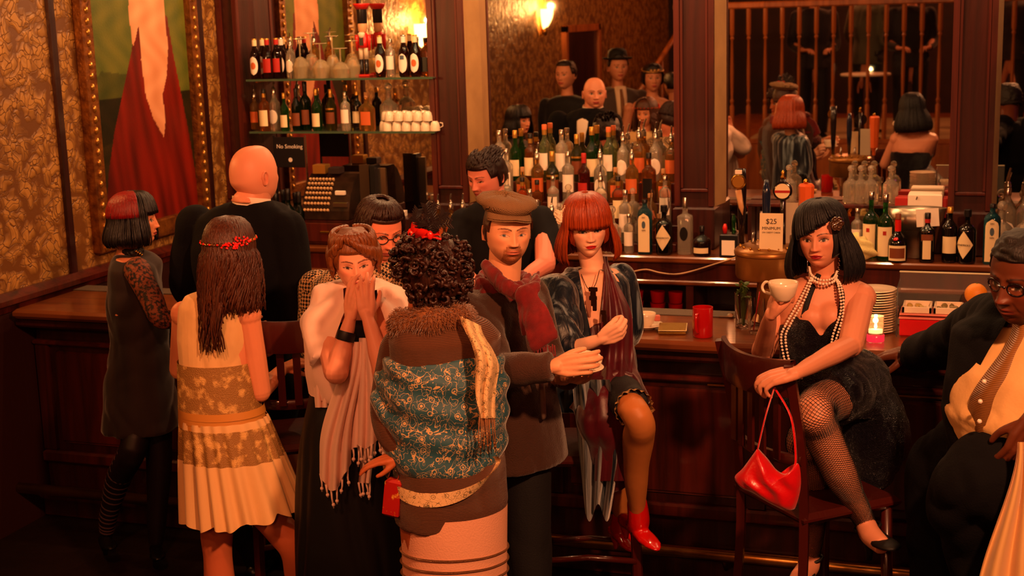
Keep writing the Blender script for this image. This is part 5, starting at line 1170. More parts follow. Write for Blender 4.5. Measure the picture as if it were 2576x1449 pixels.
def lap(a, b):
    w_ = 12 + 68 * smoothstep(.0, .3, b); uc = 1522 + 6 * smoothstep(0, .1, b) + 24 * smoothstep(0, .30, b) - 16 * smoothstep(.4, 1, b); v = 645 + 565 * b
    return T_(uc + (a - .5) * w_ , v, 4.90 - .10 * smoothstep(0, .10, b) - .020 * math.sin(PI * a) - .075 * smoothstep(0, .35, b) + .05 * a + .008 * math.sin(a * 14 + 3 * b) - .14 * smoothstep(.4, .7, b))
m.grid(lap, 26, 50); m.w('burgundy_drape', burg, root, True)
m = MB(); torso(m, BB, [(1502, 800, 4.84, .09, .085), (1506, 850, 4.83, .125, .10), (1512, 940, 4.82, .14, .125), (1520, 1010, 4.8, .17, .15)]); limb(m, [T_(1545, 975, 4.8), T_(1562, 990, 4.68)], [.10, .085]); limb(m, [T_(1515, 985, 4.82), T_(1520, 1040, 4.64), T_(1528, 1110, 4.66), T_(1545, 1225, 4.72)], [.12, .105, .085, .05], 16); cloth(m, 'dress', burg, root, .011, 3, folds(.012, 9, 3, 8))
blk_cloth = mat('black_cloth', '0e0b12', .75, bump=(160, .3)); m = MB(); limb(m, [T_(1555, 985, 4.75), T_(1578, 1010, 4.60), T_(1590, 1018, 4.52)], [.085, .070, .062]); cloth(m, 'underskirt', blk_cloth, root, .012, 2)
lace = mat('cream_lace', 'd8b070', .7, bump=(200, .8, 'voronoi'), var=('9a6a38', 120)); m = MB()
lax = (T_(1604, 1040, 4.50) - T_(1555, 985, 4.75)).normalized(); lc0 = T_(1592, 1024, 4.535); l1 = lax.orthogonal().normalized(); l2 = lax.cross(l1)
def lc(a, b):
    an = 2 * PI * a; r = .064 + .004 * b + .004 * math.sin(an * 17) * b; return lc0 + (l1 * math.cos(an) + l2 * math.sin(an)) * r + lax * (-.012 + .036 * b + .006 * math.sin(an * 9) * b)
m.grid(lc, 120, 6, closeu=True); m.w('lace_hem', lace, root, True)
hm = hairmat('copper_red_hair', '7a2406', 'b04410', .35); m = MB(); cap_shell(m, hc, HB, .014, lambda th: .18 if abs(th) < 1.0 else -.55, .90, wide=1.0); bob(m, hc, HB, -.130, 950, .026, .018, .014, sc=.92, open_=.98); hr = m.w('hair', hm, root, True)
fl = MB()
for (du, dv) in ((0, 0), (16, -24), (-6, -14), (12, -4)):
    c = T_(1410 + du, 552 + dv, 4.80)
    for k in range(9): a = k * 2.4; r = .004 + .0013 * k; fl.ell(c + V((r * math.cos(a), -.004 + .001 * k, r * math.sin(a))), (.009, .004, .009), Euler((a, .5, a)), 7, 5)
fl.w('hair_flower', mat('ivory_petal', 'f0dcc0', .6), hr, True)
m = MB(); dk = mat('antique_bronze', '4a2c14', .35, .9); m.tube(catmull([T_(1462, 690, 4.76), T_(1478, 725, 4.72), T_(1490, 725 - 3, 4.70)], 5), .0014, 5); m.tube(catmull([T_(1508, 680, 4.76), T_(1500, 710, 4.72), T_(1494, 722, 4.70)], 5), .0014, 5)
for du, dv, w_, h_ in ((0, 0, .016, .008), (0, 10, .010, .012), (0, 22, .014, .008), (2, 34, .010, .012), (4, 46, .007, .012), (26, 58, .009, .008), (28, 72, .008, .014), (30, 86, .006, .012)): c = T_(1492 + du, 728 + dv, 4.705 - .0004 * dv); m.box(c.x - w_, c.x + w_, c.y - .003, c.y + .003, c.z - h_, c.z + h_, bev=.002)
m.w('pendant_necklace', dk, root)
reds = mat('red_patent_leather', 'c01008', .18, coat=.8); m = MB(); hl = T_(1566, 1318, 4.86); to = T_(1655, 1388, 4.62); shoe(m, hl, to, .038, .06, .05)
limb(m, [an_ + V((0, .0, .03)), an_ + V((.0, .02, -.05)), hl.lerp(to, .35) + V((0, 0, .03))], [.038, .042, .036], 14); q = remesh(m, .006, 2); q.w('ankle_shoe', reds, root, True); m = MB(); shoe(m, T_(1540, 1345, 5.04), T_(1600, 1392, 4.90), .038, .06, .05); limb(m, [T_(1562, 1300, 4.98), T_(1560, 1330, 5.0)], [.036, .040], 12); q = remesh(m, .007, 2); q.w('ankle_shoe', reds, root, True); SHOES.clear()
# ================= seated woman in pearls
Y = 4.75; hc = T_(2066, 594, Y); root = person(V((T_(2080, 1000, Y).x, Y, 0)), 'seated woman with black bob and pearls raising a white cup, legs crossed in fishnets')
sk = 'd89070'; HB = facing(hc, -15, -2, 4); BB = facing(hc, 8); body = MB()
head(body, hc, HB, sk, sc=.875, res=1.3, iris='2a1a10', gaze=(0, -.0008), open_=.8, lips='a01420', brow='1a0c08', female=True, shadow='5a2a1c', wide=1.05, jaw=1.05, lipfull=1.05, ears=False, blush=.25, browth=.8)
m = MB(); limb(m, [hc + HB @ V((0, -.015, -.05)), T_(2076, 688, Y + .03), T_(2078, 715, Y + .03)], [.050, .047, .065], 16)
loft(m, [ring(T_(u, v, yy), BB, rx, ry, 24) for u, v, yy, rx, ry in ((2078, 700, Y, .09, .06), (2078, 722, Y, .155, .075), (2076, 745, Y, .175, .09), (2072, 790, Y, .155, .105), (2066, 830, Y - .01, .145, .11), (2062, 890, Y, .125, .10), (2068, 960, Y, .15, .12), (2090, 1010, Y, .17, .14))])
for su in (-26, 27): m.ell(T_(2064 + su, 800, Y - .085), (.052, .05, .052), n=14, m=10)
merge(body, remesh(m, .007, 3, (*S(sk)[:3], 1)))
arm_hand(body, sk, T_(1985, 742, Y), T_(1918, 885, 4.68), T_(1938, 795, 4.45), (.25, -.15, 1), (.85, .35, -.1), -1, curls=[(.9, 1.3, .8), (1.0, 1.3, .8), (1.1, 1.3, .8), (1.2, 1.3, .8)], r=(.043, .042, .040, .036, .034, .028, .021), thumb=(.3, .3), sc=.88, spread=.03)
arm_hand(body, sk, T_(2166, 750, Y), T_(2140, 868, 4.55), T_(2004, 938, 4.20), (-.95, -.12, -.22), (-.1, .35, -1), -1, curls=[(.35, 1.0, .6), (.4, 1.0, .6), (.45, 1.0, .6), (.5, 1.0, .6)], r=(.046, .046, .042, .038, .038, .030, .022), thumb=(.5, .3), sc=.92, spread=.05)
A = [T_(2180, 975, 4.85), T_(2110, 1000, 4.6), T_(2052, 1030, 4.36), T_(2066, 1085, 4.35), T_(2108, 1180, 4.38), T_(2150, 1262, 4.42), T_(2178, 1318, 4.44)]; rA = [.088, .080, .066, .060, .056, .040, .033]
Bl = [T_(2120, 1010, 4.85), T_(2030, 1100, 4.55), T_(2036, 1150, 4.52), T_(2044, 1230, 4.58), T_(2046, 1320, 4.64), T_(2040, 1395, 4.68)]; rB = [.085, .064, .058, .054, .040, .032]
m = MB(); limb(m, A, rA, 18); limb(m, [A[-1], T_(2190, 1345, 4.40), T_(2222, 1375, 4.33)], [.034, .036, .03], 14); merge(body, remesh(m, .007, 2, (*S(sk)[:3], 1)))
m = MB(); limb(m, Bl, rB, 18); limb(m, [Bl[-1], T_(2034, 1425, 4.66), T_(2010, 1455, 4.55)], [.034, .038, .034], 14); merge(body, remesh(m, .007, 2, (*S(sk)[:3], 1)))
bo = body.w('body', skin_m, root, True, vcol=True)
nm = mat('black_fishnet_thread', '0a0608', .6); m = MB(); net(m, A, rA, 4.6, 26, .00085, 110); net(m, Bl, rB, 4.2, 26, .00085, 100); m.w('fishnet_stockings', nm, root)
seq = mat('black_sequins', '0a0810', .28, spec=.9, bump=(330, 1.0, 'voronoi'), var=('1a1824', 90)); m = MB()
torso(m, BB, [(2066, 806, Y, .150, .118), (2064, 830, Y - .01, .150, .125), (2062, 890, Y, .132, .108), (2068, 950, Y, .165, .13), (2100, 1000, Y, .19, .16), (2110, 1025, Y, .19, .16)])
for su in (-28, 29): m.ell(T_(2064 + su, 815, Y - .085), (.060, .058, .052), n=14, m=10)
limb(m, [T_(2150, 965, 4.85), T_(2100, 985, 4.62), T_(2066, 1000, 4.50)], [.13, .118, .094]); limb(m, [T_(2150, 990, 4.9), T_(2195, 1090, 4.75), T_(2185, 1190, 4.74), T_(2180, 1230, 4.74)], [.13, .13, .09, .05])
cloth(m, 'sequin_dress', seq, root, .006, 2, folds(.006, 14, 9, 4, .0012), opening=[(2000, 770), (2022, 800), (2036, 808), (2050, 826), (2062, 846), (2072, 842), (2084, 820), (2104, 806), (2130, 770)], ymax=4.72)
m = MB()
for s_, uu in ((-1, ((2020, 800), (2038, 740), (2060, 690))), (1, ((2112, 800), (2118, 740), (2096, 690)))):
    m.tube(catmull([T_(a, b, Y - (.125 if i == 0 else .10 if i == 1 else .02)) for i, (a, b) in enumerate(uu)], 5), .009, 6, flat=.25, flatdir=(0, 1, 0))
m.w('halter_strap', blk_cloth, root, True)
m = MB()
for i in range(60): rn = random.random; m.ell(T_(2010 + 200 * rn(), 820 + 330 * rn(), 4.62 - .02 * rn()), .0015, n=5, m=3)
pearl = mat('pearl', 'f0dcc8', .22, coat=.6, spec=.8); m = MB()
def strand(pts, r, k=12):
    P_ = catmull(pts, 40); acc = 0; last = P_[0]; m.ell(last, r, n=8, m=6)
    for p in P_[1:]:
        if (p - last).length >= 2.02 * r: m.ell(p, r, n=8, m=6); last = p
for dz, rr in ((0, .0046), (9, .0050)):
    strand([T_(2036, 672 + dz, Y - .03), T_(2042, 692 + dz, Y - .085), T_(2068, 705 + dz, Y - .105), T_(2096, 700 + dz, Y - .085), T_(2106, 682 + dz, Y - .03)], rr)
m.w('pearl_choker', pearl, root, True); m = MB()
for du, rr in ((0, .0045), (11, .0045)):
    strand([T_(2040 + du * .4, 700, Y - .09), T_(2012 + du, 755, Y - .13), T_(1978 + du, 815, Y - .17), T_(1965 + du, 850, Y - .18), T_(1975 + du, 910, Y - .20), T_(1990 + du, 935, Y - .24), T_(2012 + du, 952 + du * .2, Y - .22), T_(2050, 948 - du * .4, Y - .2), T_(2085, 900, Y - .17), T_(2106 - du, 845, Y - .16), T_(2122 - du * .6, 780, Y - .14), T_(2116 - du * .6, 720, Y - .10), T_(2100, 698, Y - .06)], rr)
m.w('long_pearl_strands', pearl, root, True)
hm = hairmat('blue_black_hair', '06050a', '0e0c14', .55); m = MB(); cap_shell(m, hc, HB, .015, lambda th: (.50 - .25 * th if -.9 < th < 1.0 else -.6), .90, wide=1.03); bob(m, hc, HB, -.160, 950, .036, .020, .050, sweep=-1.0, sc=.91, seed=4, open_=.98); hr = m.w('hair', hm, root, True)
silv = mat('bright_silver', 'd8d0c8', .15, 1.0); m = MB(); c = T_(2106, 562, Y - .095)
for k in range(6): a = k * PI / 3; m.lathe([(.0085, 0), (.011, .001), (.011, .003), (.0085, .003)], c + V((.013 * math.cos(a), -.002, .014 * math.sin(a))), 12, axis=(.25, -1, 0)); m.ell(c + V((.013 * math.cos(a), -.004, .014 * math.sin(a))), .003, n=6, m=4)
m.ell(c + V((0, -.006, 0)), .006, n=8, m=6); m.w('flower_hair_clip', silv, hr, True)
m = MB(); [m.ell(T_(2111 + (k % 2) * 2 - k * .4, 650 + k * 5.5, Y - .035), .0032, n=6, m=4) for k in range(9)]; m.w('drop_earring', silv, root, True)
m = MB(); [m.ell(T_(2031, 655 + k * 3.5, Y - .05), .0022, n=6, m=4) for k in range(9)]; m.w('drop_earring', silv, root, True)
ms = mat('black_suede', '0c090c', .6); m = MB(); shoe(m, T_(2180, 1362, 4.50), T_(2248, 1388, 4.26), .043, .055, .06); shoe(m, T_(2046, 1436, 4.74), T_(2004, 1472, 4.52), .043, .055, .06)
for c_, ax in ((T_(2183, 1326, 4.44), .040), (T_(2040, 1408, 4.68), .040)): m.tube([c_ + V((ax * math.cos(a), ax * math.sin(a), .012 * math.cos(a))) for a in [2 * PI * i / 20 for i in range(20)]], .0055, 6, closed=True)
m.w('strap_shoes', ms, root, True)
m = MB(); m.tube([T_(1952 + 4 * math.cos(a), 952 + 3 * math.sin(a), 4.235) for a in [2 * PI * i / 10 for i in range(10)]], .0016, 5, closed=True); m.w('ring', silv, root, True)
c3 = tag(empty('tea_cup', T_(1970, 756, 4.42)), 'white cup raised in the hand of the woman in pearls', 'cup'); cup(c3, z=0, r=.048, h=.062, ang=PI - .25)
# her red satin bag hanging by its strap over the chair back
satin = mat('red_satin', 'c80c14', .3, sheen=.6, bump=(18, .5)); bg_ = tag(empty('handbag', T_(1930, 1210, 4.12)), 'red satin handbag hanging by a thin strap from the chair back', 'handbag')
m = MB(); ol = catmull([T_(u, v, 4.12) for u, v in ((1905, 1128), (1926, 1152), (1955, 1186), (1985, 1195), (2008, 1166), (2015, 1215), (2006, 1262), (1992, 1284), (1950, 1270), (1900, 1240), (1862, 1222), (1848, 1200), (1870, 1176), (1905, 1128))], 5)[:-1]; oc = T_(1938, 1215, 4.12); no_ = len(ol)
for sg in (-1, 1):
    def bag(a, b):
        i = int(round(a * no_)) % no_; q = oc.lerp(ol[i], b); f_ = .046 * math.sqrt(max(0, 1 - b ** 2.6)); fo_ = math.sin((q.x - oc.x) * 90 + (q.z - oc.z) * 40 + 1.2 * math.sin((q.z - oc.z) * 50)); return q + V((0, sg * (f_ + .006 * fo_ * (1 - b ** 4)), 0))
    m.grid(bag, no_, 14, closeu=True)
m.w('pouch', satin, bg_, True)
m = MB(); m.tube(catmull([T_(1905, 1135, 4.12), T_(1925, 1050, 4.14), T_(1948, 975, 4.19)], 5), .006, 6, flat=.4); m.tube(catmull([T_(1948, 975, 4.20), T_(1990, 1050, 4.16), T_(2002, 1150, 4.13), T_(1996, 1180, 4.12)], 5), .005, 6, flat=.4); m.w('strap', satin, bg_, True)
# ================= woman in the cream shawl, hands over her mouth
Y = 4.35; hc = T_(892, 655, Y); root = person(V((hc.x, Y, 0)), 'woman in pale cream shawl laughing with both hands over her mouth, wavy short hair')
sk = 'e8a080'; HB = facing(hc, 2, -8, 3); BB = facing(hc, -6); body = MB()
head(body, hc, HB, sk, sc=.90, res=1.2, iris='3a2418', gaze=(0, -.001), open_=.62, lips='b04848', brow='4a2410', female=True, wide=1.0, blush=.5, browth=1.1)
m = MB(); limb(m, [hc + HB @ V((0, -.02, -.05)), T_(893, 745, Y + .03), T_(893, 780, Y + .03)], [.047, .046, .065], 16)
loft(m, [ring(T_(893, v, Y + .02), BB, rx, ry, 20) for v, rx, ry in ((760, .13, .07), (785, .17, .09), (850, .15, .10), (950, .13, .10), (1040, .17, .13))]); merge(body, remesh(m, .010, 3, (*S(sk)[:3], 1)))
arm_hand(body, sk, T_(815, 800, 4.3), T_(846, 935, 4.10), T_(882, 798, 4.15), (.10, .12, 1), (.35, 1, -.1), 1, curls=[(.3, .4, .3), (.28, .35, .3), (.3, .4, .3), (.35, .45, .3)], r=(.044, .044, .044, .042, .038, .027, .021), thumb=(.5, .2), sc=.82, spread=.10)
arm_hand(body, sk, T_(975, 800, 4.3), T_(968, 935, 4.10), T_(924, 796, 4.145), (-.12, .12, 1), (-.35, 1, -.1), -1, curls=[(.3, .4, .3), (.28, .35, .3), (.3, .4, .3), (.35, .45, .3)], r=(.044, .044, .044, .042, .038, .027, .021), thumb=(.5, .2), sc=.82, spread=.10)
m = MB()
for du, dy in ((-25, .0), (28, .06)): limb(m, [T_(893 + du, 1050, Y), T_(893 + du, 1330, Y - .03), V((T_(893 + du, 1050, Y).x, Y + dy, .09))], [.085, .055, .035], 12)
merge(body, remesh(m, .014, 1, (*S(sk)[:3], 1))); body.w('body', skin_m, root, True, vcol=True)
m = MB(); torso(m, BB, [(893, 800, Y, .10, .09), (893, 850, Y, .155, .115), (893, 930, Y, .145, .12), (893, 1040, Y, .185, .15), (890, 1200, Y, .20, .17), (888, 1400, Y, .21, .18), (888, 1600, Y, .22, .19)]); cloth(m, 'black_dress', mat('black_satin', '070508', .6), root, .014, 3, folds(.012, 9, 1.5, 2))
m = MB(); shoe(m, V((hc.x - .07, Y + .05, .05)), V((hc.x - .06, Y - .19, .02)), .04, .05, 0); shoe(m, V((hc.x + .08, Y + .05, .05)), V((hc.x + .08, Y - .19, .02)), .04, .05, 0); m.w('shoes', MATS['black_leather'], root, True)
shawl = mat('cream_cotton_gauze', 'f0d0c0', .85, bump=(260, .25, 'weave'), sheen=.3); m = MB()
torso(m, BB, [(902, 706, Y + .04, .085, .075), (903, 722, Y + .03, .150, .10), (904, 750, Y + .02, .180, .130), (900, 800, Y, .192, .15), (896, 860, Y, .195, .16), (892, 930, Y, .185, .16), (888, 985, Y, .165, .15)])
limb(m, [T_(828, 775, 4.30), T_(806, 850, 4.22), T_(818, 905, 4.18)], [.066, .066, .06], 16); limb(m, [T_(968, 775, 4.30), T_(1000, 850, 4.2), T_(990, 905, 4.15)], [.075, .080, .07], 16)
def sfold(p, n):
    u, v = proj(p); a = math.atan2(v - 690, u - 900); r_ = math.hypot(u - 900, v - 690)
    return .011 * math.sin(a * 13 + r_ * .012 + 1.5 * math.sin(r_ * .02)) * smoothstep(40, 120, r_) + .004 * _ns.noise(p * 9)
q = remesh(m, .008, 2); displace(q, sfold); cut(q, [(858, 690), (884, 735), (900, 760), (930, 735), (946, 700), (952, 760), (985, 850), (1010, 905), (1002, 960), (952, 965), (935, 900), (915, 880), (880, 880), (872, 962), (826, 965), (812, 905), (842, 850), (868, 780)], 4.30); sh_o = q.w('shawl', shawl, root, True)
def sheet(m, f, nu, nv):
    n0 = len(m.v); m.grid(f, nu, nv)
m = MB()
def pan(a, b):
    L_ = (872, 925, 0); uT = 868 + 60 * a; uL = 806 + 96 * a; v0 = 860; bot = 1195 + 40 * math.sin(a * 5) - 30 * (a > .8); t = b
    u = uT * (1 - smoothstep(0, .8, t)) + uL * smoothstep(0, .8, t); v = v0 + (bot - v0) * t; return T_(u, v, 4.165 - .03 * math.sin(PI * a) + .016 * math.sin(a * 22 + t * 3) * (.3 + t))
m.grid(pan, 44, 40)
def pan2(a, b):
    uT = 905 + 45 * a; uR = 898 + 92 * a; v0 = 850; bot = 1115 + 14 * math.sin(a * 7); t = b
    u = uT * (1 - smoothstep(0, .7, t)) + uR * smoothstep(0, .7, t); v = v0 + (bot - v0) * t; return T_(u, v, 4.155 - .03 * math.sin(PI * a) + .016 * math.sin(a * 20 + t * 2 + 1) * (.3 + t))
m.grid(pan2, 40, 36)
def pan3(a, b): u = 783 + 32 * a + 12 * b; v = 880 + 145 * b; return T_(u, v, 4.20 + .012 * math.sin(a * 12 + b * 2))
m.grid(pan3, 12, 16)
def pan4(a, b): u = 905 + 28 * a + 4 * math.sin(b * 4); v = 1085 + 130 * b; return T_(u, v, 4.19 + .014 * math.sin(a * 13))
m.grid(pan4, 14, 14)
def thick(m, t=.003):
    me = _tmp(m); ns = [v.normal.copy() for v in me.vertices]; bpy.data.meshes.remove(me); n = len(m.v); m.add([m.v[i] - ns[i] * t for i in range(n)], [tuple(reversed(f)) for f in m.f]); return m
thick(m).w('shawl_ends', shawl, sh_o, True)
m = MB(); fringe(m, [pan(i / 7, .99) for i in range(8)] + [pan2(.1 + i / 9 * .9, .99) for i in range(10)] + [pan4(i / 3, .99) for i in range(4)], .062, .0042, 5); m.w('tassels', shawl, sh_o, True)
m = MB(); c = T_(870, 845, 4.132); ax = (T_(846, 935, 4.10) - T_(882, 798, 4.15)).normalized(); m.lathe([(.0315, -.016), (.0325, -.012), (.0325, .012), (.0315, .016)], c, 22, axis=ax, closed=False); m.w('wrist_strap', mat('black_strap', '0c0a0c', .5), root, True)
hm = hairmat('auburn_wavy_hair', '5a2a10', '8a4c20', .35); m = MB(); cap_shell(m, hc, HB, .012, lambda th: .42 if abs(th) < .9 else (-.1 if abs(th) < 1.3 else -.35), .90, bump=.04, freq=25)
def wave_lock(m, th0, s0, th1, s1, amp, o=.018, r=.009, nn=16, wv=3, ph=0):
    pts = []
    for i in range(nn):
        t = i / (nn - 1); th = th0 + (th1 - th0) * t; s = s0 + (s1 - s0) * t; p = skull(th, s, o + amp * .6 * math.sin(wv * 2 * PI * t + ph)); p += V((0, 0, amp * math.cos(wv * 2 * PI * t + ph))); pts.append(hc + HB @ (p * .9))
    m.tube(pts, [r * (.6 + .6 * math.sin(PI * (.15 + .8 * i / (nn - 1)))) for i in range(nn)], 8, flat=.7)
rn = random.Random(3)
for k in range(9): wave_lock(m, .5 - .16 * k + rn.uniform(-.05, .05), .88, -.1 - 1.45 * (k / 8), .64 - .10 * k, .007, wv=1.6, ph=.4, r=.010)
for k in range(7): wave_lock(m, .55 + .12 * k, .86, 1.0 + .12 * k, .35 - .13 * k, .008, wv=1.8, ph=.2, r=.010)
for s_ in (-1, 1):
    for k in range(13): wave_lock(m, s_ * (1.0 + .16 * k), .80, s_ * (1.25 + .13 * k), -.36 - .02 * (k % 3), .008, wv=2.2, ph=.3 * k * .3, r=.011)
m.w('hair', hm, root, True)
# ================= girl in the pale yellow dress, from behind
Y = 4.35; hc = T_(577, 632, Y); root = person(V((hc.x, Y, 0)), 'woman seen from behind in pale yellow drop-waist dress, long brown hair and jewelled headband')
sk = 'e09068'; HB = facing(hc, 160, -6, 0); BB = facing(hc, 158); body = MB(); head(body, hc, HB, sk, sc=.90, res=.6, female=True, lips='a04040')
m = MB(); limb(m, [hc, T_(575, 720, Y), T_(570, 760, Y)], [.05, .048, .07], 14)
loft(m, [ring(T_(u, v, Y), BB, rx, ry, 20) for u, v, rx, ry in ((565, 738, .10, .06), (555, 765, .155, .085), (548, 850, .15, .10), (552, 960, .125, .10), (565, 1050, .15, .125), (575, 1140, .14, .11))]); merge(body, remesh(m, .010, 3, (*S(sk)[:3], 1)))
arm_hand(body, sk, T_(622, 790, Y - .01), T_(655, 985, 4.38), T_(715, 925, 4.58), (.85, .35, .25), (0, .3, -1), -1, curls=[(.9, 1.1, .6)] * 4, r=(.046, .044, .040, .037, .036, .028, .021), thumb=(.3, .4), sc=.88)
arm_hand(body, sk, T_(462, 790, Y + .05), T_(452, 930, 4.50), T_(560, 930, 4.68), (1, .2, .1), (0, .3, -1), 1, curls=[(.9, 1.1, .6)] * 4, r=(.044, .042, .040, .037, .036, .028, .021), thumb=(.3, .4), sc=.86)
fA = V((T_(560, 1200, Y).x - .04, Y + .02, .09)); fB = V((T_(770, 1449, 4.4).x + .06, 4.5, .09)); lg = S('d07048')
m = MB(); limb(m, [T_(550, 1200, Y), T_(545, 1330, Y - .02), T_(548, 1400, Y - .01), T_(555, 1480, Y + .01), fA], [.075, .062, .055, .060, .034], 16); limb(m, [T_(600, 1210, Y + .02), T_(700, 1325, Y + .03), T_(742, 1385, Y + .04), T_(765, 1470, 4.46), fB], [.078, .062, .056, .060, .034], 16); merge(body, remesh(m, .009, 2, (*lg[:3], 1)))
body.w('body', skin_m, root, True, vcol=True)
yel = mat('pale_yellow_chiffon', 'e0b478', .7, sheen=.3, bump=(14, .3, 'grain')); lacem = mat('gold_lace', '9a7038', .6, bump=(260, .35, 'voronoi'), var=('dcae64', 26, 'noise', .06, .56)); m = MB()
torso(m, BB, [(566, 728, Y, .085, .065), (558, 742, Y, .135, .08), (552, 768, Y, .152, .098), (545, 850, Y, .150, .11), (546, 905, Y, .140, .112), (550, 960, Y, .138, .114), (556, 1030, Y, .145, .12), (562, 1062, Y, .155, .13)])
q = remesh(m, .008, 3); displace(q, folds(.008, 12, 3, 6, .0006))
dr_ = q.w('bodice', yel, root, True)
m = MB()
def bandf(v0, v1, u0, u1, rx0, rx1, ry0, ry1, mt, nm, off=.006, wob=0):
    m = MB()
    def f(a, b):
        an = 2 * PI * a; v = v0 + (v1 - v0) * b; c = T_(u0 + (u1 - u0) * b, v, Y); rx = rx0 + (rx1 - rx0) * b + off; ry = ry0 + (ry1 - ry0) * b + off; w_ = 1 + wob * math.sin(an * 22 + 1.3 * math.sin(an * 5)); return c + BB @ V((rx * math.cos(an) * w_, ry * math.sin(an) * w_, 0))
    m.grid(f, 160 if wob else 48, 8, closeu=True); return m.w(nm, mt, dr_, True)
bandf(905, 1030, 546, 554, .142, .150, .114, .124, lacem, 'lace_panel', .007)
for k in range(3): bandf(1018 + 13 * k, 1036 + 13 * k, 556, 559, .150, .153, .125, .128, mat('satin_band', 'c8883c', .35), 'waist_band', .010)
def skirt(v):                                   # centre u, rx, ry at image row v
    t = (v - 1045) / 250; return 562 + 52 * t, .158 + .068 * t ** .8, .135 + .045 * t
def pleat(v0, v1, mt, nm, off, scal=0, wob=.05):
    m = MB()
    def f(a, b):
        an = 2 * PI * a; vv = v0 + (v1 - v0) * b; u, rx, ry = skirt(vv); t = (vv - 1045) / 250; w_ = 1 + wob * (.35 + t) * math.sin(an * 21 + 1.5 * math.sin(an * 4)); v = vv + scal * b * (abs(math.sin(an * 5.5 + .4)) * 16 + 26 * max(0, math.cos(an + .2)) * -1 + 4); return T_(u, v, Y) + BB @ V(((rx + off) * math.cos(an) * w_, (ry + off) * math.sin(an) * w_, 0))
    m.grid(f, 220, 20, closeu=True); return m.w(nm, mt, dr_, True)
pleat(1045, 1062, yel, 'skirt_yoke', .004); pleat(1062, 1145, lacem, 'lace_tier', .004); pleat(1143, 1282, yel, 'skirt_tier', .006, 1)
m = MB(); shoe(m, fA + V((0, -.06, -.03)), fA + V((0, .18, -.07)), .04, .05, 0); shoe(m, fB + V((0, -.06, -.03)), fB + V((.03, .18, -.07)), .04, .05, 0); m.w('shoes', MATS['black_leather'], root, True)
hm = hairmat('long_brown_hair', '2c120a', '5c2c14', .4); m = MB(); cap_shell(m, hc, HB, .012, lambda th: .35 if abs(th) < .9 else -.7, .90, wide=1.05); rn = random.Random(11)
for i in range(820):
    th = rn.choice((-1, 1)) * rn.uniform(.85, PI); pts = []; s = .999
    while s > .05: pts.append(skull(th, s, .017 + rn.uniform(-.002, .003))); s -= .14 if s < .9 else .05
    end = rn.uniform(-.30, -.14) if th < 0 else rn.uniform(-.24, -.12)
    if th < -1.9 and rn.random() < .5: end = rn.uniform(-.40, -.26)
    p0 = skull(th, .03, .018); ph = rn.uniform(0, 6); K = 9; spread = .42
    for k in range(1, K + 1): t = k / K; pts.append(V((p0.x * (1 + spread * t * (1 - .5 * t)) + .011 * math.sin(ph + t * 8), min(p0.y, -.03 if abs(th) > 1.3 else p0.y) * (1 - .0 * t) + .01 * t + .010 * math.cos(ph + t * 7), p0.z + (end - p0.z) * t)))
    hair_strands(m, [[hc + HB @ (q * .92) for q in pts]], .0074, .35, 4, .5)
hr = m.w('hair', hm, root, True)
def hp(th, s, o): return hc + HB @ (skull(th, s, o) * .92)
gm = mat('gold_chain', 'd89a40', .2, 1.0); m = MB(); g2_ = MB()
nh_ = 40
for k in range(nh_):
    th = 2 * PI * k / nh_; s = .42 - .20 * (math.cos(th) * -.5 + .5); p = hp(th, s, .026); nrm = (p - hc).normalized(); m.lathe([(.0055, -.0012), (.0075, 0), (.0055, .0012)], p, 8, axis=nrm, closed=False)
    if k % 2 == 0: g2_.ell(p + nrm * .002, .0042, n=6, m=4)
hd_ = m.w('chain_headband', gm, hr, True)
for k in range(26): th = PI - .45 + rn.uniform(-.30, .30); g2_.ell(hp(-th if False else th, .22 + rn.uniform(-.11, .05), .030), .0045, n=6, m=4)
for k in range(24): th = rn.uniform(PI * .60, PI * .80); g2_.ell(hp(th, .27 + rn.uniform(-.09, .14), .029), .0045, n=6, m=4)
g2_.w('red_jewels', mat('red_jewel', 'e02018', .15, coat=.8), hr, True)['kind'] = 'stuff'
# ================= bald man in the dark suit
Y = 5.0; hc = T_(640, 440, Y); root = person(V((hc.x, Y - .02, 0)), 'bald man in dark suit and white collar leaning at the bar, seen from behind')
sk = 'e09474'; HB = facing(hc, 128, 2, 0); BB = facing(hc, 165); body = MB(); head(body, hc, HB, sk, sc=1.0, res=.9, brow='5a3018', wide=1.05, jaw=1.1, beard=.0, fold=.5)
m = MB(); limb(m, [hc + V((0, 0, -.04)), T_(638, 510, Y), T_(636, 550, Y)], [.072, .068, .08], 18); m.ell(hc + HB @ V((0, -.055, -.085)), (.055, .04, .03), n=14, m=8)
for k in range(1): m.tube([hc + HB @ V((.066 * math.sin(a), -.062 - .030 * math.cos(a), -.095 - .026 * k)) for a in [-1.1 + .22 * i for i in range(11)]], .008, 8)
merge(body, remesh(m, .006, 3, (*S(sk)[:3], 1)))
arm_hand(body, sk, T_(520, 560, 4.95), T_(470, 720, 5.1), T_(530, 745, 5.38), (1, .3, 0), (0, 0, -1), 1, upper=False, r=(.03, .03, .03, .03, .03, .028, .024))
arm_hand(body, sk, T_(745, 560, 4.95), T_(700, 860, 4.9), T_(668, 885, 4.76), (-.2, -.3, .6), (.3, 1, 0), 1, upper=False, curls=[(.6, .8, .5)] * 4, r=(.03, .03, .03, .03, .03, .028, .024))
core(body, sk, T_(636, 540, Y), T_(628, 950, Y), [(T_(515, 590, Y), T_(475, 720, 5.1), T_(530, 745, 5.38)), (T_(720, 595, Y), T_(750, 700, Y), T_(735, 820, 4.93), T_(668, 885, 4.76))], [(V((hc.x + dx, Y, .5)), V((hc.x + dx, Y, .1))) for dx in (-.10, .12)])
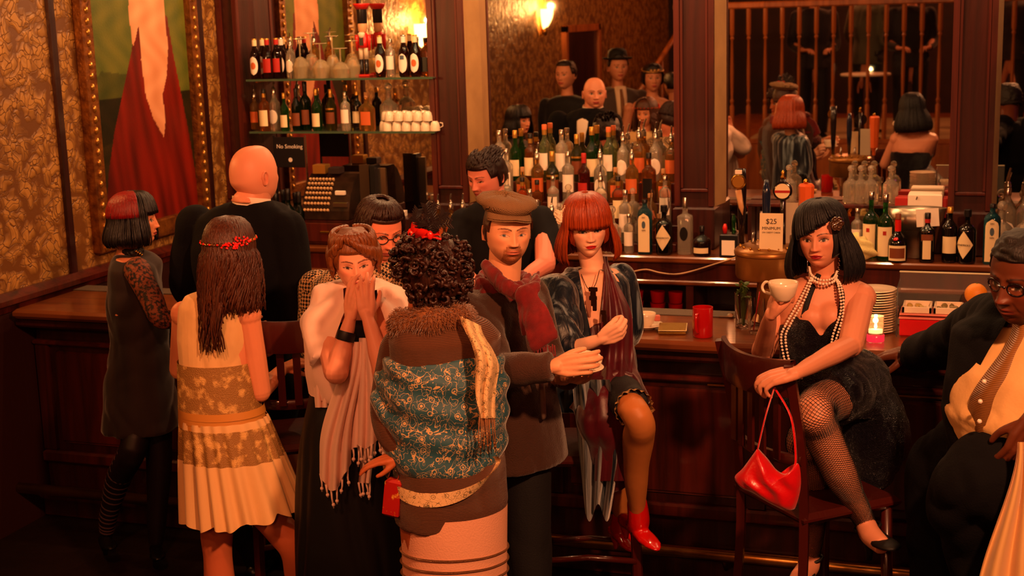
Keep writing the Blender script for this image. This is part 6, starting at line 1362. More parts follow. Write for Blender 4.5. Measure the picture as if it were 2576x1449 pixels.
body.w('body', skin_m, root, True, vcol=True); suit = mat('black_suit_wool', '07060a', .9, bump=(200, .2), spec=.2); m = MB()
torso(m, BB, [(632, 505, Y, .085, .08), (628, 520, Y, .15, .10), (624, 548, Y, .205, .125), (616, 620, Y, .225, .145), (618, 740, Y, .20, .15), (625, 860, Y, .205, .16), (630, 980, Y, .22, .17)])
limb(m, [T_(492, 565, Y), T_(470, 680, Y + .05), T_(480, 735, 5.15), T_(530, 740, 5.34)], [.082, .075, .07, .05], 16); limb(m, [T_(722, 578, Y), T_(742, 700, Y), T_(728, 820, 4.95), T_(690, 872, 4.85)], [.085, .075, .065, .05], 16); cloth(m, 'suit_jacket', suit, root, .011, 3, folds(.008, 6, 4, 8))
m = MB(); 
for dx in (-.10, .12): limb(m, [T_(628, 950, Y) + V((dx, 0, 0)), T_(628, 1200, Y) + V((dx, -.02, 0)), V((hc.x + dx, Y, .06))], [.12, .09, .06], 12)
cloth(m, 'trousers', suit, root, .014, 2)
m = MB(); shoe(m, V((hc.x - .10, Y - .08, .005)), V((hc.x - .12, Y + .17, .005)), .045, .07, 0); shoe(m, V((hc.x + .12, Y - .08, .005)), V((hc.x + .14, Y + .17, .005)), .045, .07, 0); m.w('shoes', MATS['black_leather'], root, True)
m = MB(); m.grid(lambda a, b: T_(636, 492, Y) + HB @ V(((.080 - .002 * b) * math.cos(2 * PI * a), -.008 + (.078 - .002 * b) * math.sin(2 * PI * a), -.012 - .028 + .034 * b - .016 * math.sin(2 * PI * a))), 36, 4, closeu=True); thick(m, .004).w('shirt_collar', mat('white_cotton', 'f0dcc8', .7), root, True)
m = MB(); c = T_(628, 545, Y); m.tube([c + BB @ V((0, .07, .03)), c + BB @ V((0, .115, -.03)), c + BB @ V((0, .145, -.14)), c + BB @ V((0, .15, -.26))], [.055, .06, .04, .012], 12, flat=.35, flatdir=tuple(BB.col[1])); m.w('shirt_front', MATS['white_cotton'], root, True)
# ================= woman with red and black hair, far left, in profile
Y = 5.02; hc = T_(338, 555, Y); root = person(V((T_(350, 900, Y).x, Y - .05, 0)), 'woman in profile at far left, red and black bob, lace sleeves and striped tights')
sk = 'd88860'; HB = facing(hc, 78, 2, 0); BB = facing(hc, 70); body = MB(); head(body, hc, HB, sk, sc=.90, res=.9, female=True, lips='8a2428', brow='100808', ears=True, wide=1.0)
m = MB(); limb(m, [hc + HB @ V((0, -.03, -.05)), T_(322, 620, Y), T_(325, 650, Y)], [.047, .045, .065], 14); loft(m, [ring(T_(u, v, Y), BB, rx, ry, 18) for u, v, rx, ry in ((330, 640, .09, .06), (335, 665, .15, .085), (340, 760, .15, .10), (345, 860, .12, .10))]); merge(body, remesh(m, .010, 3, (*S(sk)[:3], 1)))
arm_hand(body, sk, T_(345, 680, 4.9), T_(405, 800, 4.82), T_(455, 800, 4.9), (1, .2, .2), (0, 1, -.2), 1, r=(.042, .04, .038, .035, .033, .026, .02), curls=[(.5, .6, .4)] * 4, sc=.86)
fp = V((T_(255, 1330, 4.95).x + .02, 5.0, .10)); m = MB(); kn = T_(335, 1130, 4.88); limb(m, [T_(350, 1020, Y), kn, T_(300, 1200, 4.95), T_(275, 1290, 5.0), T_(268, 1345, 5.02)], [.085, .058, .055, .040, .03], 16); limb(m, [T_(385, 1020, Y), T_(400, 1150, Y), T_(395, 1290, Y), T_(392, 1370, Y)], [.085, .058, .045, .032], 14)
merge(body, remesh(m, .010, 2, (*S('1a1014')[:3], 1))); body.w('body', skin_m, root, True, vcol=True)
lacea = mat('black_dotted_lace', '7a3c20', .7, var=('120a0c', 70, 'noise', .06, .50)); m = MB(); limb(m, [T_(345, 680, 4.9), T_(378, 745, 4.86), T_(405, 800, 4.82), T_(445, 800, 4.88)], [.056, .050, .044, .032], 16); m.w('lace_sleeve', lacea, root, True)
m = MB(); torso(m, BB, [(326, 634, Y, .062, .056), (332, 648, Y, .12, .082), (338, 668, Y, .158, .102), (342, 760, Y, .15, .115), (350, 850, Y, .135, .12), (352, 940, Y, .155, .14), (355, 1040, Y, .175, .16), (358, 1075, Y, .18, .165)]); cloth(m, 'pinafore', mat('dark_olive_velvet', '160c0c', .8, sheen=.3, var=('2c1814', 7, 'grain')), root, .011, 3, folds(.010, 7, 7, 5))
m = MB(); m.tube([T_(330 + 26 * math.cos(a), 630 + 6 * math.sin(a), Y - .0 - .05 * math.sin(a)) for a in [2 * PI * i / 22 for i in range(22)]], .012, 8, closed=True, flat=1.3); m.w('lace_choker', mat('black_choker', '140a0a', .6, bump=(90, .8, 'voronoi')), root, True)
m = MB(); [m.ell(T_(342 + 5 * k, 632 + 3 * k, Y - .06), .005, n=6, m=4) for k in range(4)]; m.ell(T_(344, 579, Y - .075), .007, n=8, m=6); m.w('gilt_beads', brass, root, True)
m = MB()                                             # pale bands of the tights
for k in range(16):
    t = .10 + k * .055; Pq = catmull([kn, T_(300, 1200, 4.95), T_(275, 1290, 5.0), T_(268, 1345, 5.02)], 20); i = min(int(t * (len(Pq) - 2)), len(Pq) - 2); R_ = lerpl([.058, .055, .040, .03], 20)[i]; m.lathe([(R_ + .0012, -.004), (R_ + .002, 0), (R_ + .0012, .004)], Pq[i], 16, axis=(Pq[i + 1] - Pq[i]), closed=False)
m.w('tights_stripes', mat('grey_stripe', '5a4248', .8), root, True)
m = MB(); shoe(m, T_(262, 1372, 5.06), T_(282, 1385, 4.86), .036, .06, .05); shoe(m, T_(392, 1395, 5.06), T_(400, 1412, 4.86), .036, .06, .05); q = remesh(m, .008, 2); q.w('shoes', MATS['black_leather'], root, True)
redh = hairmat('red_dyed_hair', '6a0c10', '9a1a18', .35); m = MB(); cap_shell(m, hc, HB, .014, lambda th: .30 if abs(th) < .8 else -.6, .90); bob(m, hc, HB, -.105, 620, .022, .016, .030, sc=.92, seed=8, open_=.85); hr = m.w('hair', hairmat('black_bob_hair', '0a0608', '160c0e', .35), root, True)
m = MB()
for i in range(150):
    th = rn.uniform(1.2, 3.0); pts = []; s = .995
    while s > .1: pts.append(hc + HB @ (skull(th, s, .021) * .92)); s -= .12 if s < .9 else .05
    hair_strands(m, [pts], .006, .3, 4, .5)
m.w('red_streaks', redh, hr, True)
# ================= barman
Y = 6.45; hc = T_(1224, 442, Y); root = person(V((hc.x, Y, 0)), 'smiling bearded barman in black shirt behind the bar, looking down to the left')
sk = 'e8907a'; HB = facing(hc, -42, -14, 0); BB = facing(hc, -20); body = MB(); head(body, hc, HB, sk, sc=1.0, res=1.0, open_=.45, beard=.9, beardc='4a2410', brow='1a0c06', lips='b05048', wide=1.02, jaw=1.08, fold=.9, blush=.5)
m = MB(); limb(m, [hc + HB @ V((0, -.03, -.05)), T_(1240, 505, Y + .02), T_(1245, 530, Y + .02)], [.06, .06, .08], 16); merge(body, remesh(m, .008, 3, (*S(sk)[:3], 1)))
arm_hand(body, sk, T_(1370, 560, Y), T_(1372, 665, 6.25), T_(1290, 720, 6.1), (-.8, -.3, -.4), (0, 0, -1), -1, r=(.05, .05, .05, .05, .046, .034, .026), sc=.98); arm_hand(body, sk, T_(1165, 560, Y), T_(1150, 680, 6.3), T_(1220, 730, 6.1), (.8, -.3, -.4), (0, 0, -1), 1, r=(.05, .05, .05, .05, .046, .034, .026), sc=.98)
core(body, sk, T_(1245, 530, Y), T_(1262, 800, Y), [(T_(1350, 565, Y), T_(1370, 640, 6.3)), (T_(1180, 565, Y), T_(1152, 660, 6.32))], [(V((T_(1262, 800, Y).x + dx, Y, .5)), V((T_(1262, 800, Y).x + dx, Y, .08))) for dx in (-.09, .09)])
body.w('body', skin_m, root, True, vcol=True); m = MB()
torso(m, BB, [(1245, 505, Y, .09, .08), (1255, 520, Y, .16, .10), (1262, 545, Y, .215, .12), (1265, 620, Y, .21, .135), (1262, 720, Y, .18, .13), (1262, 820, Y, .19, .14), (1262, 1000, Y, .2, .15)]); limb(m, [T_(1362, 560, Y), T_(1378, 610, 6.38), T_(1378, 655, 6.3)], [.08, .072, .062], 16); limb(m, [T_(1170, 560, Y), T_(1152, 620, 6.38), T_(1150, 665, 6.32)], [.08, .07, .06], 16)
cloth(m, 'black_shirt', mat('black_shirt_cotton', '07060b', .85, spec=.3), root, .012, 3, folds(.008, 7, 4, 2)); m = MB()
for dx in (-.09, .09): limb(m, [V((T_(1262, 800, Y).x + dx, Y, .95)), V((T_(1262, 800, Y).x + dx, Y, .5)), V((T_(1262, 800, Y).x + dx, Y, .03))], [.11, .085, .06], 12)
m.w('trousers', suit, root, True)
m = MB(); cap_shell(m, hc, HB, .010, lambda th: .46 if abs(th) < 1.0 else (.05 if abs(th) < 1.5 else -.45), 1.0, bump=.05, freq=30, wide=1.03)
for i in range(260):
    th = rn.uniform(-1.1, 1.1) if i % 2 else rn.uniform(-PI, PI); s = rn.uniform(.5, .95); p = skull(th, s, .006); m.tube([hc + HB @ p, hc + HB @ (p * 1.06 + V((0, -.01, .010))), hc + HB @ (p * 1.08 + V((0, -.028, .012)))], [.006, .005, .002], 4)
m.w('hair', hairmat('black_short_hair', '100806', '2a1410', .35), root, True)
# ================= man with glasses in houndstooth jacket
Y = 4.92; hc = T_(955, 578, Y); root = person(V((hc.x, Y, 0)), 'man with glasses and houndstooth jacket looking down, behind the woman in the cream shawl')
sk = 'e88a68'; HB = facing(hc, 26, -16, 0); BB = facing(hc, 20); body = MB(); head(body, hc, HB, sk, sc=.98, res=1.0, open_=.4, beard=.8, beardc='6a3414', brow='3a1c0c', lips='a85048', wide=1.03, jaw=1.05)
m = MB(); limb(m, [hc + HB @ V((0, -.03, -.05)), T_(940, 650, Y), T_(930, 690, Y)], [.06, .06, .08], 14); merge(body, remesh(m, .008, 3, (*S(sk)[:3], 1)))
arm_hand(body, sk, T_(820, 760, Y), T_(800, 900, 4.85), T_(850, 960, 4.7), (.8, -.3, 0), (0, 0, 1), 1, upper=False); arm_hand(body, sk, T_(1040, 760, Y), T_(1060, 900, 4.85), T_(1010, 960, 4.7), (-.8, -.3, 0), (0, 0, 1), -1, upper=False)
core(body, sk, T_(930, 685, Y), T_(915, 930, Y), [(T_(812, 730, Y), T_(800, 900, 4.85), T_(850, 960, 4.7)), (T_(1025, 730, Y), T_(1060, 900, 4.85), T_(1010, 960, 4.7))], [(V((hc.x + dx, Y, .5)), V((hc.x + dx, Y, .1))) for dx in (-.10, .10)])
body.w('body', skin_m, root, True, vcol=True); hound = mat('houndstooth_wool', '1a100c', .85)
def checks(mt, sc_, c1, c2):
    nt = mt.node_tree; c = nt.nodes.new('ShaderNodeTexChecker'); c.inputs['Scale'].default_value = sc_; c.inputs['Color1'].default_value = S(c1); c.inputs['Color2'].default_value = S(c2); t = nt.nodes.new('ShaderNodeTexCoord'); mp = nt.nodes.new('ShaderNodeMapping'); mp.inputs['Rotation'].default_value = (.3, .75, .4)
    nt.links.new(t.outputs['Object'], mp.inputs[0]); nt.links.new(mp.outputs[0], c.inputs['Vector']); nt.links.new(c.outputs[0], nt.nodes['Principled BSDF'].inputs['Base Color'])
checks(hound, 95, '1a100c', 'c09a70'); m = MB()
torso(m, BB, [(930, 655, Y, .09, .08), (925, 672, Y, .16, .10), (915, 700, Y, .215, .125), (912, 800, Y, .21, .14), (915, 900, Y, .19, .14), (918, 1050, Y, .2, .15)]); limb(m, [T_(800, 725, Y), T_(790, 820, Y - .03), T_(800, 900, 4.85), T_(850, 955, 4.72)], [.078, .068, .06, .045], 16); limb(m, [T_(1030, 725, Y), T_(1050, 820, Y - .03), T_(1060, 900, 4.85), T_(1015, 955, 4.72)], [.078, .068, .06, .045], 16)
cloth(m, 'houndstooth_jacket', hound, root, .011, 3, folds(.006, 7, 4, 12)); m = MB()
for dx in (-.10, .10): limb(m, [V((hc.x + dx, Y, .95)), V((hc.x + dx, Y - .02, .5)), V((hc.x + dx, Y, .06))], [.12, .09, .06], 12)
cloth(m, 'trousers', suit, root, .014, 2); m = MB(); [shoe(m, V((hc.x + dx, Y + .08, .005)), V((hc.x + dx, Y - .17, .005)), .045, .07, 0) for dx in (-.1, .1)]; m.w('shoes', MATS['black_leather'], root, True)
m = MB(); cap_shell(m, hc, HB, .012, lambda th: .50 if abs(th) < 1.0 else (.0 if abs(th) < 1.5 else -.5), .98, bump=.05, freq=20, wide=1.03)
for i in range(300):
    th = rn.uniform(-PI, PI); pts = []; s = .99
    while s > (.52 if abs(th) < 1.0 else .05): pts.append(hc + HB @ (skull(th, s, .014 + rn.uniform(-.002, .003)) * .99)); s -= .1 if s < .9 else .045
    if len(pts) > 2: hair_strands(m, [pts], .006, .3, 4, .5)
m.w('hair', hairmat('dark_brown_hair', '1e0e08', '3a1c10', .4), root, True); m = MB()
for s_ in (-1, 1): m.tube([hc + HB @ V((s_ * .033 + .022 * math.cos(a), .100 - .012 * abs(s_ * .033 + .022 * math.cos(a)) / .05, -.002 + .017 * math.sin(a) * (1 if math.sin(a) < 0 else .9))) for a in [2 * PI * i / 24 for i in range(24)]], .0022, 6, closed=True); m.tube([hc + HB @ V((s_ * .055, .088, .006)), hc + HB @ V((s_ * .080, .05, .004)), hc + HB @ V((s_ * .082, -.01, 0))], .002, 6)
m.tube([hc + HB @ V((-.011, .104, .003)), hc + HB @ V((.011, .104, .003))], .002, 6); m.w('glasses', MATS['handle_lacquer'], root, True)
# ================= woman with dark curls and teal shawl, from behind
Y = 3.85; hc = T_(1086, 694, Y); root = person(V((T_(1120, 900, Y).x, Y, 0)), 'woman from behind with dark curls, fur-collared cardigan, teal floral shawl and pink skirt')
sk = 'a85830'; HB = facing(hc, -142, -4, 0); BB = facing(hc, -165); body = MB(); head(body, hc, HB, sk, sc=.86, res=.8, female=True)
m = MB(); limb(m, [hc + V((0, 0, -.03)), T_(1072, 745, Y), T_(1080, 800, Y)], [.052, .052, .075], 16); loft(m, [ring(T_(u, v, Y), BB, rx, ry, 18) for u, v, rx, ry in ((1090, 800, .12, .08), (1110, 850, .15, .10), (1115, 1000, .14, .10), (1130, 1200, .17, .14), (1140, 1400, .16, .14))]); merge(body, remesh(m, .010, 3, (*S(sk)[:3], 1)))
arm_hand(body, sk, T_(990, 900, Y), T_(985, 1080, 3.8), T_(1008, 1150, 3.72), (-.85, -.2, -.12), (.1, .25, -1), 1, upper=False, curls=[(.2, .3, .2), (.3, .35, .2), (.35, .4, .3), (.45, .5, .3)], r=(.03, .03, .03, .03, .03, .026, .020), sc=.76, spread=.07, thumb=(.4, .2))
arm_hand(body, sk, T_(1200, 900, Y), T_(1190, 1050, Y + .04), T_(1190, 1100, Y + .08), (-.8, .3, 0), (0, 0, 1), -1, upper=False, sc=.84)
m = MB()
core(body, sk, T_(1100, 830, Y), T_(1135, 1250, Y), [(T_(1010, 890, Y), T_(985, 1080, 3.8), T_(1008, 1150, 3.72)), (T_(1195, 890, Y), T_(1190, 1050, Y + .04), T_(1190, 1100, Y + .08))])
for du, dy in ((-.08, 0), (.08, .05)): limb(m, [V((root.location.x + du, Y + dy, .85)), V((root.location.x + du, Y + dy, .4)), V((root.location.x + du, Y + dy, .09))], [.08, .055, .035], 12)
merge(body, remesh(m, .014, 1, (*S(sk)[:3], 1))); body.w('body', skin_m, root, True, vcol=True); m = MB(); [shoe(m, V((root.location.x + dx, Y + dy - .06, .05)), V((root.location.x + dx, Y + dy + .18, .02)), .04, .05, 0) for dx, dy in ((-.08, 0), (.08, .05))]; m.w('shoes', MATS['black_leather'], root, True)
knit = mat('brown_rib_knit', '6e3e20', .85, var=('44240f', 70, 'wave', .3), bump=(70, .6, 'wave'), sheen=.3); m = MB()
torso(m, BB, [(1095, 790, Y, .10, .085), (1108, 815, Y, .15, .10), (1118, 850, Y, .175, .12), (1120, 950, Y, .165, .125), (1125, 1060, Y, .165, .13), (1132, 1180, Y, .178, .145), (1134, 1260, Y, .182, .15), (1132, 1305, Y, .175, .145)]); cloth(m, 'cardigan', knit, root, .009, 3, folds(.005, 8, 4, 14))
m = MB(); limb(m, [T_(1010, 880, Y), T_(980, 1000, 3.80), T_(985, 1080, 3.76), T_(1030, 1145, 3.73)], [.07, .06, .055, .042], 14); cloth(m, 'cardigan_sleeve', knit, root, .009, 2)
teal = mat('teal_paisley_shawl', '2a6a68', .6, sheen=.4)
def paisley(mt, k=1.0, c1='24505e', c2='c0a070'):
    nt = mt.node_tree; N = nt.nodes; L = nt.links; tc = N.new('ShaderNodeTexCoord'); cur = None
    def ns(sc_, det, dist):
        t = N.new('ShaderNodeTexNoise'); t.inputs['Scale'].default_value = sc_; t.inputs['Detail'].default_value = det; t.inputs['Distortion'].default_value = dist; L.new(tc.outputs['Object'], t.inputs['Vector']); return t.outputs[0]
    def M_(op, a, b=0.0):
        n_ = N.new('ShaderNodeMath'); n_.operation = op
        for i, x in enumerate((a, b)):
            if isinstance(x, (int, float)): n_.inputs[i].default_value = x
            else: L.new(x, n_.inputs[i])
        return n_.outputs[0]
    vine = M_('LESS_THAN', M_('ABSOLUTE', M_('SUBTRACT', ns(22 * k, 1, 1.6), .5)), .010); vine2 = M_('LESS_THAN', M_('ABSOLUTE', M_('SUBTRACT', ns(40 * k, 1, .8), .47)), .009)
    vo = N.new('ShaderNodeTexVoronoi'); vo.inputs['Scale'].default_value = 27 * k; vo.inputs['Randomness'].default_value = .8; L.new(tc.outputs['Object'], vo.inputs['Vector']); d = vo.outputs['Distance']
    fl_ = M_('LESS_THAN', d, .14); rg = M_('LESS_THAN', M_('ABSOLUTE', M_('SUBTRACT', d, .25)), .022); pat = M_('MAXIMUM', M_('MAXIMUM', vine, vine2), M_('MAXIMUM', fl_, rg))
    mx = N.new('ShaderNodeMix'); mx.data_type = 'RGBA'; L.new(pat, mx.inputs[0]); mx.inputs[6].default_value = S(c1); mx.inputs[7].default_value = S(c2); L.new(mx.outputs[2], N['Principled BSDF'].inputs['Base Color'])
paisley(teal); m = MB()
def spt(u, v): return T_(u, v, Y)
torso(m, BB, [(1112, 886, Y, .165, .125), (1116, 905, Y, .188, .145), (1120, 960, Y, .196, .155), (1122, 1040, Y, .195, .155), (1122, 1110, Y, .192, .155), (1118, 1165, Y, .17, .15), (1105, 1190, Y, .12, .13)]); limb(m, [T_(1010, 930, Y - .02), T_(990, 1020, 3.78), T_(1000, 1090, 3.76)], [.075, .072, .05], 16)
def tf(p, n):
    u, v = proj(p); t = (u - 1120) / 140; w_ = v + 70 * t * t - 22 * t; return .006 * math.sin(w_ * .085 + 1.8 * t + math.sin(u * .03)) + .004 * _ns.noise(p * 14)
q = remesh(m, .008, 3); displace(q, tf); sh2 = q.w('shawl', teal, root, True)
creamf = mat('cream_floral_lining', 'e0b880', .65); paisley(creamf, 1.2, 'e0bc88', '7a6a48'); m = MB()
def hemf(a, b):
    an = PI * (1.05 - 1.1 * a); rx, ry = .192 - .02 * b, .158; c = T_(1118, 1128 + 68 * math.sin(PI * a) ** .8 + 34 * b * math.sin(PI * a) ** .7, Y); return c + V((-math.cos(an) * rx * 1.0, -abs(math.sin(an)) * ry - .012, 0))
m.grid(hemf, 50, 6); thick(m, .003).w('shawl_hem', creamf, sh2, True); m = MB()
def endf(a, b): u = 1158 + 52 * a + 42 * smoothstep(0, .5, b) + 8 * smoothstep(.5, 1, b) + 5 * math.sin(b * 6) - 14 * a * smoothstep(.5, 1, b); v = 796 + 26 * a * (1 - b) + 256 * b; return T_(u, v, 3.70 + .10 * a * a + .012 * math.sin(a * 13 + b * 5) + .07 * max(0, .35 - b) / .35)
m.grid(endf, 18, 34); thick(m, .004).w('shawl_end', creamf, sh2, True); m = MB(); fringe(m, [endf(i / 10, .99) for i in range(11)], .10, .0022, 4); m.w('shawl_fringe', mat('bronze_fringe', '8a5a34', .7), sh2, True)
fur = mat('brown_fur', '5a3016', .8, sheen=.5, var=('8a5428', 120, 'noise')); m = MB(); furp = []
for k in range(26): a = -2.6 + 5.2 * k / 25; furp.append(T_(1088, 820, Y) + BB @ V((.098 * math.sin(a), -.085 * math.cos(a) , .030 * math.cos(a) + .012)))
m.tube(furp, [.036 + .006 * math.sin(k * 1.3) for k in range(26)], 12, flat=1.15); fc = remesh(m, .008, 2); me = _tmp(fc); hairs = MB(); rn2 = random.Random(2)
for v_ in me.vertices:
    if rn2.random() < .9:
        d = (v_.normal + V((rn2.uniform(-.6, .6), rn2.uniform(-.6, .6), rn2.uniform(-.9, .1)))).normalized(); p = v_.co; hairs.tube([p, p + d * .010, p + d * .017 + V((0, 0, -.004))], [.0014, .001, .0004], 3, cap=False)
bpy.data.meshes.remove(me); merge(fc, hairs); fc.w('fur_collar', fur, root, True)
pinks = mat('dusty_pink_wool', 'dca080', .8, bump=(180, .2)); m = MB()
def skf(a, b): an = 2 * PI * a; v = 1270 + 330 * b; c = T_(1142 + 6 * b, v, Y); w_ = 1 + .012 * math.sin(an * 9) * b; return c + BB @ V(((.170 - .008 * b) * math.cos(an) * w_, (.150 - .005 * b) * math.sin(an) * w_, 0))
m.grid(skf, 80, 26, closeu=True); sko = m.w('skirt', pinks, root, True); m = MB()
for k in range(7):
    b = .32 + .085 * k; m.tube([skf(i / 60, b + .035 * math.sin(2 * PI * i / 60 + .6)) + (skf(i / 60, b) - T_(1142, 1270 + 330 * b, Y)).normalized() * .004 for i in range(60)], .0035, 5, closed=True)
m.w('beaded_trim', mat('bronze_beads', 'b08058', .3, .5, bump=(500, 1, 'voronoi')), sko, True)
curlm = hairmat('dark_curls', '160a08', '3a1a10', .3); m = MB(); cap_shell(m, hc, HB, .022, lambda th: .45 if abs(th) < .7 else (.1 if abs(th) < 1.25 else -.62), .88, bump=.08, freq=22); rn2 = random.Random(9)
for i in range(330):
    th = rn2.uniform(-PI, PI); s = rn2.uniform(-.62 if abs(th) > 1.5 else .1, .98)
    if abs(th) < .8 and s < .5: continue
    o = rn2.uniform(.022, .040); q_ = skull(th, s, o); q_.x *= 1.12; q_.z *= .92; c = hc + HB @ (q_ * .88); ax = V((rn2.uniform(-1, 1), rn2.uniform(-1, 1), rn2.uniform(-1, 1))).normalized(); e1 = ax.orthogonal().normalized(); e2 = ax.cross(e1); R_ = rn2.uniform(.007, .013); a0 = rn2.uniform(0, 6)
    m.tube([c + (e1 * math.cos(a0 + a * .55) + e2 * math.sin(a0 + a * .55)) * R_ * (1 - .04 * a) + ax * (a * .0016) for a in range(12)], [.0034 + .0030 * math.sin(PI * min(1, (a + .6) / 12)) for a in range(12)], 5)
hr = m.w('curly_hair', curlm, root, True)
m = MB(); c = T_(1075, 606, 3.83); rb = mat('glossy_red_ribbon', 'd02018', .2, coat=.6)
def petal(c, d, w_, L_, up_=.3):
    d = V(d).normalized(); r = d.cross(V((0, -1, 0))).normalized()
    def f(a, b): t = a * 2 - 1; ww = w_ * math.sin(PI * (.08 + .88 * b)) ** .7; return c + d * L_ * b + r * ww * t + V((0, -.012 * (1 - t * t) * math.sin(PI * b) - .01 * b, 0))
    m.grid(f, 8, 10)
for d, w_, L_ in (((-.9, 0, .5), .020, .05), ((-.5, -.1, .9), .022, .055), ((.2, -.1, 1), .02, .05), ((.7, 0, .8), .018, .045), ((-.1, -.4, .6), .02, .04)): petal(c, d, w_ * 1.35, L_ * 1.3)
m.tube(catmull([T_(1040, 612, 3.83), T_(1072, 596, 3.80), T_(1110, 602, 3.81)], 6), .006, 8, flat=.5); m.ell(T_(1082, 592, 3.79), (.010, .008, .014), n=10, m=8); fc_ = thick(m, .001).w('ribbon_fascinator', rb, hr, True); m = MB()
for k, (u, v) in enumerate(((1040, 545), (1052, 528), (1072, 515), (1095, 515), (1118, 535), (1132, 562), (1060, 560), (1104, 556), (1084, 530), (1126, 545))):
    p0 = T_(1078 + (k - 4) * 3, 592, 3.82); p1 = T_(u, v, 3.80); mid = (p0 + p1) / 2 + V((.012 * (-1) ** k, -.01, .012)); sp = catmull([p0, mid, p1], 6); m.tube(sp, .0016, 4)
    for j, q in enumerate(sp[2:]):
        tt_ = (sp[min(j + 3, len(sp) - 1)] - sp[j + 1]).normalized(); sd = tt_.cross(V((0, 1, 0))).normalized()
        for s_ in (-1, 1): m.tube([q, q + sd * s_ * .016 + tt_ * .010], [.0034, .0012], 3, cap=False)
m.w('dark_feathers', mat('dark_feather', '1c1012', .35, sheen=.5), fc_)
rc = tag(empty('red_clutch', T_(990, 1250, 3.72)), 'red and gold brocade clutch hanging from the hand of the woman in the teal shawl', 'purse'); brc = mat('red_brocade', 'a01810', .4, var=('d8963c', 38, 'noise', .05, .62)); m = MB()
_r = Matrix.Translation(T_(990, 1250, 3.72)) @ Matrix.Rotation(.14, 4, 'Y'); m.box(-.026, .028, -.018, .018, -.062, .060, mtx=_r, bev=.008); m.w('pouch', brc, rc, 40); m = MB(); m.tube(catmull([T_(975, 1205, 3.72), T_(985, 1180, 3.71), T_(1003, 1192, 3.71), T_(1000, 1208, 3.72)], 5), .0022, 6); m.w('clasp', P_['silver'], rc, True)
# ================= man leaning in at the right edge
Y = 4.2; hc = T_(2588, 694, 4.05); root = person(V((T_(2560, 1000, Y).x, Y, 0)), 'man at the right edge in dark suit, brown vest and cream shirt')
sk = '5e2c16'; HB = facing(hc, -38, -10, -4); BB = facing(hc, -28); body = MB(); head(body, hc, HB, sk, sc=1.12, res=1.0, open_=.6, brow='0c0606', lips='6a2a20', wide=1.05, jaw=1.08, lipfull=1.4, nose=1.15, fold=.6, beard=.4, beardc='1a0c08')
m = MB(); limb(m, [hc + HB @ V((0, -.03, -.05)), T_(2600, 785, Y), T_(2605, 820, Y)], [.066, .064, .085], 16); merge(body, remesh(m, .008, 3, (*S(sk)[:3], 1)))
hd = T_(2296, 884, 5.20); arm_hand(body, sk, T_(2500, 780, Y), T_(2390, 862, 4.85), hd, (-1, .15, -.22), (-.15, .1, -1), 1, upper=False, curls=[(.35, .7, .4), (.35, .7, .4), (.4, .7, .4), (.4, .7, .4)], r=(.03, .03, .03, .03, .038, .034, .030), sc=1.15, spread=.07, thumb=(.5, .2))
arm_hand(body, sk, T_(2640, 980, 4.1), T_(2640, 1020, 4.0), T_(2590, 1060, 3.93), (-.35, -.1, -1), (-.4, .9, 0), -1, upper=False, curls=[(.5, .9, .5)] * 4, r=(.03, .03, .03, .03, .034, .032, .027), sc=1.0)
core(body, sk, T_(2605, 830, Y), T_(2600, 1180, Y), [(T_(2530, 830, Y), T_(2390, 862, 4.85), hd), (T_(2690, 860, Y), T_(2640, 1020, 4.0), T_(2590, 1060, 3.93))], [(T_(2375, 1175, 4.40), V((T_(2380, 1449, 4.3).x, 4.4, .10))), (T_(2500, 1200, 4.05), T_(2430, 1260, 4.06), T_(2470, 1449, 4.12), V((T_(2380, 1449, 4.3).x + .12, 4.1, .14)))])
body.w('body', skin_m, root, True, vcol=True)
dsuit = mat('dark_suit_fabric', '07060a', .9, bump=(180, .2), spec=.2); m = MB()
torso(m, BB, [(2604, 792, Y, 0.112, 0.101), (2606, 810, Y, 0.190, 0.123), (2608, 840, Y, 0.258, 0.157), (2600, 930, Y, 0.252, 0.190), (2590, 1030, Y, 0.252, 0.224), (2592, 1110, Y, 0.241, 0.213), (2600, 1180, Y, 0.235, 0.202)]); limb(m, [T_(2545, 815, Y + .06), T_(2470, 818, 4.60), T_(2390, 862, 4.93), T_(2304, 890, 5.17)], [.105, .090, .080, .072], 18); limb(m, [T_(2700, 850, Y), T_(2700, 980, 4.05), T_(2625, 1040, 3.95)], [.10, .09, .07], 16)
cloth(m, 'suit_jacket', dsuit, root, .010, 3, folds(.009, 7, 5, 17), opening=[(2556, 770), (2576, 770), (2640, 850), (2640, 1180), (2480, 1160), (2440, 1090), (2428, 1030), (2450, 950), (2500, 860)], ymax=4.2)
vest = mat('brown_satin_vest', '8a5a2c', .4, bump=(60, .3, 'wave')); shirt_m = mat('cream_dress_shirt', 'dcae70', .6, bump=(30, .25)); m = MB()
torso(m, BB, [(2604, 812, Y, 0.112, 0.101), (2608, 850, Y - .01, 0.213, 0.134), (2598, 930, Y - .02, 0.224, 0.185), (2588, 1030, Y - .02, 0.230, 0.224), (2590, 1120, Y - .01, 0.224, 0.207), (2600, 1170, Y, 0.213, 0.190)]); q = remesh(m, .010, 3); displace(q, folds(.009, 6, 9, 23)); sh_ = q.w('shirt', shirt_m, root, True); m = MB()
def vs(a, b): 
    v = 815 + 290 * b; ul = 2552 - 112 * smoothstep(0, .75, b) + 10 * smoothstep(.8, 1, b); ur = ul + 30 + 24 * smoothstep(.2, .5, b) - 30 * smoothstep(.7, 1, b); u = ul + (ur - ul) * a; return T_(u, v, 4.02 - .02 * math.sin(PI * a) + .06 * (1 - a) - .045 * math.sin(PI * b))
m.grid(vs, 12, 30); thick(m, .006).w('vest_front', vest, root, True)
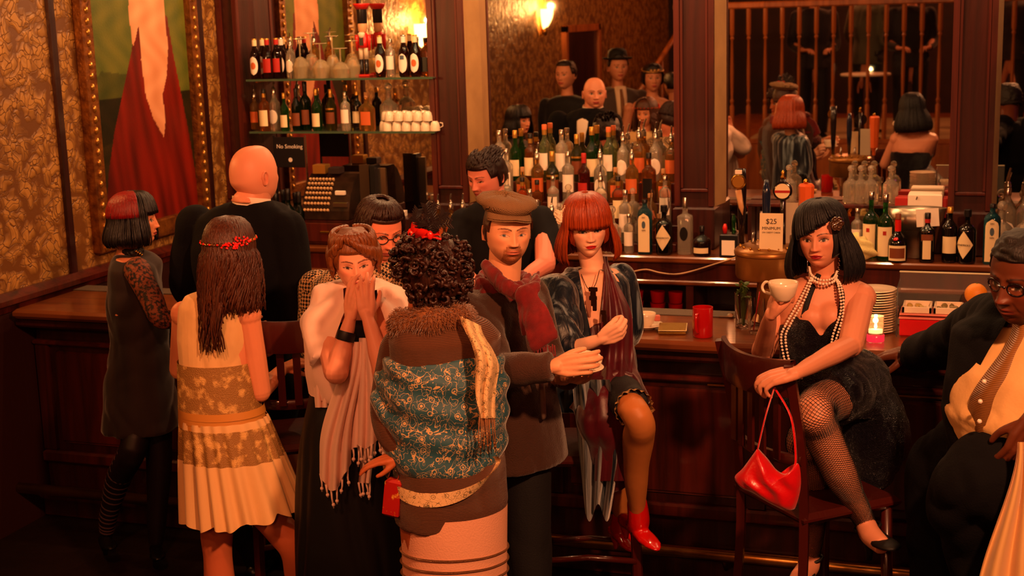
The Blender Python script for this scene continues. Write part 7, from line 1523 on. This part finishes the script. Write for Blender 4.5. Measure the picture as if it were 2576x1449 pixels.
for dx, v in ((14, 960), (4, 1010), (2, 1060)): MB().ell(T_(2462 + dx, v, 3.955), .007, n=8, m=6).w('button', pearl, root, True)
m = MB(); f1 = V((T_(2380, 1449, 4.3).x, 4.4, .06)); limb(m, [T_(2620, 1170, 4.28), T_(2500, 1150, 4.28), T_(2375, 1175, 4.40), T_(2355, 1300, 4.42), f1], [.17, .15, .115, .095, .07], 18); limb(m, [T_(2640, 1180, 4.12), T_(2500, 1200, 4.02), T_(2430, 1260, 4.05), T_(2470, 1449, 4.12), f1 + V((.12, -.3, 0))], [.16, .14, .11, .09, .07], 18); cloth(m, 'trousers', dsuit, root, .012, 3, folds(.010, 6, 5, 3))
m = MB(); shoe(m, f1 + V((0, .06, -.055)), f1 + V((-.1, -.18, -.055)), .045, .07, 0); shoe(m, f1 + V((.12, -.24, -.055)), f1 + V((.05, -.5, -.055)), .045, .07, 0); m.w('shoes', MATS['black_leather'], root, True)
m = MB(); cap_shell(m, hc, HB, .012, lambda th: .52 if abs(th) < 1.05 else (.1 if abs(th) < 1.5 else -.4), 1.05, bump=.06, freq=40, wide=1.05, nl=70, nt=36); m.w('hair', hairmat('cropped_black_hair', '0a0606', '1c100c', .6), root, True); m = MB()
for s_ in (-1, 1): m.tube([hc + HB @ (V((s_ * .034 + .023 * math.cos(a), .103 - .012 * abs(s_ * .034 + .023 * math.cos(a)) / .05, -.003 + .017 * math.sin(a))) * 1.05) for a in [2 * PI * i / 24 for i in range(24)]], .003, 6, closed=True); m.tube([hc + HB @ (V((s_ * .057, .09, .006)) * 1.05), hc + HB @ (V((s_ * .083, -.01, 0)) * 1.06)], .0025, 6)
m.tube([hc + HB @ V((-.011, .112, .003)), hc + HB @ V((.011, .112, .003))], .003, 6); m.w('glasses', MATS['handle_lacquer'], root, True)
satc = mat('cream_satin', 'e0b478', .38, sheen=.4); cs = tag(empty('satin_wrap', T_(2560, 1130, 3.86)), 'cream satin wrap hanging in folds from the hand of the man at the right edge', 'wrap'); m = MB()
def sw(a, b): v = 1112 + 480 * b; ul = 2560 - 108 * smoothstep(0, .9, b) ** .9; ur = 2600 + 170 * b; u = ul + (ur - ul) * a; return T_(u, v, 3.84 + .028 * math.sin(a * 24 + 1.5 * b) * (.25 + b) + .03 * a)
m.grid(sw, 60, 40); thick(m, .003).w('folds', satc, cs, True)
bar_chair((T_(2600, 1100, 4.2).x + .05, 4.32, 0), .5, 'dark bar chair under the man at the right edge', back=False)
# ================= people seen only in the mirrors
def simple_person(p, ang, H, label, coatc, sk='d08a68', hairc='140a08', female=False, hat=None, legs='120e14', shirt=None, lean=0, group=None, skirt=False, band=None, bare=False):
    """standing figure: p feet position, ang facing angle (0 = towards the back bar)"""
    p = V(p); r = tag(empty('person', p), label, 'person', group); F = V((math.sin(ang), math.cos(ang), 0)); B = basis(F); k = H / 1.75; O = lambda x, y, z: p + B @ V((x, y, z)) * k
    hc = O(0, .02, 1.63); body = MB(); head(body, hc, B, sk, sc=k * .98, res=.5, female=female, brow='1a0c08'); m = MB(); limb(m, [hc, O(0, 0, 1.5), O(0, 0, 1.42)], [.052, .052, .075], 12)
    if bare: loft(m, [ring(O(0, 0, z), B, rx * k, ry * k, 14) for z, rx, ry in ((1.46, .10, .06), (1.42, .17, .08), (1.30, .165, .10), (1.15, .14, .1))])
    merge(body, remesh(m, .014, 2, (*S(sk)[:3], 1))); core(body, sk, O(0, 0, 1.40), O(0, 0, .95), [(O(s_ * .19, 0, 1.37), O(s_ * .25, -.02, 1.08), O(s_ * .16, .22, 1.0)) for s_ in (-1, 1)], [(O(s_ * .1, 0, .5), O(s_ * .1, 0, .1)) for s_ in (-1, 1)])
    for s_ in (-1, 1): arm_hand(body, sk, O(s_ * .2, 0, 1.38), O(s_ * .25, -.02, 1.08), O(s_ * .16, .22, 1.0), B @ V((-s_ * .6, .8, .1)), (0, 0, -1), s_, voxel=.007, upper=bare, sc=.95 * k, curl=(.5, .6, .4), r=(.045, .042, .038, .034, .034, .03, .022), n=7)
    if skirt:
        m = MB()
        for s_ in (-1, 1): limb(m, [O(s_ * .08, 0, .8), O(s_ * .08, 0, .4), O(s_ * .08, 0, .08)], [.07, .05, .035], 10)
        merge(body, remesh(m, .018, 1, (*S(sk)[:3], 1)))
    body.w('body', skin_m, r, True, vcol=True); cm = mat('coat_' + coatc, coatc, .8, sheen=.2); m = MB()
    rows = [(1.46, .085, .07), (1.44, .15, .09), (1.39, .215, .115), (1.2, .20, .125), (1.05, .165, .12), (.9, .19, .14)] + ([(.5, .24, .2)] if skirt else [(.78, .2, .15)])
    if bare: rows = rows[3:]
    loft(m, [ring(O(0, 0, z), B, rx * k, ry * k, 16) for z, rx, ry in rows])
    if not bare:
        for s_ in (-1, 1): limb(m, [O(s_ * .2, 0, 1.38), O(s_ * .25, -.02, 1.08), O(s_ * .17, .19, 1.0)], [.07, .058, .042], 12)
    cloth(m, 'dress' if skirt else 'jacket', cm, r, .016, 2, folds(.008, 7, 4, H * 9))
    if not skirt:
        m = MB()
        for s_ in (-1, 1): limb(m, [O(s_ * .1, 0, .88), O(s_ * .11, .02, .48), O(s_ * .11, 0, .05)], [.11, .08, .055], 12)
        m.w('trousers', mat('trousers_' + legs, legs, .85), r, True)
    m = MB(); [shoe(m, O(s_ * .1, -.07, .045 if skirt else .0), O(s_ * .11, .17, 0.0), .042, .065, .04 if skirt else 0) for s_ in (-1, 1)]; m.w('shoes', MATS['black_leather'], r, True)
    m = MB(); cap_shell(m, hc, B, .014 if female else .006, (lambda th: .35 if abs(th) < 1 else -.5) if female else (lambda th: .62 if abs(th) < 1.1 else (.05 if abs(th) < 1.6 else -.35)), k * .98, bump=.07, freq=20, nl=32, nt=16, wide=1.05); m.w('hair', hairmat('hair_' + hairc, hairc), r, True)
    if hat:
        m = MB(); T = hc + B @ V((0, -.01, .065 * k)); m.lathe([(.001, .105), (.055, .10), (.085, .075), (.092, .03), (.094, 0), (.125, -.002), (.140, .012), (.142, .016), (.125, .004), (.09, .004)], T, 28, sq=1.0, closed=False); ho = m.w('bowler_hat', mat('black_felt', '0c0a0c', .7), r, True)
    if shirt:
        m = MB(); m.tube([O(0, .085, 1.47), O(0, .125, 1.38), O(0, .145, 1.25), O(0, .15, 1.1)], [.055, .055, .045, .02], 12, flat=.45, flatdir=tuple(F)); m.w('shirt_front', mat('shirt_' + shirt, shirt, .7), r, True); m = MB(); m.tube([O(0, .115, 1.45), O(0, .155, 1.36), O(0, .172, 1.25), O(0, .168, 1.15)], [.014, .018, .018, .012], 6); m.w('tie', mat('brown_tie', '7a4a24', .6), r, True)
    if band: m = MB(); m.tube([hc + B @ (skull(2 * PI * i / 24, .5 - .12 * math.cos(2 * PI * i / 24), .02) * k) for i in range(24)], .007, 6, closed=True); [m.ell(hc + B @ (skull(a, .45, .028) * k), .014, n=8, m=6) for a in (-.3, 0, .3)]; m.w('jewelled_band', mat('gold_band', band, .3, .8), r, True)
    return r
def mir(u, v, Yv): q = PY(u, v, Yv); return V((q.x, 2 * YM - Yv, q.z))
for (u, v, Yv, ang, kw) in ((1425, 150, 12.2, -.2, dict(label='dark-suited man with short hair in the mirror above the liquor bottles', coatc='0c0a10', hairc='1a0c08')),
        (1552, 104, 12.75, .5, dict(label='man in black bowler hat, grey jacket and tie seen in the mirror', coatc='4a3a34', hat=True, shirt='e8c8a8')),
        (1640, 160, 12.5, .4, dict(label='bare-shouldered woman with a jewelled headband seen in the mirror', coatc='c89070', female=True, skirt=True, band='d8a860', bare=True)),
        (1696, 180, 13.2, -2.4, dict(label='figure in black coat seen from behind at the right of the middle mirror', coatc='0c0a10'))):
    q = mir(u, v, Yv); simple_person((q.x, q.y, 0), ang, (q.z - (.10 if kw.get('hat') else 0)) / 1.0, **kw)
mz = [(-1.9, -.95, .3, '1a1418', 0), (-1.35, -1.5, 2.6, '4a4a38', 1), (-.85, -1.0, .2, '120e14', 0), (.75, -1.0, -.6, '16121a', 0), (1.45, -.9, .8, '120e14', 0), (.2, -1.9, 2.9, '1c1216', 1)]
lb = ['man in dark jacket at the left end of the mezzanine, behind the balusters', 'figure in olive jacket behind the balusters of the mezzanine', 'dark-dressed figure near the small table on the mezzanine', 'dark figure right of the middle of the mezzanine', 'dark figure at the right end of the mezzanine', 'dark figure at the back of the mezzanine']
for (x, y, a, c, o_), l in zip(mz, lb): simple_person((x, y, ZM + .012), a, 1.72 + .05 * o_, l, c, group='people on the mezzanine')
tb = tag(empty('small_table', (-1.3, -.62, ZM + .012)), 'small table under a white cloth with a candle, behind the balusters in the mirror', 'table'); MB().lathe([(.26, .70), (.27, .705), (.27, .72), (.26, .725)], n=28).build('table_top', mat('white_cloth', 'f0dcc0', .7), tb, 40); MB().lathe([(.18, 0), (.17, .02), (.03, .05), (.025, .70)], n=16).build('pedestal', wood_dark, tb, 40)
tc_ = tag(empty('table_candle', (-1.24, -.56, ZM + .012 + .7255)), 'lit candle in a glass on the small mezzanine table', 'candle'); MB().lathe([(.025, 0), (.028, .07), (.026, .07), (.024, .004)], n=16, closed=False).build('glass_cup', G['clear'], tc_, 40); MB().lathe([(.001, .03), (.02, .04), (.001, .07)], n=10, closed=False).build('flame', MATS['flame'], tc_, True)
